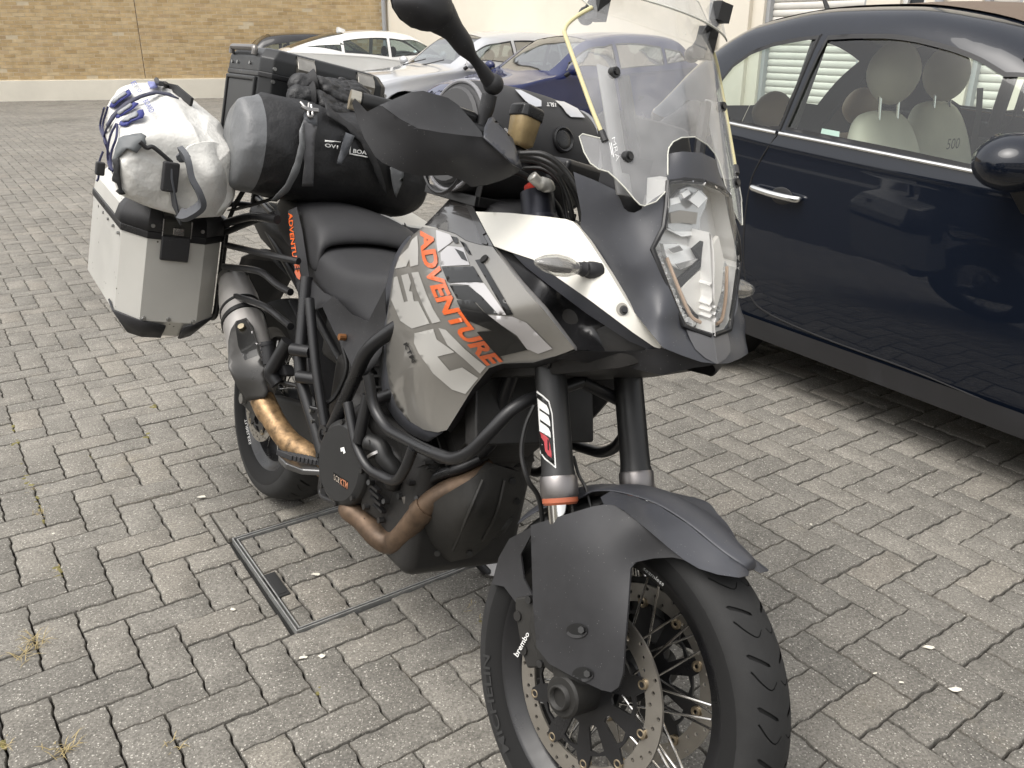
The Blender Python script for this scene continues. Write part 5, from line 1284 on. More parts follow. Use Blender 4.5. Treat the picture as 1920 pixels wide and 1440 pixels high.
# inner black core so that no daylight shows through the fairing
obj('fuel_tank', loft([[V((x, y * k, z)) for y, z in ((-.10, z0), (-.125, (z0 + z1) / 2), (-.09, z1), (0, z1 + .015), (.09, z1), (.125, (z0 + z1) / 2), (.10, z0))] for x, z0, z1, k in ((.74, .80, .92, .8), (.84, .74, 1.0, 1), (.98, .72, 1.085, 1.1), (1.12, .74, 1.075, 1.1), (1.22, .80, 1.0, 1.0))]), M_MATT, bike, bevel=.02, angle=60)
obj('fairing_core', join(loft([[V((x, y * k, z)) for y, z in ((-.13, z0), (-.15, (z0 + z1) / 2), (-.12, z1), (.12, z1), (.15, (z0 + z1) / 2), (.13, z0))] for x, z0, z1, k in ((1.10, .74, .96, 1.05), (1.22, .78, .99, 1.0), (1.36, .83, 1.00, .92), (1.48, .88, 1.00, .7), (1.54, .92, .99, .4))])), M_ENG, bike, angle=30)
obj('instrument_panel', box((1.335, 0, 1.225), (.04, .20, .12), Matrix.Rotation(R(-30), 3, 'Y')), M_MATT, bike, bevel=.012)
parts('screen_bracket', join(*[join(tube([V((1.40, s * .06, 1.10)), V((1.385, s * .075, 1.22)), V((1.345, s * .10, 1.33))], .010, 8), box((1.40, s * .10, 1.16), (.05, .06, .10))) for s in (-1, 1)]), M_MATT, bike)
# grey tank side panel with prints
side_out = [c6(*p) for p in ((455, 376), (560, 392), (640, 415), (700, 455), (780, 478), (850, 487), (905, 560), (1000, 690), (1130, 835), (1300, 1045), (1312, 1062), (1270, 1080), (1200, 1105))] + \
    [(1000, 680), (940, 682), (917, 690), (887, 727), (853, 782), (838, 806), (820, 811), (795, 806), (765, 788), (742, 758), (730, 725), (724, 683), (725, 600), (734, 535), (740, 500), (755, 466), (773, 442)]
sctrl = [(792, 425, -.150), (830, 432, -.160), (873, 452, -.178), (923, 463, -.186), (942, 487, -.200), (973, 530, -.214), (1017, 578, -.212), (1075, 652, -.178), (1040, 668, -.172), (940, 682, -.176), (887, 727, -.182), (838, 806, -.176), (795, 806, -.170), (742, 758, -.166), (724, 683, -.172), (725, 600, -.178), (740, 500, -.170), (850, 600, -.236), (800, 520, -.214), (800, 680, -.220), (920, 600, -.234)]
gSide = pxsurf(side_out, sctrl, 8, 'y')
panel = both('tank_side_panel', gSide, M_GREY, .0016)
hs0 = on_surface(gSide)
def hs(a, b, lift=.0013): return hs0(a, b, lift)
def pathf(pts):
    P = smooth_path([(*p, 0) for p in pts], 8); L = [0]
    for i in range(1, len(P)): L.append(L[-1] + (P[i] - P[i - 1]).length)
    def f(u):
        s = u * L[-1]; i = 0
        while i < len(L) - 2 and L[i + 1] < s: i += 1
        return P[i].lerp(P[i + 1], (s - L[i]) / max(1e-9, L[i + 1] - L[i]))
    return f
SP = [[(300, 660), (318, 655), (356, 800), (378, 795), (340, 650), (378, 640), (395, 690), (385, 738), (402, 742), (412, 795), (436, 795), (500, 920), (400, 948), (335, 905), (283, 785)],
      [(398, 635), (436, 630), (480, 750), (520, 840), (562, 908), (515, 920), (470, 830), (430, 740)],
      [(415, 975), (520, 950), (540, 1010), (640, 1080), (543, 1105), (612, 1185), (682, 1165), (772, 1225), (700, 1315), (625, 1290), (520, 1200), (440, 1090), (412, 1030)],
      [(550, 945), (590, 955), (700, 1065), (815, 1160), (782, 1200), (690, 1115), (600, 1040)],
      [(330, 545), (380, 495), (400, 450), (430, 425), (436, 500), (436, 590), (392, 602), (385, 560), (368, 600), (306, 612)],
      [(535, 395), (610, 420), (640, 450), (600, 480), (545, 520), (538, 470)], [(560, 525), (600, 485), (690, 495), (724, 592), (565, 600)],
      [(830, 872), (965, 880), (1045, 915), (1190, 1060), (1110, 1088), (1045, 1060), (990, 985), (900, 925)], [(600, 695), (680, 692), (760, 690), (805, 695), (880, 800), (930, 870), (880, 868), (790, 770), (720, 705)]]
decal('silver_graphic', [[c6(*q) for q in P] for P in SP[:5]], hs, M_SILV, panel)
decal('pale_graphic', [[c6(*q) for q in P] for P in SP[5:]], hs, M_LILAC, panel)
BP = [[(568, 606), (745, 600), (798, 688), (602, 690)], [(612, 706), (715, 708), (790, 765), (885, 866), (820, 866), (760, 800), (655, 782)], [(652, 790), (740, 788), (800, 850), (985, 990), (1050, 1065), (884, 1104), (765, 965), (850, 958), (700, 895)],
      [(755, 566), (790, 560), (970, 868), (932, 872)], [(618, 430), (655, 438), (662, 470), (640, 470)], [(668, 455), (700, 470), (735, 535), (715, 530)], [(640, 500), (690, 520), (715, 575), (680, 560)]]
decal('black_graphic', [[c6(*q) for q in P] for P in BP], lambda a, b: hs(a, b, .0017), M_INK, panel)
lf = pathf([c6(*p) for p in ((445, 400), (445, 470), (458, 570), (487, 680), (535, 800), (610, 920), (700, 1030), (825, 1165))])
rf = pathf([c6(*p) for p in ((515, 378), (520, 455), (538, 545), (570, 650), (618, 760), (690, 875), (790, 1000), (908, 1132))])
def band_text(name, s, lf, rf, hit, m, parent, bold=.05, shear=.0, lift=.0021):
    g = text_flat(s, 1.0, .3, shear, bold); W = max(v.x for v in g[0]); pts = []
    for v in g[0]:
        q = lf(min(1, max(0, v.x / W))).lerp(rf(min(1, max(0, v.x / W))), .04 + .92 * v.y); pts.append(hit(q.x, q.y, lift))
    fs = [f for f in g[1] if all(pts[i] is not None for i in f)]; fb = next(p for p in pts if p is not None)
    return obj(name, ([p or fb for p in pts], fs), m, parent, True, 179, fix=False)
band_text('orange_lettering', 'ADVENTURE', lf, rf, hs, M_ORANGE, panel, .055, .12)
text_decal('small_lettering', 'KTM', hs, M_INK, panel, [c6(355, 1035), c6(405, 1143), c6(424, 1132), c6(374, 1025)], .0028, .05)
obj('panel_bolt', cyl(hs(909, 487, .0), hs(909, 487, .004), .0085, None, 16), M_DARK, panel)
# ridge strip along the front edge of the panel
rl = [(926, 462), (942, 487), (973, 530), (1017, 578), (1074, 650), (1078, 656)]; rr_ = [(932, 466), (947, 484), (979, 526), (1023, 574), (1080, 650), (1080, 656)]
gRid = loft([[BY(*p, y) for p, y in zip(rl, (-.187, -.201, -.215, -.213, -.179, -.175))], [BY(*p, y) for p, y in zip(rr_, (-.178, -.192, -.205, -.203, -.170, -.168))]], False, False)
both('panel_ridge', gRid, mat('ridge_highlight', (.42, .41, .40), .28, .5, coat=.8), push=(-.004, .006, -.002))  # paler silver puts the highlight along the ridge into its colour
# black frame round the lower rear edge of the panel
edge = [(770, 443), (752, 464), (737, 498), (730, 533), (721, 600), (719, 683), (725, 727), (737, 760), (760, 792), (795, 812), (803, 828), (818, 816)]
e_in = [(773, 442), (755, 466), (740, 500), (734, 535), (725, 600), (724, 683), (730, 725), (742, 758), (765, 788), (795, 806), (822, 812), (838, 807)]
e_out = [(768, 440), (747, 462), (732, 496), (723, 533), (712, 600), (710, 683), (714, 735), (726, 768), (745, 796), (775, 820), (803, 831), (803, 828)]
ys_i = [-.152, -.158, -.168, -.172, -.176, -.170, -.168, -.164, -.166, -.168, -.170, -.172]
both('panel_frame', loft([[BY(*p, y) for p, y in zip(e_in, ys_i)], [BY(*p, y + .004) for p, y in zip([((a[0] + b[0]) / 2, (a[1] + b[1]) / 2) for a, b in zip(e_in, e_out)], ys_i)], [BY(*p, y + .03) for p, y in zip(e_out, ys_i)]], False, False), M_GREYPL, .004, sub=1)
low = [(1040, 670), (1000, 682), (942, 686), (920, 694), (891, 730), (857, 785), (842, 808), (836, 805), (851, 780), (885, 725), (914, 688), (938, 679), (998, 677), (1038, 666)]
both('panel_lower_edge', loft([[BY(*p, y) for p, y in zip([(1078, 657), (1040, 668), (1000, 680), (940, 682), (917, 690), (887, 727), (853, 782), (838, 806)], (-.174, -.172, -.174, -.176, -.179, -.182, -.178, -.176))], [BY(*p, y) for p, y in zip([(1082, 662), (1048, 676), (1010, 690), (948, 693), (926, 703), (896, 737), (862, 790), (845, 812)], (-.13, -.125, -.12, -.12, -.12, -.13, -.13, -.14))]], False, False), M_MATT, .004)
# upper tank cover
cov = [c6(*p) for p in ((468, 366), (560, 270), (655, 170), (690, 163), (720, 172), (738, 182), (735, 235), (755, 290), (790, 365), (830, 440), (853, 484), (780, 476), (700, 452), (640, 412), (560, 388))]
gC = pxsurf(cov, [(*c6(468, 366), -.148), (*c6(655, 170), -.092), (*c6(738, 182), -.098), (*c6(755, 290), -.134), (*c6(853, 484), -.184), (*c6(700, 452), -.178), (*c6(560, 388), -.158), (*c6(620, 300), -.150)], 7, 'y')
both('tank_cover', gC, mat('dark_metallic', (.055, .052, .050), .25, .5, coat=1, coat_rough=.04, var=(5, .1)), .004)
on_surface_gC = on_surface(gC)
band = [c6(*p) for p in ((690, 163), (738, 182), (733, 240), (757, 300), (800, 385), (855, 484), (835, 484), (790, 470), (765, 390), (720, 300), (690, 235))]
decal('cover_band', [band], lambda a, b: on_surface_gC(a, b, .0018), mat('satin_graphite', (.075, .073, .072), .3, .6, coat=.6), [c for c in bike.children if c.name.startswith('tank_cover')][0], 6)
# off-white winglet
wing = [c6(*p) for p in ((755, 290), (950, 298), (1150, 318), (1260, 332), (1300, 345), (1335, 378), (1400, 468), (1500, 622), (1640, 850), (1795, 1030), (1803, 1048), (1790, 1060), (1760, 1052), (1640, 970), (1400, 790), (1200, 650), (1080, 560), (960, 520), (860, 485), (812, 400))]
wctrl = [(*c6(755, 290), -.136), (*c6(950, 298), -.150), (*c6(1150, 318), -.150), (*c6(1300, 345), -.140), (*c6(1400, 468), -.140), (*c6(1500, 622), -.130), (*c6(1640, 850), -.108), (*c6(1800, 1050), -.072), (*c6(1640, 970), -.112), (*c6(1400, 790), -.160), (*c6(1200, 650), -.176), (*c6(1080, 560), -.182), (*c6(860, 485), -.186), (*c6(1200, 480), -.172), (*c6(1000, 400), -.166)]
gW = pxsurf(wing, wctrl, 8, 'y')
wg = both('winglet', gW, M_WHITEP, .006, 0, push=(-.002, .012, -.002), bevel=.002, seg=2)
hw2 = on_surface(gW)
ell = lambda cx, cy, rx, ry: [(cx + rx * math.cos(2 * PI * i / 22), cy + ry * math.sin(2 * PI * i / 22)) for i in range(22)]
decal('bolt_recess_shade', [ell(1166, 580, 11, 12)], lambda x, y: hw2(x, y, .0012), mat('recess_grey', (.30, .285, .25), .5), wg, 5)  # flat grey and dark ellipses paint the shade of a sunken bolt hole
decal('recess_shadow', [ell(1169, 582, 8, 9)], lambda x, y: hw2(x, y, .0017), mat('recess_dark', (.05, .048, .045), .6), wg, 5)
obj('bolt', cyl(hw2(1170, 582, .001), hw2(1170, 582, .005), .005, None, 6), M_FRAME, wg, angle=20)
# duct between panel and winglet
duct = [(926, 462), (960, 475), (1000, 488), (1040, 518), (1107, 565), (1187, 625), (1237, 654), (1200, 657), (1140, 658), (1080, 656), (1050, 612), (1017, 576), (973, 530), (942, 486)]
gD = pxsurf(duct, [(926, 462, -.180), (1000, 488, -.160), (1107, 565, -.138), (1237, 654, -.068), (1140, 658, -.10), (1080, 656, -.162), (1017, 576, -.185), (973, 530, -.190), (1060, 590, -.125)], 8, 'y')
both('air_duct', gD, mat('gloss_black_plastic', (.014, .014, .015), .22, var=(6, .1)), .004)
lip = [(1000, 487), (1040, 517), (1107, 563), (1187, 623), (1237, 653), (1215, 655), (1180, 640), (1100, 588), (1030, 535), (985, 500), (960, 474)]
both('duct_lip', pxsurf(lip, [(960, 474, -.184), (1040, 517, -.174), (1107, 563, -.158), (1187, 623, -.110), (1237, 653, -.072), (1100, 588, -.150), (1030, 535, -.168)], 8, 'y'), M_GREYPL, .004)
und = [(1080, 657), (1140, 659), (1200, 658), (1240, 653), (1300, 671), (1340, 684), (1300, 690), (1240, 703), (1180, 690), (1100, 680), (1040, 672)]
both('fairing_underside', pxsurf(und, [(1080, 657, -.160), (1200, 658, -.085), (1342, 681, 0.0), (1240, 703, -.06), (1100, 680, -.11), (1040, 672, -.16)], 9, 'y'), M_MATT, .004)
# beak
bk = [(1075, 322), (1115, 338), (1153, 356), (1163, 374), (1170, 391), (1178, 397), (1189, 399), (1200, 394), (1225, 373), (1252, 356), (1254, 342), (1248, 426), (1238, 446), (1226, 467), (1250, 530), (1285, 613), (1304, 655), (1322, 671), (1343, 682), (1315, 679), (1280, 667), (1243, 652), (1187, 583), (1140, 507), (1107, 457), (1088, 425), (1090, 400)]
bctrl = [(1075, 322, 1.325), (1153, 356, 1.428), (1189, 399, 1.458), (1252, 350, 1.472), (1226, 467, 1.505), (1250, 530, 1.532), (1285, 613, 1.558), (1304, 655, 1.583), (1322, 671, 1.591), (1343, 682, 1.598), (1243, 650, 1.572), (1187, 583, 1.495), (1140, 507, 1.432), (1088, 425, 1.36), (1190, 500, 1.487), (1240, 590, 1.552)]
gB = pxsurf(bk, bctrl, 8, 'x')
beak = both('beak_side', gB, M_GREYPL, .005, 0)
chin = [(1285, 613), (1308, 624), (1336, 631), (1340, 655), (1343, 682), (1322, 671), (1304, 655), (1294, 636)]
both('beak_chin', pxsurf(chin, [(1285, 613, 1.560), (1336, 631, 1.576), (1340, 655, 1.587), (1343, 682, 1.598), (1304, 655, 1.584)], 6, 'x'), mat('chin_grey', (.105, .105, .11), .42, var=(7, .08)), .005)
brow = [(1252, 288), (1280, 284), (1318, 287), (1320, 341), (1280, 337), (1255, 341), (1252, 356), (1250, 320)]
both('headlight_brow', pxsurf(brow, [(1252, 288, 1.440), (1318, 287, 1.459), (1320, 341, 1.478), (1255, 341, 1.474), (1280, 337, 1.478), (1280, 284, 1.455)], 7, 'x'), M_GREYPL, .005)
# headlight
lens = [(1255, 341), (1286, 337), (1320, 341), (1330, 436), (1335, 524), (1336, 630), (1310, 623), (1285, 613), (1262, 558), (1226, 467), (1236, 447), (1248, 426), (1253, 390)]
lctrl = [(1255, 341, 1.476), (1286, 337, 1.480), (1320, 341, 1.480), (1330, 436, 1.517), (1335, 524, 1.547), (1336, 630, 1.578), (1285, 613, 1.562), (1226, 467, 1.506), (1248, 426, 1.504), (1280, 470, 1.526)]
gL = pxsurf(lens, lctrl, 7, 'x')
hl = obj('headlight', weld(join(gL, mirror_y(gL)), .005), glass('headlight_lens', (.96, .965, .96), 1.45, .02, .025, (.75, .75, .73)), bike, angle=179, fix=False)
gLw = weld(join(gL, mirror_y(gL)), .005); bowl = thick(gLw, (-.05, 0, 0)); bowl = (bowl[0], bowl[1][len(gLw[1]):]); obj('bowl', bowl, mat('bowl_chrome', (.80, .79, .77), .3, .1, var=(14, .06)), hl, angle=40)
obj('bowl_rim', join(*[tube([BX(*p, lc) + V((-.004, 0, 0)) if k > 0 else V((BX(*p, lc).x - .004, -BX(*p, lc).y, BX(*p, lc).z)) for p, lc in (((1320, 341), 1.480), ((1286, 338), 1.480), ((1256, 342), 1.476), ((1253, 390), 1.492), ((1248, 427), 1.506), ((1227, 467), 1.508), ((1262, 558), 1.543), ((1285, 612), 1.564), ((1310, 622), 1.570), ((1336, 630), 1.578))], .0045, 8) for k in (1, -1)]), M_FRAME, hl)
# reflectors: an upper and a lower stepped mirror bowl, a white shield below, LED row round the lower edge
M_REF = mat('reflector', (.62, .62, .62), .18, .55)
M_REFW = mat('reflector_glint_white', (.88, .88, .87), .22, .1, coat=.6)  # white colour paints in the bright reflections of the mirror bowl
def c7(x, y): return (1000 + x / 2.88, 200 + y / 2.88)
def lamp_plate(nm, P, x, m, push=-.008, dx=0.0):
    """moulded piece inside the lamp: outline read from the photograph, set at its own depth behind the lens"""
    Q = [c7(*p) for p in P]; y0 = min(q[1] for q in Q); y1 = max(q[1] for q in Q)
    ct = [(q[0], q[1], x + dx * (q[1] - y0) / max(1, y1 - y0)) for q in Q]
    vs, fs = region(Q, (), 8); g = ([BX(p.x, p.y, x + dx * (p.y - y0) / max(1, y1 - y0)) for p in vs], fs)
    return obj(nm, thick(g, (push, 0, 0)), m, hl, angle=30)
lamp_plate('high_beam', [(745, 500), (790, 450), (850, 425), (905, 450), (942, 492), (928, 545), (902, 600), (896, 692), (820, 702), (765, 682), (728, 650), (730, 540)], 1.462, M_REF, dx=.02)
for P in ([(842, 505), (892, 452), (938, 495), (892, 545)], [(738, 498), (785, 488), (796, 518), (742, 532)], [(722, 662), (780, 632), (846, 650), (872, 692), (800, 702)], [(800, 470), (835, 445), (850, 470), (815, 495)]): lamp_plate('reflector_patch', P, 1.474, M_REFW, -.004, .010)
lamp_plate('bulb_shroud', [(740, 575), (800, 560), (888, 572), (878, 635), (800, 625), (745, 630)], 1.478, mat('warm_chrome', (.42, .39, .35), .2, .6), -.004, .004)
lamp_plate('low_beam', [(700, 742), (790, 742), (850, 758), (902, 820), (862, 852), (792, 882), (752, 858), (718, 805)], 1.500, M_REFW, dx=.014)
lamp_plate('reflector_patch', [(735, 770), (790, 750), (810, 775), (760, 790)], 1.511, M_REF, -.003); lamp_plate('reflector_patch', [(770, 850), (850, 830), (890, 822), (858, 850), (795, 880)], 1.516, M_REF, -.003)
lamp_plate('lamp_brow', [(868, 772), (938, 712), (948, 780), (918, 850), (835, 940), (790, 982), (778, 942), (850, 885), (902, 830)], 1.510, M_MATT, dx=.016)
lamp_plate('lamp_shield', [(800, 990), (835, 945), (925, 855), (958, 765), (1000, 700), (1030, 830), (1015, 1000), (985, 1105), (935, 1140), (880, 1118), (832, 1062)], 1.500, mat('lamp_white', (.74, .72, .68), .35, .1), dx=.045)
for s in (-1, 1):
    pts = [BX(*p, x) for p, x in (((1236, 478), 1.495), ((1262, 545), 1.525), ((1284, 594), 1.545), ((1304, 608), 1.553))]
    pts = [V((p.x, p.y * -s, p.z)) for p in pts]
    for i in range(15):
        q = pathf([(p.y, p.z) for p in pts])(i / 14.5); xx = pts[0].x + (pts[-1].x - pts[0].x) * i / 14.5
        obj('led_cell', box((xx - .004, q.x, q.y), (.012, .009, .008), Matrix.Rotation(.6 + i * .9, 3, 'X') @ Matrix.Rotation(.3 * math.sin(i * 2.3), 3, 'Y')), mat('led_plastic', (.80, .81, .81), .12, .3), hl, False)
    obj('light_guide', tube([p + V((.012, 0, 0)) for p in smooth_path([p * .93 + V((1.5, 0, 1.05)) * .07 for p in pts], 4)], .003, 6), mat('amber_edge', (.50, .36, .26), .3), hl)
# ------------------------------------------------------------------ windscreen
def ws_x(y, z): return 1.468 - .60 * (z - 1.206) - 2.2 * y * y
gws0 = gridsurf([[V((ws_x(y * .01, z * .01), y * .01, z * .01)) for y in range(-34, 35, 2)] for z in range(104, 166, 2)])
hws = on_surface(gws0)
wl = [(1110, 14), (1085, 28), (1067, 42), (1058, 54), (1060, 68), (1090, 150), (1110, 205), (1130, 256), (1142, 262), (1120, 258), (1092, 251), (1086, 256), (1095, 285), (1107, 306), (1122, 317), (1140, 322), (1155, 335), (1172, 352), (1190, 374), (1200, 384), (1208, 386), (1230, 378), (1251, 356), (1252, 320), (1252, 290), (1254, 278), (1262, 266), (1278, 258), (1300, 256)]
half = [hws(*p, 0) for p in wl]; half = [(p.y, p.z) for p in half if p]
half = [(y, z) for y, z in half]
top = [(-.155, 1.475), (-.10, 1.50), (0, 1.51)]
lo_ = half[::-1]; lo_[0] = (0, lo_[0][1])
poly = lo_ + [(-.19, 1.455)] + top
poly = poly + [(-y, z) for y, z in reversed(poly) if abs(y) > 1e-6]
vs, fs = region(poly, (), .022)
gws = ([V((ws_x(p.x, p.y), p.x, p.y)) for p in vs], fs)
M_WS = glass('windscreen_acrylic', (.94, .945, .94), 1.6, .03, .22, (.80, .80, .80))  # diffuse veil paints the grey sky reflection into the screen
wsc = obj('windscreen', gws, M_WS, bike, angle=179, fix=False)
yl = mat('yellowed_edge', (.66, .60, .34), .35)
for s in (1, -1):
    e = [V((ws_x(y, z), y * s, z)) for y, z in ((p.y, p.z) for p in (hws(*q, 0) for q in ((1110, 14), (1085, 28), (1067, 42), (1059, 55), (1061, 70), (1090, 150), (1110, 205), (1127, 246))))]
    obj('edge_strip', tube(smooth_path(e, 4), .0034, 8), yl, wsc); q = e[-1]; obj('strip_end', tube([e[-1], e[-1] + (e[-1] - e[-2]).normalized() * .018], .006, 8), M_MATT, wsc)
rim_pts = [V((ws_x(y, z), y, z)) for y, z in poly]
obj('cut_edge', tube(rim_pts + [rim_pts[0]], .0011, 6), mat('acrylic_edge', (.62, .62, .55), .3), wsc)
for y, z in ((.13, 1.33), (.13, 1.206)):
    for s in (1, -1): q = V((ws_x(y, z), y * s, z)); obj('screen_bolt', join(cyl(q + V((-.006, 0, 0)), q + V((.004, 0, .002)), .0095, .0085, 14), cyl(q + V((.004, 0, .002)), q + V((.006, 0, .003)), .005, None, 6)), M_FRAME, wsc)
for s in (1, -1):
    obj('screen_rail', gridsurf([[V((ws_x(.13, z) - .02, s * (.13 + dy), z)) for dy in (-.016, .016)] for z in (1.15, 1.2, 1.26, 1.34)]), mat('rail_grey', (.30, .30, .30), .5), wsc, solid=.004)
M_ETCH = mat('etched_print', (.80, .80, .80), .6)
text_decal('screen_lettering', 'MRA', lambda a, b, l=0: hws(a, b, .0012), M_ETCH, wsc, [(1147, 260), (1155, 303), (1163, 300), (1153, 257)], 0, -.03)
for P in ([(1141.5, 268), (1143, 268), (1148, 291), (1146.5, 291)], [(1145, 268), (1146.5, 268), (1151, 295), (1149.5, 295)]): decal('screen_print', [P], lambda a, b: hws(a, b, .0012), M_ETCH, wsc, 6)
# clip-on deflector with its two clamps
gdf = gridsurf([[V((ws_x(y, z) + .035 + .0 * abs(y) - 1.1 * y * y * 0, y, z)) for y in [(-.17 + .34 * i / 16) * (1 - .25 * (k / 4) ** 2) for i in range(17)]] for k, z in enumerate((1.452, 1.475, 1.50, 1.53, 1.56))])
dfl = obj('screen_deflector', ([V((v.x, v.y, v.z + .025 * (abs(v.y) / .2) ** 2 * 0)) for v in gdf[0]], gdf[1]), M_WS, bike, angle=179, fix=False)
gdb = gdf[0]; obj('cut_edge', tube([gdb[i] for i in range(17)], .0018, 6), mat('acrylic_edge', (.62, .62, .55), .3), dfl)
for a, b, dx in ((1137, 25, 0), (1300, 88, 0)):
    h_ = hws(a, b, 0) if a < 1200 else None
for s, (p0, p1) in ((-1, ((1112, 18), (1138, 48))), (1, ((1300, 50), (1305, 95)))):
    q = V((ws_x(.13, 1.45), s * .13, 1.45)); obj('deflector_clamp', join(tube([q + V((-.03, 0, -.03)), q + V((-.012, 0, .0)), q + V((.03, s * -.02, .03))], .009, 8), box(q + V((-.004, 0, -.012)), (.03, .022, .055)), sphere(q + V((-.03, 0, -.032)), .015, 10, 8), box(q + V((.035, s * -.02, .035)), (.02, .03, .03))), M_FRAME, dfl)
# ------------------------------------------------------------------ turn signals
def signal(base, tip, nm='turn_signal'):
    d_ = (tip - base); u = d_.normalized(); a_, b_, _ = basis(u, (0, 0, 1))
    st = obj(nm, tube([base - u * .012, base, base + u * .010, base + u * .014, base + u * .020, base + u * .024, base + u * .032], [.014, .0145, .0135, .011, .0125, .0105, .010], 14), M_MATT, bike)
    prof = [(.028, .006), (.036, .012), (.055, .019), (.075, .020), (.095, .015), (.112, .006), (.116, .001)]
    rg = [[base + u * h + a_ * r * 1.25 * math.cos(2 * PI * i / 20) + b_ * r * .85 * math.sin(2 * PI * i / 20) for i in range(20)] for h, r in prof]
    obj('signal_lens', loft(rg), glass('signal_glass', (.82, .82, .80), 1.5, .05, .12), st, angle=179)
    obj('signal_core', loft([[base + u * h + a_ * r * .95 * math.cos(2 * PI * i / 8) + b_ * r * .6 * math.sin(2 * PI * i / 8) for i in range(8)] for h, r in prof[:-1]]), mat('signal_reflector', (.42, .40, .38), .2, .8), st, False)
    return st
b0 = hw2(1112, 507, .0); t0_ = BY(1003, 491, b0.y - .115)
t0_ = b0 + (t0_ - b0).normalized() * .116
signal(b0, t0_); signal(V((b0.x, -b0.y, b0.z)), V((t0_.x, -t0_.y, t0_.z)))
# ------------------------------------------------------------------ handlebar, guards, mirrors
hbz = V((1.135, 0, 1.185))
hb = [V((1.005, -.405, 1.189)), V((1.045, -.31, 1.192)), V((1.12, -.20, 1.195)), V((1.145, -.10, 1.165)), V((1.145, .10, 1.165)), V((1.12, .20, 1.195)), V((1.045, .31, 1.192)), V((1.005, .405, 1.189))]
bar = sp(obj('handlebar', tube(fillet(hb, .06), .0125, 14), M_FRAME, bike))
for s in (-1, 1):
    obj('grip', tube([V((1.008, s * .40, 1.189)), V((1.043, s * .31, 1.192))], .0165, 14), M_CABLE, bar)
    obj('bar_end', cyl(V((.999, s * .418, 1.189)), V((1.006, s * .402, 1.189)), .0165, .0165, 16), mat('bar_end_alloy', (.50, .47, .40), .3, .9), bar)
    obj('lever', tube(smooth_path([V((1.11, s * .22, 1.19)), V((1.12, s * .28, 1.185)), V((1.10, s * .35, 1.175)), V((1.085, s * .39, 1.17))], 5), .007, 8), M_FRAME, bar)
    obj('switch_block', box(V((1.075, s * .25, 1.195)), (.05, .07, .06)), M_FRAME, bar, bevel=.01)
obj('bar_clamp', box(V((1.145, 0, 1.165)), (.06, .10, .05)), M_FRAME, bar, bevel=.01)
def c3(x, y): return (640 + x / 3, y / 3)
upper = [c3(*p) for p in ((62, 578), (74, 552), (145, 628), (215, 592), (300, 555), (390, 518), (460, 510), (600, 550), (655, 588), (730, 672), (795, 755), (800, 775), (720, 765), (620, 745), (520, 725), (420, 690), (330, 645), (230, 592), (160, 690), (135, 790), (95, 690))]
hgout = [c3(*p) for p in ((60, 580), (76, 552), (145, 628), (215, 592), (300, 555), (390, 518), (460, 510), (600, 550), (655, 588), (730, 672), (790, 745), (798, 770), (805, 715), (830, 665), (850, 662), (900, 700), (962, 782), (1000, 880), (1016, 952), (960, 990), (900, 1015), (820, 1040), (735, 1052), (680, 1015), (600, 985), (520, 988), (440, 990), (330, 962), (230, 915), (190, 880), (130, 780), (90, 680))]
hctrl = [(*c3(60, 580), 1.055), (*c3(145, 628), 1.085), (*c3(215, 592), 1.10), (*c3(390, 518), 1.105), (*c3(460, 510), 1.11), (*c3(655, 588), 1.13), (*c3(795, 760), 1.185), (*c3(840, 665), 1.15), (*c3(962, 782), 1.19), (*c3(1016, 952), 1.22), (*c3(735, 1052), 1.17), (*c3(600, 985), 1.165), (*c3(440, 990), 1.150), (*c3(230, 915), 1.115), (*c3(130, 780), 1.085), (*c3(330, 665), 1.150), (*c3(430, 720), 1.172), (*c3(560, 742), 1.182), (*c3(700, 775), 1.195), (*c3(820, 850), 1.215), (*c3(450, 850), 1.178), (*c3(620, 880), 1.195)]
crease = [(230, 592), (330, 668), (430, 722), (560, 745), (680, 760), (798, 772)]
up_o = [c3(*p) for p in ((60, 580), (76, 552), (145, 628), (215, 592), (300, 555), (390, 518), (460, 510), (600, 550), (655, 588), (730, 672), (790, 745), (798, 772), (680, 760), (560, 745), (430, 722), (330, 668), (230, 596))][3:]
lo_o = [c3(*p) for p in ((60, 580), (76, 552), (145, 628), (215, 592), (230, 596), (330, 668), (430, 722), (560, 745), (680, 760), (798, 772), (962, 925), (1016, 952), (960, 990), (900, 1015), (820, 1040), (735, 1052), (680, 1015), (600, 985), (520, 988), (440, 990), (330, 962), (230, 915), (190, 880), (130, 780), (90, 680))]
CRX = [(*c3(230, 596), 1.112), (*c3(330, 668), 1.150), (*c3(430, 722), 1.172), (*c3(560, 745), 1.184), (*c3(680, 760), 1.190), (*c3(798, 772), 1.195)]
gHu = pxsurf(up_o, CRX + [(*c3(215, 592), 1.10), (*c3(300, 555), 1.10), (*c3(390, 518), 1.098), (*c3(460, 510), 1.10), (*c3(600, 550), 1.115), (*c3(655, 588), 1.125), (*c3(730, 672), 1.155)], 7, 'x', True)
gHl = pxsurf(lo_o, CRX + [(*c3(60, 580), 1.045), (*c3(145, 628), 1.075), (*c3(962, 925), 1.225), (*c3(1016, 952), 1.225), (*c3(900, 1015), 1.20), (*c3(735, 1052), 1.178), (*c3(600, 985), 1.172), (*c3(440, 990), 1.155), (*c3(230, 915), 1.112), (*c3(130, 780), 1.075), (*c3(450, 850), 1.170), (*c3(620, 880), 1.188), (*c3(250, 740), 1.118)], 7, 'x', True)
gH = thick(weld(join(gHu, gHl), .003), (-.003, .002, 0))
hgd = [sp(obj('hand_guard', g_, M_MATT, bike, angle=14)) for g_ in (gH, mirror_y(gH))]
fin = [c3(*p) for p in ((800, 772), (806, 715), (830, 665), (850, 662), (962, 782), (1016, 952), (965, 925))]
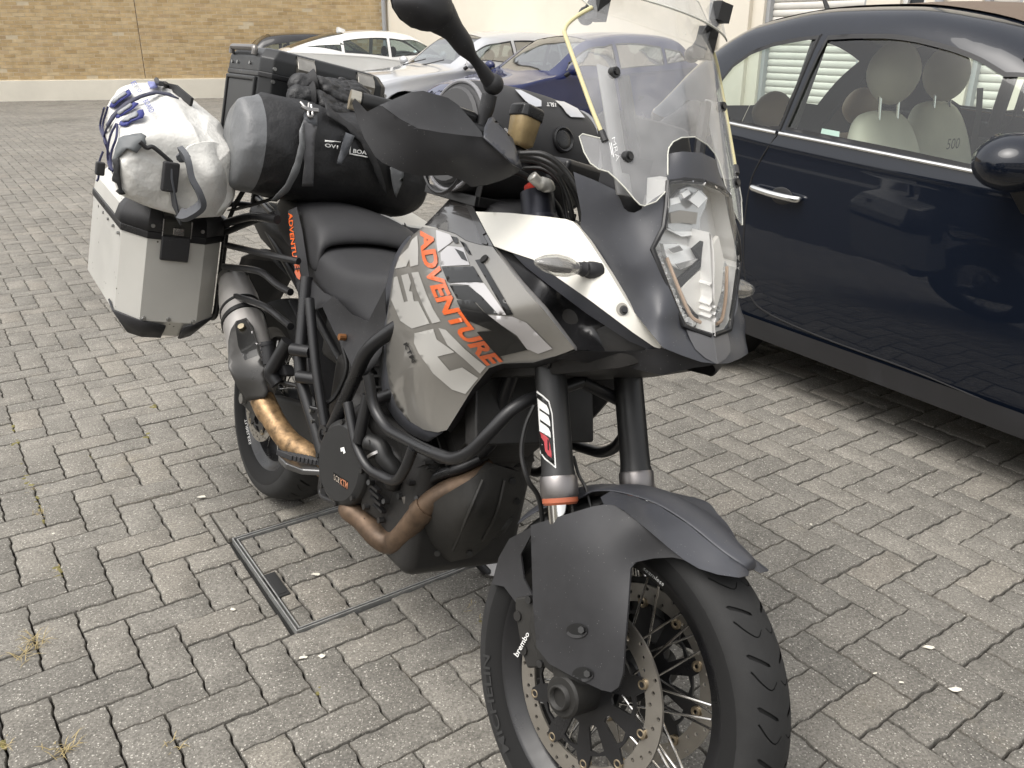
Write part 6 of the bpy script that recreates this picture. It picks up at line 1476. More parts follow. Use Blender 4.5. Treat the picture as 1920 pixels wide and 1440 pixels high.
gFn = pxsurf(fin, [(*c3(800, 772), 1.200), (*c3(840, 663), 1.158), (*c3(1016, 952), 1.227), (*c3(965, 925), 1.234)], 6, 'x', True)
sp(obj('guard_fin', gFn, M_GREYPL, bike, solid=.003, off=0)); sp(obj('guard_fin', mirror_y(gFn), M_GREYPL, bike, solid=.003, off=0))
for s in (-1, 1):
    def mx(px, py, x): q = BX(px, py, x, True); return V((q.x, q.y * (-s), q.z))
    stem = sp(obj('mirror_stem', tube(smooth_path([mx(902, 238, 1.10), mx(912, 205, 1.10), mx(918, 178, 1.10)], 4), [.011, .011, .012, .013, .014, .014, .014, .014, .014], 14), M_MATT, bike))
    obj('stem_joint', sphere(mx(925, 158, 1.10), .0185, 16, 12), M_MATT, stem)
    obj('mirror_arm', tube(smooth_path([mx(923, 160, 1.10), mx(902, 128, 1.10), mx(880, 100, 1.10), mx(850, 58, 1.10), mx(815, 20, 1.10)], 4), [.014, .0135, .013, .012, .0105, .0095, .009, .0095, .012, .016, .018, .0185, .019, .022, .026, .030, .030], 14), M_MATT, stem, angle=179)
    head = [(735, -8), (740, 15), (755, 38), (778, 55), (805, 62), (830, 58), (850, 40), (846, 8), (838, -20), (800, -45), (760, -38)]
    f_ = [mx(*p, 1.10) for p in head]; c_ = sum(f_, V((0, 0, 0))) / len(f_)
    obj('mirror_head', loft([[c_ + (q - c_) * k + V((dx, 0, 0)) for q in f_] for dx, k in ((-.012, .96), (-.006, 1.0), (.004, .98), (.022, .82), (.034, .55), (.039, .25))]), M_MATT, stem, sub=1, angle=179)
    obj('mirror_glass', ([c_ + (q - c_) * .93 + V((-.0135, 0, 0)) for q in f_], [tuple(range(len(f_)))]), M_CHROME, stem, False)
# brake fluid reservoir, banjo elbow, cables
rb = BX(982, 238, 1.135, True); up = V((-.12, .10, 1)).normalized(); ra, rb_, _ = basis(up, (1, 0, 0))
def rring(h, a, b): return [rb + up * h + ra * x * a + rb_ * y * b for x, y in ((-1, -.7), (-.7, -1), (.7, -1), (1, -.7), (1, .7), (.7, 1), (-.7, 1), (-1, .7))]
res = sp(obj('brake_reservoir', loft([rring(h, a, b) for h, a, b in ((-.036, .014, .014), (-.03, .021, .019), (.014, .024, .022))]), mat('fluid_plastic', (.36, .27, .14), .3, spec=.4, var=(30, .3)), bike, angle=50))
obj('reservoir_cap', loft([rring(h, a, b) for h, a, b in ((.014, .0265, .0245), (.032, .0265, .0245), (.036, .023, .021))]), M_FRAME, res, bevel=.002)
obj('reservoir_arm', tube([rb - up * .03, BX(945, 245, 1.10, True)], .006, 8), M_STEEL, res)
sp(obj('banjo_elbow', tube(smooth_path([BX(997, 330, 1.20, True), BX(1010, 342, 1.205, True), BX(1026, 348, 1.21, True), BX(1028, 356, 1.21, True)], 5), [.010] * 6 + [.0125] * 10, 14), mat('cast_alloy', (.55, .54, .50), .45, .6), bike, angle=179))
for k, pts in enumerate((((962, 292, 1.17), (1005, 296, 1.20), (1040, 312, 1.23), (1068, 345, 1.25), (1085, 380, 1.26), (1092, 415, 1.27)), ((975, 300, 1.16), (1010, 305, 1.19), (1045, 330, 1.22), (1065, 370, 1.24), (1075, 415, 1.25)), ((980, 315, 1.15), (1020, 318, 1.18), (1050, 345, 1.21), (1060, 390, 1.22), (1065, 420, 1.23)), ((970, 288, 1.20), (1020, 290, 1.24), (1060, 320, 1.27), (1090, 370, 1.30), (1100, 420, 1.31)), ((940, 320, 1.12), (985, 330, 1.14), (1040, 380, 1.18), (1055, 415, 1.19)))):
    sp(obj('control_cable', tube(smooth_path([BX(*p, True) for p in pts], 6), (.0055, .0045, .004, .005, .006)[k], 8), M_CABLE, bike, angle=179))
sp(obj('cable_tie', tube([BX(1050, 320, 1.235, True), BX(1056, 327, 1.24, True)], .009, 10), M_FRAME, bike))
# ------------------------------------------------------------------ seat, tail, racks
def seat_sec(x, w, z, ws, zs, dome=.012): return [V((x, y, q)) for y, q in ((-ws, zs), (-w * 1.02, (z + zs) / 2), (-w, z - .022), (-w * .82, z - .004), (-w * .4, z + dome * .6), (0, z + dome), (w * .4, z + dome * .6), (w * .82, z - .004), (w, z - .022), (w * 1.02, (z + zs) / 2), (ws, zs))]
obj('rider_seat', loft([seat_sec(*q) for q in ((.36, .150, .885, .16, .80), (.42, .165, .868, .165, .77), (.52, .165, .852, .165, .74), (.62, .150, .855, .160, .735), (.72, .125, .875, .150, .735), (.80, .10, .905, .135, .74), (.87, .085, .945, .12, .76))], False, False), M_SEAT, bike, solid=.02, off=-1, sub=2, angle=179)
obj('passenger_seat', loft([seat_sec(*q) for q in ((-.06, .10, .945, .10, .88), (-.02, .12, .952, .125, .86), (.10, .138, .955, .145, .83), (.24, .150, .952, .155, .81), (.34, .160, .942, .165, .80), (.405, .166, .918, .172, .80), (.43, .165, .885, .17, .80))], False, False), M_SEAT, bike, solid=.02, off=-1, sub=2, angle=179)
def panel_px(name, outline, ctrl, m, by='x', d=9, mir=True, **k):
    g = pxsurf(outline, ctrl, d, by); gt = thick(g, (-.002, .002, 0)); o = obj(name, gt, m, bike, angle=40, **k)
    if mir: obj(name, mirror_y(gt), m, bike, angle=40, **k)
    return o, g
# side cover under the seat
sc_o = [(612, 560), (640, 590), (690, 605), (708, 560), (724, 545), (722, 640), (708, 680), (700, 700), (690, 700), (668, 665), (640, 632), (612, 590)]
panel_px('side_cover', [(604, 574), (625, 555), (660, 590), (690, 603), (722, 540), (724, 600), (716, 660), (704, 683), (678, 714), (660, 690), (645, 655), (625, 620)], [(604, 574, .55), (690, 603, .74), (722, 540, .84), (716, 660, .84), (678, 714, .78), (645, 655, .66), (625, 620, .60)], M_MATT, mir=True)
obj('cover_bolt', cyl(BX(640, 632, .655) + V((0, .01, 0)), BX(640, 632, .655) + V((0, -.006, 0)), .008, None, 10), mat('rusty_bolt', (.25, .11, .04), .6, .5), bike)
# tail strip with orange lettering
ts, gts = panel_px('tail_side_panel', [(540, 395), (556, 388), (566, 430), (580, 520), (606, 548), (634, 562), (605, 576), (575, 585), (560, 560), (548, 480)], [(540, 395, .22), (556, 388, .24), (580, 520, .42), (634, 562, .60), (575, 585, .45), (548, 480, .32)], M_MATT)
hts = on_surface(gts)
lf2 = pathf([(541, 400), (544, 440), (549, 480), (555, 505)]); rf2 = pathf([(549, 398), (552, 438), (557, 475), (563, 502)])
band_text('tail_lettering', 'ADVENTURE', lf2, rf2, hts, M_ORANGE, ts, .03, .1, .002)
for Pq in ([(552, 507), (562, 505), (566, 520), (563, 525), (558, 521)], [(540, 403), (547, 402), (548, 407), (541, 408)]): decal('tail_bar', [Pq], lambda a, b: hts(a, b, .002), M_ORANGE, ts, 5)
obj('tail_unit', loft([[V((x, y * k, z)) for y, z in ((-.10, z0), (-.12, (z0 + z1) / 2), (-.09, z1), (.09, z1), (.12, (z0 + z1) / 2), (.10, z0))] for x, z0, z1, k in ((-.36, .82, .88, .7), (-.2, .78, .90, .9), (.1, .74, .90, 1), (.5, .70, .82, 1), (.66, .70, .80, .9))]), M_MATT, bike, bevel=.01)
obj('rear_mudguard', loft([[V((x, y * w_, z)) for y in (-1, -.5, .5, 1)] for x, z, w_ in ((.10, .72, .09), (-.15, .76, .10), (-.32, .70, .10), (-.42, .55, .09), (-.45, .47, .085))], False, False), M_MATT, bike, solid=.005)
obj('rear_hugger', gridsurf([[RC + V((.345 * math.cos(a), y * .09, .345 * math.sin(a))) for y in (-1, -.6, 0, .6, 1)] for a in [R(15 + 8 * i) for i in range(9)]]), M_MATT, bike, solid=.004, sub=1)
obj('battery_box', box((.50, 0, .66), (.26, .20, .18)), M_ENG, bike, bevel=.02)
obj('shock_spring', tube([V((.56 + .10 * t_ / 60, .05 + .032 * math.cos(t_ * .7), .46 + .24 * t_ / 60 + 0 * t_)) + V((.032 * math.sin(t_ * .7), 0, 0)) for t_ in range(60)], .006, 8), mat('orange_spring', (.60, .10, .03), .4), bike)
parts('wiring', join(*[tube(smooth_path([BX(*p) for p in P], 5), r_, 8) for P, r_ in ((((640, 640, .60), (650, 690, .63), (630, 740, .62), (608, 760, .61)), .006), (((655, 630, .62), (660, 690, .65), (640, 745, .64)), .005), (((520, 715, .40), (560, 725, .47), (585, 745, .55), (590, 770, .58)), .006))]), M_CABLE, bike)
# pannier rack tubes, right side, and their mirror
RK = (((428, 460, .0), (470, 470, .18), (505, 478, .32), (560, 490, .42)), ((420, 500, -.01), (470, 505, .18), (492, 510, .25), (520, 535, .33), (545, 548, .40)), ((412, 548, -.02), (450, 558, .12), (500, 575, .28), (530, 600, .36), (545, 612, .42)), ((425, 418, -.02), (470, 405, .10), (500, 408, .2), (520, 412, .25)), ((425, 435, -.03), (460, 420, .05), (520, 400, .2)))
for k, P in enumerate(RK): tb('luggage_rack', P, (.009, .0095, .0095, .012, .009)[k], both=True)
tb('luggage_rack', [V((-.06, -.245, .84)), V((-.06, -.245, .54)), V((-.40, -.245, .56)), V((-.40, -.245, .86)), V((-.06, -.245, .84))], .009, both=True)
tb('luggage_rack', [V((-.40, -.245, .80)), V((-.42, -.12, .86)), V((-.42, .12, .86)), V((-.40, .245, .80))], .009)
obj('rear_carrier', join(box((-.16, 0, .985), (.36, .20, .012)), *[tube([V((-.32, s * .09, .98)), V((.02, s * .11, .97)), V((.06, s * .11, .93))], .010, 8) for s in (-1, 1)]), M_FRAME, bike, bevel=.003)
parts('carrier_post', join(*[tube([V((x, s * .09, .88)), V((x, s * .09, .98))], .010, 8) for s in (-1, 1) for x in (-.30, -.05)]), M_FRAME, bike)
# ================================================================== LUGGAGE (in the bike's frame, each a thing of its own)
def bthing(name, label, cat, base, group=None): return thing(name, label, cat, BM @ Matrix.Translation(base), group), V(base)
def sh(g, b): return [V(v) - b for v in g[0]], g[1]
# panniers
PT = lambda x, y, z: V((x, y, z - .115 * x))       # the cases sit slightly tail-up
plan = [(0, -.318), (0, -.472), (-.055, -.527), (-.42, -.535), (-.455, -.50), (-.455, -.275), (-.42, -.262), (-.045, -.262)]
def plan_in(d, df=0):
    P = [V(p) for p in plan]
    if area(P) < 0: return [tuple(p) for p in reversed(inset(list(reversed(P)), d))]
    return [tuple(p) for p in inset(P, d)]
def pannier(sgn, label):
    root, b0 = bthing('side_case', label, 'pannier', (-.2, sgn * .40, .48), 'side cases of the motorcycle')
    def add(name, g, m, par=None, **k):
        if sgn > 0: g = mirror_y(g)
        return obj(name, sh(g, b0), m, par or root, **k)
    lo = plan_in(.048)
    body = add('case_body', loft([[PT(*p, .487) for p in lo], [PT(*p, .545) for p in plan], [PT(*p, .782) for p in plan]]), M_ALUM, bevel=.004, seg=3, angle=25)
    o1 = plan_in(-.004)
    add('seal_rail', loft([[PT(*p, z) for p in o1] for z in (.776, .784, .788, .796)]), M_FRAME, bevel=.002)
    l1, l2 = plan_in(.0), plan_in(.06)
    lid = add('lid', loft([[PT(*p, .796) for p in l1], [PT(*p, .835) for p in plan_in(.002)], [PT(*p, .895) for p in plan_in(.055)], [PT(*p, .899) for p in plan_in(.062)]]), M_ALUM, bevel=.003, angle=25)
    # black plastic corners: lid front and bottom
    fr = lambda zlist: None
    add('lid_corner', join(loft([[PT(x + .004, y, z) for x, y, z in ((0, -.318, .797), (0, -.475, .797), (-.058, -.531, .797), (-.12, -.534, .797))], [PT(x + .004, y, z) for x, y, z in ((-.002, -.32, .837), (-.002, -.472, .837), (-.058, -.527, .837), (-.095, -.530, .837))], [PT(x + .006, y, z) for x, y, z in ((-.05, -.345, .895), (-.05, -.455, .895), (-.085, -.482, .895), (-.105, -.483, .895))]], False, False),
        loft([[PT(x + .004, y, z) for x, y, z in ((0, -.318, .797), (-.045, -.258, .797), (-.14, -.258, .797))], [PT(x + .004, y, z) for x, y, z in ((-.002, -.32, .837), (-.045, -.260, .837), (-.12, -.260, .837))], [PT(x + .006, y, z) for x, y, z in ((-.05, -.345, .895), (-.09, -.315, .895), (-.11, -.315, .895))]], False, False)), M_MATT, solid=.004, off=0)
    for pts in ([(0, -.40, .535), (0, -.474, .548), (-.056, -.530, .553), (-.10, -.533, .568)], [(0, -.352, .535), (0, -.317, .546), (-.045, -.259, .553), (-.08, -.259, .56)]):
        q = [PT(x + .004, y * 1.004, z) for x, y, z in pts]
        lo2 = [PT(p[0] * .0 + lx + .004, ly, .484) for p, (lx, ly) in zip(pts, ([(-.046, -.40), (-.046, -.452), (-.076, -.482), (-.10, -.484)] if pts[1][1] < -.4 else [(-.046, -.352), (-.046, -.345), (-.072, -.311), (-.09, -.311)]))]
        add('corner_guard', loft([q, lo2], False, False), M_MATT, solid=.005, off=0)
    for x, y, z in ((.004, -.462, .552), (.004, -.327, .550), (.003, -.395, .553), (.004, -.462, .812), (.004, -.330, .812)): q = PT(x, y, z); add('rivet', cyl(q + V((-.004, 0, 0)), q + V((.004, 0, 0)), .007, .005, 10), M_BOLT)
    for i in range(6):
        f = i / 5; q = PT(-.07 - .34 * f, -.531, .762); add('rivet', cyl(q + V((0, .002, 0)), q + V((0, -.004, 0)), .005, .004, 8), M_BOLT)
    # latch
    la = add('latch', loft([[PT(x, y, z) for y in (-.437, -.362)] + [PT(.001, y, z) for y in (-.362, -.437)] for x, z in ((.010, .722), (.013, .735), (.013, .772), (.009, .79))]), M_MATT, bevel=.003)
    add('latch_plate', loft([[PT(x, y, z) for y in (-.437, -.362)] + [PT(-.0, y, z) for y in (-.362, -.437)] for x, z in ((.006, .792), (.008, .83), (-.02, .86))]), mat('latch_grey', (.06, .06, .055), .4, .4), bevel=.002)
    for y in (-.437, -.362): add('latch_wire', tube([PT(.012, y, .79), PT(.010, y, .835)], .002, 6), M_STEEL)
    add('latch_clip', box(PT(.014, -.397, .806), (.006, .03, .02)), M_STEEL, bevel=.002)
    add('lid_eye', join(*[box(PT(-.33 + i * .2 * 0, -.50, .86), (.03, .012, .05)) for i in range(1)]), M_STEEL, bevel=.003)
    return root
pannier(-1, 'silver aluminium side case hanging by the silencer, white dry bag strapped on its lid')
pannier(1, 'silver aluminium side case on the stand side, hidden behind the seat and duffel')
# top box
root, b0 = bthing('top_box', 'black aluminium top box with steel latches on the rear rack behind the duffel', 'top box', (-.22, 0, .995))
def add(name, g, m, par=None, **k): return obj(name, sh(g, b0), m, par or root, **k)
M_TBX = mat('black_anodised', (.030, .031, .032), .42, .35, var=(5, .12), rvar=(5, .1))
bx_, by_ = (-.385, -.055), .198
def rr(x0, x1, y, z, c=.03): return [V(p) for p in ((x0 + c, -y, z), (x1 - c, -y, z), (x1, -y + c, z), (x1, y - c, z), (x1 - c, y, z), (x0 + c, y, z), (x0, y - c, z), (x0, -y + c, z))]
add('box_body', loft([rr(bx_[0] + .01, bx_[1] - .01, by_ - .01, .995), rr(*bx_, by_, 1.03), rr(*bx_, by_, 1.262)]), M_TBX, bevel=.004)
add('seal', loft([rr(bx_[0] - .003, bx_[1] + .003, by_ + .003, z) for z in (1.258, 1.272)]), M_FRAME, bevel=.002)
add('lid', loft([rr(bx_[0] - .002, bx_[1] + .002, by_ + .002, 1.270), rr(bx_[0], bx_[1], by_, 1.312), rr(bx_[0] + .018, bx_[1] - .018, by_ - .018, 1.337), rr(bx_[0] + .03, bx_[1] - .03, by_ - .03, 1.341)]), M_TBX, bevel=.004)
for y in (-.075, .115):
    la = add('latch', loft([[V((bx_[1] + x, y + d_, z)) for d_ in (-.027, .027)] + [V((bx_[1] - .01, y + d_, z)) for d_ in (.027, -.027)] for x, z in ((.012, 1.275), (.016, 1.30), (.006, 1.318), (-.014, 1.334))]), mat('latch_steel', (.42, .40, .36), .28, .9, var=(30, .2)), bevel=.002)
    add('keeper', join(*[box((bx_[1] + .004, y + d_, 1.235), (.006, .004, .05)) for d_ in (-.028, .028)] + [box((bx_[1] + .004, y, z), (.006, .056, .004)) for z in (1.21, 1.26)]), M_STEEL)
    for d_ in (-.012, .012): add('rivet', cyl((bx_[1] + .012, y + d_, 1.288), (bx_[1] + .019, y + d_, 1.288), .005, .004, 10), M_BOLT)
for y, z in ((-.165, 1.25), (-.165, 1.285), (.185, 1.25), (.185, 1.285)): add('rivet', cyl((bx_[1] - .001, y, z), (bx_[1] + .005, y, z), .006, .005, 10), M_BOLT)
hx = [V((x, -by_ - .004, z)) for x, z in ((-.335, 1.315), (-.335, 1.334), (-.13, 1.334), (-.13, 1.315))]
add('handle', tube(fillet(hx, .012), .009, 10), mat('worn_handle', (.20, .19, .18), .35, .7))
add('side_recess', box((-.225, -by_ - .001, 1.16), (.22, .006, .17)), mat('recess_black', (.045, .046, .046), .5, .2), bevel=.004)
add('side_rail', join(*[box((x, -by_ - .004, 1.15), (.012, .01, .21)) for x in (-.345, -.10)] + [box((-.222, -by_ - .004, 1.25), (.25, .01, .012))]), M_TBX, bevel=.003)
for x in (-.32, -.27, -.16): add('rivet', cyl((x, -by_ + .001, 1.292), (x, -by_ - .006, 1.292), .006, .005, 10), M_BOLT)
add('corner_cap', join(*[loft([rr(bx_[0] - .004, bx_[0] + .05, by_ + .004, z) for z in (.99, 1.03)])]), M_MATT, bevel=.004)
# soft bags: lofted tubes with creases
def bag(name, rings, root, b0, m, amp=.006, sc_=9, sub=2, ridged=0):
    g = loft(rings); ob = obj(name, sh(g, b0), m, root, sub=sub, angle=179)
    tx = bpy.data.textures.new(name + '_folds', 'CLOUDS'); tx.noise_scale = 1 / sc_; tx.noise_depth = 1
    if ridged:
        t2 = bpy.data.textures.new(name + '_creases', 'MUSGRAVE'); t2.musgrave_type = 'RIDGED_MULTIFRACTAL'; t2.noise_scale = ridged; t2.octaves = 2; t2.noise_intensity = 1
        x = ob.modifiers.new('c', 'DISPLACE'); x.texture = t2; x.strength = amp * .8; x.mid_level = .6; x.texture_coords = 'LOCAL'
    x = ob.modifiers.new('d', 'DISPLACE'); x.texture = tx; x.strength = amp * 2; x.mid_level = .5; x.texture_coords = 'LOCAL'
    return ob
def ering(c, a, b, ra, rb, n=20, e=2.4):
    out = []
    for i in range(n):
        t_ = 2 * PI * i / n; cx, sx = math.cos(t_), math.sin(t_)
        out.append(V(c) + V(a) * ra * math.copysign(abs(cx) ** (2 / e), cx) + V(b) * rb * math.copysign(abs(sx) ** (2 / e), sx))
    return out
Y, Z, X = (0, 1, 0), (0, 0, 1), (1, 0, 0)
M_WBAG = mat('white_pvc', (.70, .69, .65), .34, var=(7, .04), bump=(7, .5, .03), rvar=(8, .1))
M_WEB = mat('grey_webbing', (.085, .09, .10), .6, bump=(800, .5, .001)); M_WEBK = mat('black_webbing', (.014, .014, .015), .65, bump=(800, .5, .001))
M_BLUE = mat('blue_trim', (.022, .03, .19), .5); M_PATCH = mat('grey_patch', (.13, .14, .145), .5)
root, b0 = bthing('white_dry_bag', 'white roll-top dry bag with blue cord strapped onto the silver side case', 'dry bag', (-.2, -.40, .90))
wsec = []
for x, y, z, ra, rb_ in ((-.50, -.392, 1.075, .03, .03), (-.495, -.392, 1.073, .085, .078), (-.46, -.394, 1.07, .118, .105), (-.38, -.398, 1.062, .132, .116), (-.25, -.404, 1.045, .142, .122), (-.1, -.412, 1.02, .150, .124), (.0, -.422, .995, .152, .122), (.06, -.428, .975, .152, .118), (.10, -.43, .965, .150, .112), (.122, -.43, .958, .136, .098), (.130, -.43, .955, .06, .045)):
    wsec.append(ering((x, y, z), Y, Z, ra, rb_))
wb = bag('bag_body', wsec, root, b0, M_WBAG, .014, 5.5, 4, .16)
# rolled closure: a folded flap over the front right
flap = pxsurf([(350, 279), (372, 268), (400, 266), (425, 276), (437, 292), (439, 335), (430, 372), (418, 403), (392, 406), (366, 403), (378, 385), (374, 360), (362, 330), (357, 300)], [(350, 279, .135), (400, 266, .11), (437, 292, .06), (439, 335, .08), (418, 403, .10), (366, 403, .15), (362, 330, .160), (405, 325, .165), (400, 375, .158), (374, 360, .165)], 8, 'x', smooth_n=3)
obj('roll_flap', sh(thick(flap, (-.012, 0, 0)), b0), M_WBAG, root, angle=60)
lpth = [BX(*p, x) for p, x in (((340, 284), .155), ((352, 300), .19), ((360, 335), .205), ((374, 362), .215), ((378, 385), .21), ((352, 403), .19), ((338, 402), .17))]
obj('closure_strap', sh(tube(smooth_path(lpth, 5), 0, flat=(.014, .03, (1, 0, 0))), b0), M_WEB, root)
obj('buckle', sh(loft([[BX(px, py, x) for px, py in ((309, py0), (331, py0), (331, py0 + 4), (309, py0 + 4))] for py0, x in ((308, .142), (330, .15), (352, .146))]) if False else box(BX(319, 332, .150), (.018, .040, .075)), b0), M_MATT, root, bevel=.005)
obj('buckle_web', sh(tube([BX(*p, x) for p, x in (((318, 310), .140), ((319, 335), .148), ((324, 362), .146), ((330, 395), .135), ((333, 412), .06))], 0, flat=(.034, .004, (0, 1, 0))), b0), M_WEB, root)
obj('strap_tail', sh(tube([BX(*p, x) for p, x in (((330, 300), .145), ((345, 292), .155), ((358, 300), .158))], 0, flat=(.03, .006, (1, 0, 0))), b0), M_WEB, root, sub=1)
for nm, P, r_ in (('hook', ((262, 266), (275, 277), (285, 275), (298, 284), (322, 305)), .0055),): obj(nm, sh(tube(smooth_path([BX(*p, .135) for p in P], 4), r_, 8), b0), M_MATT, root)
gwb = loft(wsec); hwb = on_surface(([v for v in gwb[0]], gwb[1]))
def lift_decal(name, polys, m, k=.012, th=.004):
    gs = []
    for P in polys:
        vs, fs = region(P, (), 6); pts = [hwb(p.x, p.y, k) for p in vs]
        if any(p is None for p in pts): fs = [f for f in fs if all(pts[i] is not None for i in f)]
        fb = next((p for p in pts if p is not None), None)
        if fb is None: continue
        gs.append(([p or fb for p in pts], fs))
    if gs: return obj(name, sh(join(*gs), b0), m, root, solid=th, off=0, fix=False)
pw = lambda x, y: (160 + x / 4.8, 140 + y / 4.8)
for P in ([(255, 320), (275, 270), (360, 205), (420, 170), (440, 205), (420, 220), (330, 275), (285, 320)], [(310, 415), (320, 385), (420, 320), (465, 285), (490, 300), (460, 335), (375, 385), (335, 420)], [(340, 480), (355, 450), (440, 400), (500, 360), (530, 358), (540, 390), (525, 425), (430, 460), (400, 490), (360, 490)]):
    lift_decal('blue_loop', [[pw(*q) for q in P]], M_BLUE); c_ = V((sum(q[0] for q in P) / len(P), sum(q[1] for q in P) / len(P)))
    lift_decal('grey_loop', [[pw(*(c_ + (V(q) - c_) * .62)) for q in P]], mat('loop_grey', (.28, .29, .30), .5), .017)
lift_decal('grey_patch', [[pw(*q) for q in ((300, 790), (320, 720), (345, 610), (420, 570), (520, 560), (560, 585), (540, 620), (500, 650), (455, 705), (400, 690), (350, 740))]], M_PATCH, .014)
for P in (((218, 315), (180, 470), (178, 600), (215, 740), (270, 850)), ((245, 320), (205, 480), (205, 640), (240, 760), (285, 860)), ((300, 420), (245, 500), (222, 600), (245, 760), (290, 860)), ((325, 470), (280, 560), (255, 680), (262, 800), (300, 870)), ((330, 480), (320, 600), (290, 700), (280, 790), (300, 868)), ((160, 690), (130, 770), (120, 850), (118, 930), (100, 960))):
    pts = [hwb(*pw(*q), .014) or BX(*pw(*q), -.12) for q in P]; obj('cord', sh(tube(smooth_path(pts, 5), .003, 6), b0), mat('navy_cord', (.018, .02, .07), .5), root)
obj('cord_lock', sh(box(BX(*pw(132, 845), -.05), (.02, .022, .035)), b0), M_MATT, root, bevel=.004)
lift_decal('side_strap', [[pw(*q) for q in ((175, 700), (205, 690), (235, 840), (215, 880), (180, 860))]], M_WEBK, .016); lift_decal('side_strap', [[pw(*q) for q in ((305, 790), (345, 760), (352, 900), (370, 1010), (400, 1050), (340, 1060), (310, 1040))]], M_WEBK, .016)
lift_decal('cross_band', [[pw(*q) for q in ((240, 470), (280, 400), (380, 300), (500, 235), (640, 195), (760, 215), (830, 260), (760, 235), (640, 215), (510, 255), (400, 320), (300, 420), (250, 500))]], mat('navy_web', (.03, .032, .06), .6), .014)
def bag_hit(px, py, l): return hwb(px, py, .0145)
def bag_text(nm, s, q, m, bold=.02):
    o = text_decal(nm, s, lambda a, b, l=0: (lambda h: (h - b0) if h else None)(hwb(a, b, .0145)), m, root, q, 0, bold); return o
bag_text('bag_lettering', 'BOARD', [pw(528, 290), pw(590, 395), pw(632, 375), pw(572, 265)], mat('blue_print', (.12, .14, .33), .5))
bag_text('bag_lettering', 'O', [pw(475, 185), pw(490, 212), pw(525, 200), pw(508, 172)], MATS['blue_print'])
bag_text('bag_lettering', 'E', [pw(420, 120), pw(438, 150), pw(480, 130), pw(462, 100)], MATS['blue_print'])
lift_decal('blue_print_patch', [[pw(*q) for q in ((560, 105), (640, 110), (650, 150), (585, 165))]], mat('faded_blue_print', (.20, .22, .45), .5), .0125)
rp = [hwb(*pw(*q), .02) or BX(*pw(*q), -.42) for q in ((640, 110), (660, 85), (720, 80), (745, 110), (700, 150), (650, 140), (640, 110))]
obj('carry_ring', sh(tube(smooth_path(rp, 4), .007, 8), b0), M_MATT, root)
rp = [hwb(*pw(*q), .02) or BX(*pw(*q), -.35) for q in ((740, 110), (800, 190), (880, 260), (940, 310))]; obj('ring_strap', sh(tube(rp, 0, flat=(.022, .008, (0, 1, 0))), b0), M_WEBK, root)
# black duffel
M_BAGK = mat('black_tarpaulin', (.013, .013, .014), .5, var=(9, .2), bump=(18, .5, .012), rvar=(7, .12)); M_BAGG = mat('grey_tarpaulin', (.14, .145, .15), .42, var=(9, .08), bump=(18, .45, .01), rvar=(8, .1))
root, b0 = bthing('black_duffel', 'black waterproof duffel with grey ends strapped across the passenger seat', 'duffel bag', (.10, 0, .96))
def dsec(y, x, z, rx, rz): return ering((x, y, z), X, Z, rx, rz, 22, 2.2)
S_ = [(-.318, .10, 1.070, .060, .070), (-.316, .10, 1.070, .096, .110), (-.300, .10, 1.071, .114, .124), (-.262, .10, 1.073, .124, .132), (-.225, .10, 1.075, .130, .135), (-.12, .10, 1.077, .134, .138), (0, .10, 1.075, .137, .136), (.12, .10, 1.068, .134, .128), (.20, .10, 1.060, .125, .116), (.25, .10, 1.053, .10, .098), (.272, .10, 1.050, .06, .06), (.278, .10, 1.050, .02, .02)]
bdy = bag('bag_body', [dsec(*q) for q in S_], root, b0, M_BAGK, .010, 7, 3, .18)
bdy.data.materials.append(M_BAGG)
for p_ in bdy.data.polygons:
    c_ = p_.center
    if c_.y < -.27 or c_.y > .235: p_.material_index = 1
gdb_ = loft([dsec(y, x, z, rx + .004, rz + .004) for y, x, z, rx, rz in S_]); hdb = on_surface(gdb_)
pd = lambda x, y: (420 + x / 3.79, 40 + y / 3.79)
def dl(name, polys, m, k=.008, th=.003):
    gs = []
    for P in polys:
        vs, fs = region([pd(*q) for q in P], (), 7); pts = [hdb(p.x, p.y, k) for p in vs]; fs = [f for f in fs if all(pts[i] is not None for i in f)]
        fb = next((p for p in pts if p is not None), None)
        if fb is not None and fs: gs.append(([p or fb for p in pts], fs))
    if gs: return obj(name, sh(join(*gs), b0), m, root, solid=th, off=0, fix=False)
dl('side_strap', [[(555, 720), (650, 760), (630, 860), (625, 1155), (545, 1155), (560, 1000), (545, 860)]], mat('grey_strap', (.10, .10, .105), .55), .012)
dl('carry_strap', [[(520, 790), (548, 720), (560, 900), (520, 1060), (450, 1180), (370, 1240), (330, 1235), (430, 1130), (490, 990), (520, 870)]], mat('light_strap', (.15, .155, .16), .5), .016)
dl('side_strap', [[(560, 640), (650, 655), (652, 760), (555, 720)]], M_WEB, .012)
dl('compression_strap', [[(850, 800), (915, 825), (870, 930), (820, 1015), (790, 1000), (820, 900)]], M_WEB, .012)
dl('compression_strap', [[(700, 590), (760, 660), (900, 760), (1000, 850), (1060, 960), (1110, 1080), (1150, 1220), (1100, 1160), (1040, 1020), (960, 870), (850, 770), (720, 690)]], M_WEBK, .012)
dl('grey_tab', [[(1165, 1040), (1190, 1020), (1260, 1050), (1255, 1120), (1210, 1235), (1185, 1160)]], M_BAGG, .012)
parts('strap_buckle', sh(join(*[tube(smooth_path([hdb(*pd(*q), .02) or BX(*pd(*q), .1) for q in P], 4), .004, 8) for P in (((530, 620), (570, 650), (650, 660)), ((530, 640), (580, 665), (650, 672)), ((590, 630), (580, 700), (610, 705), (605, 640)))]), b0), M_STEEL, root)
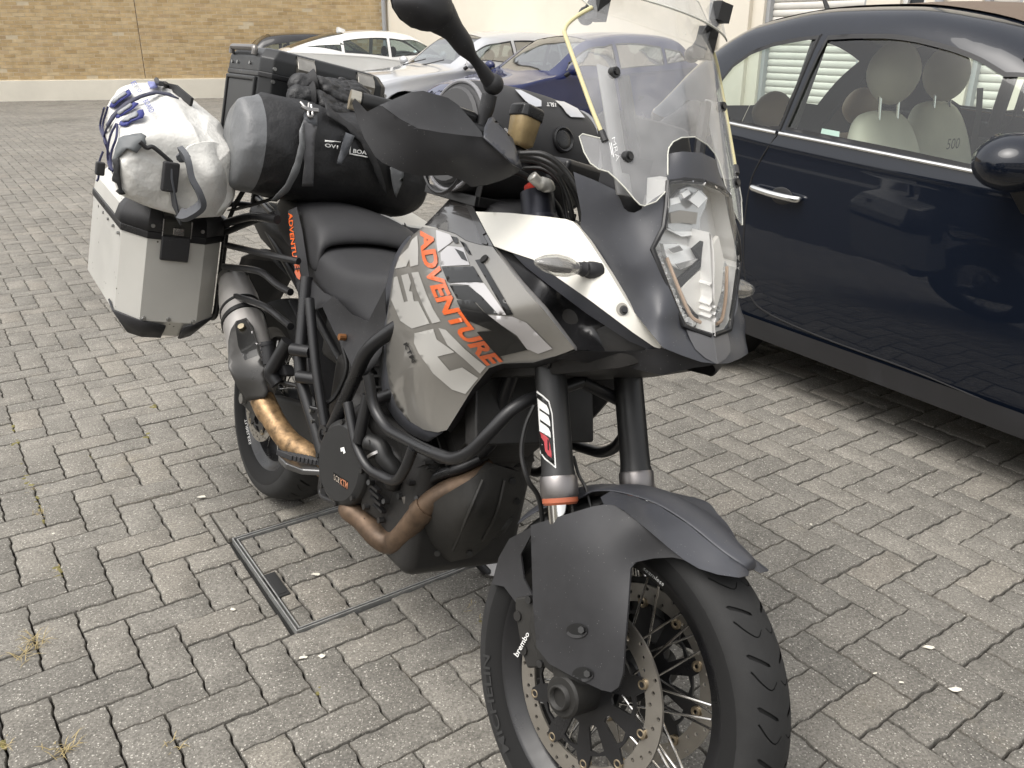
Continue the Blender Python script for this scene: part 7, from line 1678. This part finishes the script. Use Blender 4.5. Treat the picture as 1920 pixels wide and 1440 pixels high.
def dtext(s, q, bold=.03): return text_decal('bag_lettering', s, lambda a, b, l=0: (lambda h: (h - b0) if h else None)(hdb(a, b, .011)), M_WPRINT, root, [pd(*p) for p in q], 0, bold)
dtext('OV', [(706, 893), (785, 905), (785, 880), (706, 868)]); dtext('BOA', [(905, 935), (1000, 950), (1003, 922), (908, 908)])
dl('bag_print', [[(708, 850), (820, 862), (820, 868), (708, 857)], [(885, 890), (892, 890), (890, 938), (1018, 962), (1018, 970), (880, 945)], [(795, 882), (803, 884), (800, 908), (792, 907)]], M_WPRINT, .0085, .0005)
parts('tie_down', sh(join(tube([BX(470, 335, .05), BX(440, 385, -.02), BX(428, 415, -.05)], 0, flat=(.022, .003, (0, 1, 0))), tube([BX(520, 370, .15), BX(470, 385, .05), BX(432, 395, -.03)], 0, flat=(.022, .003, (0, 0, 1)))), b0), M_WEBK, root)
# gloves lying on the duffel
def blob(name, capsules, root, b0, m, vox=.004):
    gs = []
    for P, r_ in capsules:
        P = smooth_path([V(p) for p in P], 4) if len(P) > 2 else [V(p) for p in P]
        if isinstance(r_, (list, tuple)):
            n = len(P); rr_ = []
            for i in range(n):
                t_ = i / (n - 1) * (len(r_) - 1); k = min(int(t_), len(r_) - 2); rr_.append(r_[k] + (r_[k + 1] - r_[k]) * (t_ - k))
        else: rr_ = [r_] * len(P)
        gs.append(tube(P, rr_, 10)); gs.append(sphere(P[-1], rr_[-1], 10, 8)); gs.append(sphere(P[0], rr_[0], 10, 8))
    o = obj(name, sh(join(*gs), b0), m, root, angle=179)
    x = o.modifiers.new('r', 'REMESH'); x.mode = 'VOXEL'; x.voxel_size = vox; x.use_smooth_shade = True
    x = o.modifiers.new('s', 'SMOOTH'); x.iterations = 2; x.factor = .5
    tx = bpy.data.textures.new(name + '_creases', 'CLOUDS'); tx.noise_scale = .022; tx.noise_depth = 2
    x = o.modifiers.new('d', 'DISPLACE'); x.texture = tx; x.strength = .009; x.mid_level = .5; x.texture_coords = 'LOCAL'
    return o
M_GLOVE = mat('black_leather', (.02, .02, .021), .45, var=(25, .25), bump=(140, .7, .004))
# cuff, wrist, knuckle line and finger tips as they lie in the picture; x = depth along the bike
for lab, xg, cuff, wrist, kn, tips, thumb in (
    ('black leather glove with its cuff strap turned up, lying uppermost on the duffel', .035, (562, 160), (598, 158), ((640, 158), (645, 165), (648, 172), (648, 179)), ((690, 178), (700, 187), (704, 196), (690, 203)), ((612, 170), (640, 186), (662, 192))),
    ('black leather glove lying palm down beneath the other glove on the duffel', .075, (560, 182), (596, 184), ((632, 184), (638, 192), (640, 199), (638, 206)), ((690, 202), (698, 211), (690, 219), (672, 222)), ((605, 196), (628, 208), (650, 214)))):
    q0 = BX(*kn[1], xg); rt, b1 = bthing('glove', lab, 'glove', q0 - V((0, 0, .03)), 'gloves lying on the duffel')
    c0, c1 = BX(*cuff, xg - .01), BX(*wrist, xg)
    caps = [([c0, c0.lerp(c1, .5), c1], [.034, .031, .025])]
    for j, (k_, t_) in enumerate(zip(kn, tips)):
        dx = (j - 1.5) * .017; K = BX(*k_, xg + dx); E_ = BX(*t_, xg + dx + .01); m_ = K.lerp(E_, .5) + V((0, 0, .014))
        caps.append(([c1 + V((dx * .6, 0, 0)), K], [.022, .0165])); caps.append(([K, m_, E_], [.0145, .0125, .011]))
    caps.append(([BX(*thumb[0], xg + .035), BX(*thumb[1], xg + .05), BX(*thumb[2], xg + .045)], [.016, .0135, .011]))
    blob('shell', caps, rt, b1, M_GLOVE)
    ax_ = (c1 - c0).normalized(); a_, b_, _ = basis(ax_)
    obj('cuff_strap', sh(tube(ering(c0.lerp(c1, .62), a_, b_, .034, .034, 20, 2) + ering(c0.lerp(c1, .62), a_, b_, .034, .034, 20, 2)[:1], 0, flat=(.003, .026)), b1), M_WEBK, rt)
    tq = BX(cuff[0] - 20, cuff[1] + 16, xg + .02); obj('pull_tab', sh(tube([c0 + V((0, 0, -.01)), tq], 0, flat=(.026, .006, (1, 0, 0))), b1), M_WEBK, rt, bevel=.002)
    for j, k_ in enumerate(kn): obj('knuckle_pad', sh(sphere(BX(*k_, xg + (j - 1.5) * .017) + V((0, 0, .013)), 1, 10, 8, (.009, .013, .007)), b1), M_MATT, rt, angle=179)
# tank bag: a barrel lying across the tank
root, b0 = bthing('tank_bag', 'black barrel tank bag with white reflective print strapped across the fuel tank', 'tank bag', (.93, 0, 1.08))
M_TB = mat('tank_bag_cloth', (.030, .030, .032), .6, var=(9, .12), bump=(700, .3, .001))
TS = [(-.150, .03), (-.150, .085), (-.146, .104), (-.13, .116), (-.05, .124), (.05, .124), (.14, .118), (.158, .106), (.163, .085), (.163, .03)]
tbc = V((.93, 0, 1.192))
g = loft([[tbc + V((r_ * math.cos(2 * PI * i / 28), y, r_ * .98 * math.sin(2 * PI * i / 28))) for i in range(28)] for y, r_ in TS])
obj('bag_body', sh(g, b0), M_TB, root, sub=1, angle=50)
htb = on_surface(g)
for y, r_ in ((-.142, .108), (.155, .109)): obj('piping', sh(tube([tbc + V((r_ * math.cos(2 * PI * i / 40), y, r_ * .98 * math.sin(2 * PI * i / 40))) for i in range(41)], .0042, 8), b0), mat('grey_piping', (.22, .22, .23), .45), root)
obj('end_pocket', sh(lathe([(0, .0), (.0, .09), (-.006, .095)], tbc + V((0, -.155, 0)), (0, -1, 0), 32), b0), mat('pocket_grey', (.055, .055, .057), .6), root)
obj('end_zip', sh(tube([tbc + V((.085 * math.cos(t_), -.157, .085 * math.sin(t_) - .03)) for t_ in [R(200 + 14 * i) for i in range(11)]], .004, 6), b0), M_FRAME, root)
pc = lambda x, y: (840 + x / 4.8, 130 + y / 4.8)
pq = htb(*pc(1035, 635), .0); nq = (pq - tbc); nq.y = 0; nq.normalize()
port = obj('cable_port', sh(lathe([(-.004, .026), (.004, .026), (.006, .023), (.003, .019), (.004, .017), (.005, .012), (.005, 0)], pq, nq, 32), b0), M_FRAME, root)
def tbd(name, polys, m, k=.0025):
    gs = []
    for P in polys:
        vs, fs = region([pc(*q) for q in P], (), 6); pts = [htb(p.x, p.y, k) for p in vs]; fs = [f for f in fs if all(pts[i] is not None for i in f)]
        fb = next((p for p in pts if p is not None), None)
        if fb is not None and fs: gs.append(([p or fb for p in pts], fs))
    if gs: obj(name, sh(join(*gs), b0), m, root, fix=False)
M_RFL = mat('reflective_white', (.62, .63, .66), .3, .3, coat=.3)
for Pq in ([(600, 190), (650, 195), (800, 270), (835, 290), (835, 340), (760, 345), (690, 290)], [(960, 290), (1040, 300), (1160, 360), (1225, 440), (1100, 435), (1060, 400), (1020, 345)]): tbd('reflective_print', [Pq], M_RFL)
text_decal('bag_lettering', '15LT', lambda a, b, l=0: (lambda h: (h - b0) if h else None)(htb(a, b, .0025)), M_WPRINT, root, [pc(965, 312), pc(880, 304), pc(882, 336), pc(968, 345)], 0, .02)
obj('harness', sh(join(box((.93, 0, 1.078), (.2, .26, .02)), tube([V((1.02, -.12, 1.07)), V((1.04, -.13, 1.15)), V((1.0, -.13, 1.2))], 0, flat=(.02, .003, (0, 1, 0)))), b0), M_FRAME, root, bevel=.005)
# ------------------------------------------------------------------ small litter and weeds in the joints
def tuft(c, n, h, seed):
    r_ = random.Random(seed); gs = []
    for i in range(n):
        a = r_.uniform(0, 2 * PI); l_ = h * r_.uniform(.5, 1.2); p = c + V((r_.gauss(0, .012), r_.gauss(0, .012), -.004)); d_ = V((math.cos(a), math.sin(a), r_.uniform(.15, .9))).normalized()
        q = p + d_ * l_ * .6; e = q + (d_ + V((0, 0, -.5))).normalized() * l_ * .4; s_ = V((-math.sin(a), math.cos(a), 0)) * .0009
        gs.append(([p - s_, p + s_, q + s_, q - s_, e], [(0, 1, 2, 3), (3, 2, 4)]))
    return join(*gs)
dry = mat('dry_grass', (.34, .27, .13), .8, var=(40, .3)); moss = mat('joint_moss', (.17, .15, .05), .9, var=(60, .4))
gs = [tuft(wground(px, py), n, h, i) for i, (px, py, n, h) in enumerate(((62, 1205, 26, .05), (40, 1228, 14, .06), (120, 1405, 30, .04), (330, 1395, 10, .03), (78, 960, 16, .02), (60, 915, 14, .02), (110, 1065, 10, .015), (905, 1160, 14, .02), (880, 1140, 10, .02), (2, 1400, 20, .03)))]
o = obj('dry_grass', join(*gs), dry, None, False, fix=False); tag(o, 'wisps of dry yellow grass growing in the paving joints', 'grass', kind='stuff')
gs = []
r_ = random.Random(5)
for px, py in ((55, 905), (68, 935), (75, 950), (82, 975), (20, 800), (28, 830), (40, 870), (30, 815), (45, 890), (105, 1060), (112, 1075), (285, 760), (275, 815), (180, 850), (170, 860), (890, 1150), (905, 1162), (600, 1290), (5, 1395)):
    for k in range(5):
        c = wground(px + r_.uniform(-6, 6), py + r_.uniform(-6, 6)); s_ = r_.uniform(.003, .007); gs.append(sphere(c + V((0, 0, -.006)), s_, 6, 4, (1.6, 1.6, .8)))
o = obj('moss', join(*gs), moss, None, True, 179, fix=False); tag(o, 'tufts of yellowish moss in the paving joints', 'moss', kind='stuff')
gs = []
for px, py, s_ in ((378, 934, .016), (437, 1145, .010), (592, 1079, .013), (568, 1235, .012), (1742, 1216, .016), (1790, 1295, .016), (1690, 1282, .008), (100, 1003, .006), (1520, 985, .006), (605, 1232, .012), (1640, 1265, .006)):
    c = wground(px, py) + V((0, 0, .003)); a = r_.uniform(0, 6); n = 7
    rim = [c + V((math.cos(a + 2 * PI * i / n) * s_ * r_.uniform(.6, 1.1), math.sin(a + 2 * PI * i / n) * s_ * .55 * r_.uniform(.6, 1.1), r_.uniform(0, .004))) for i in range(n)]
    gs.append(([c + V((0, 0, .004))] + rim, [(0, 1 + i, 1 + (i + 1) % n) for i in range(n)]))
o = obj('petals', join(*gs), mat('dry_petal', (.72, .68, .58), .7, var=(60, .2)), None, True, 179, fix=False); tag(o, 'small pale fallen petals scattered on the paving', 'litter', kind='stuff')
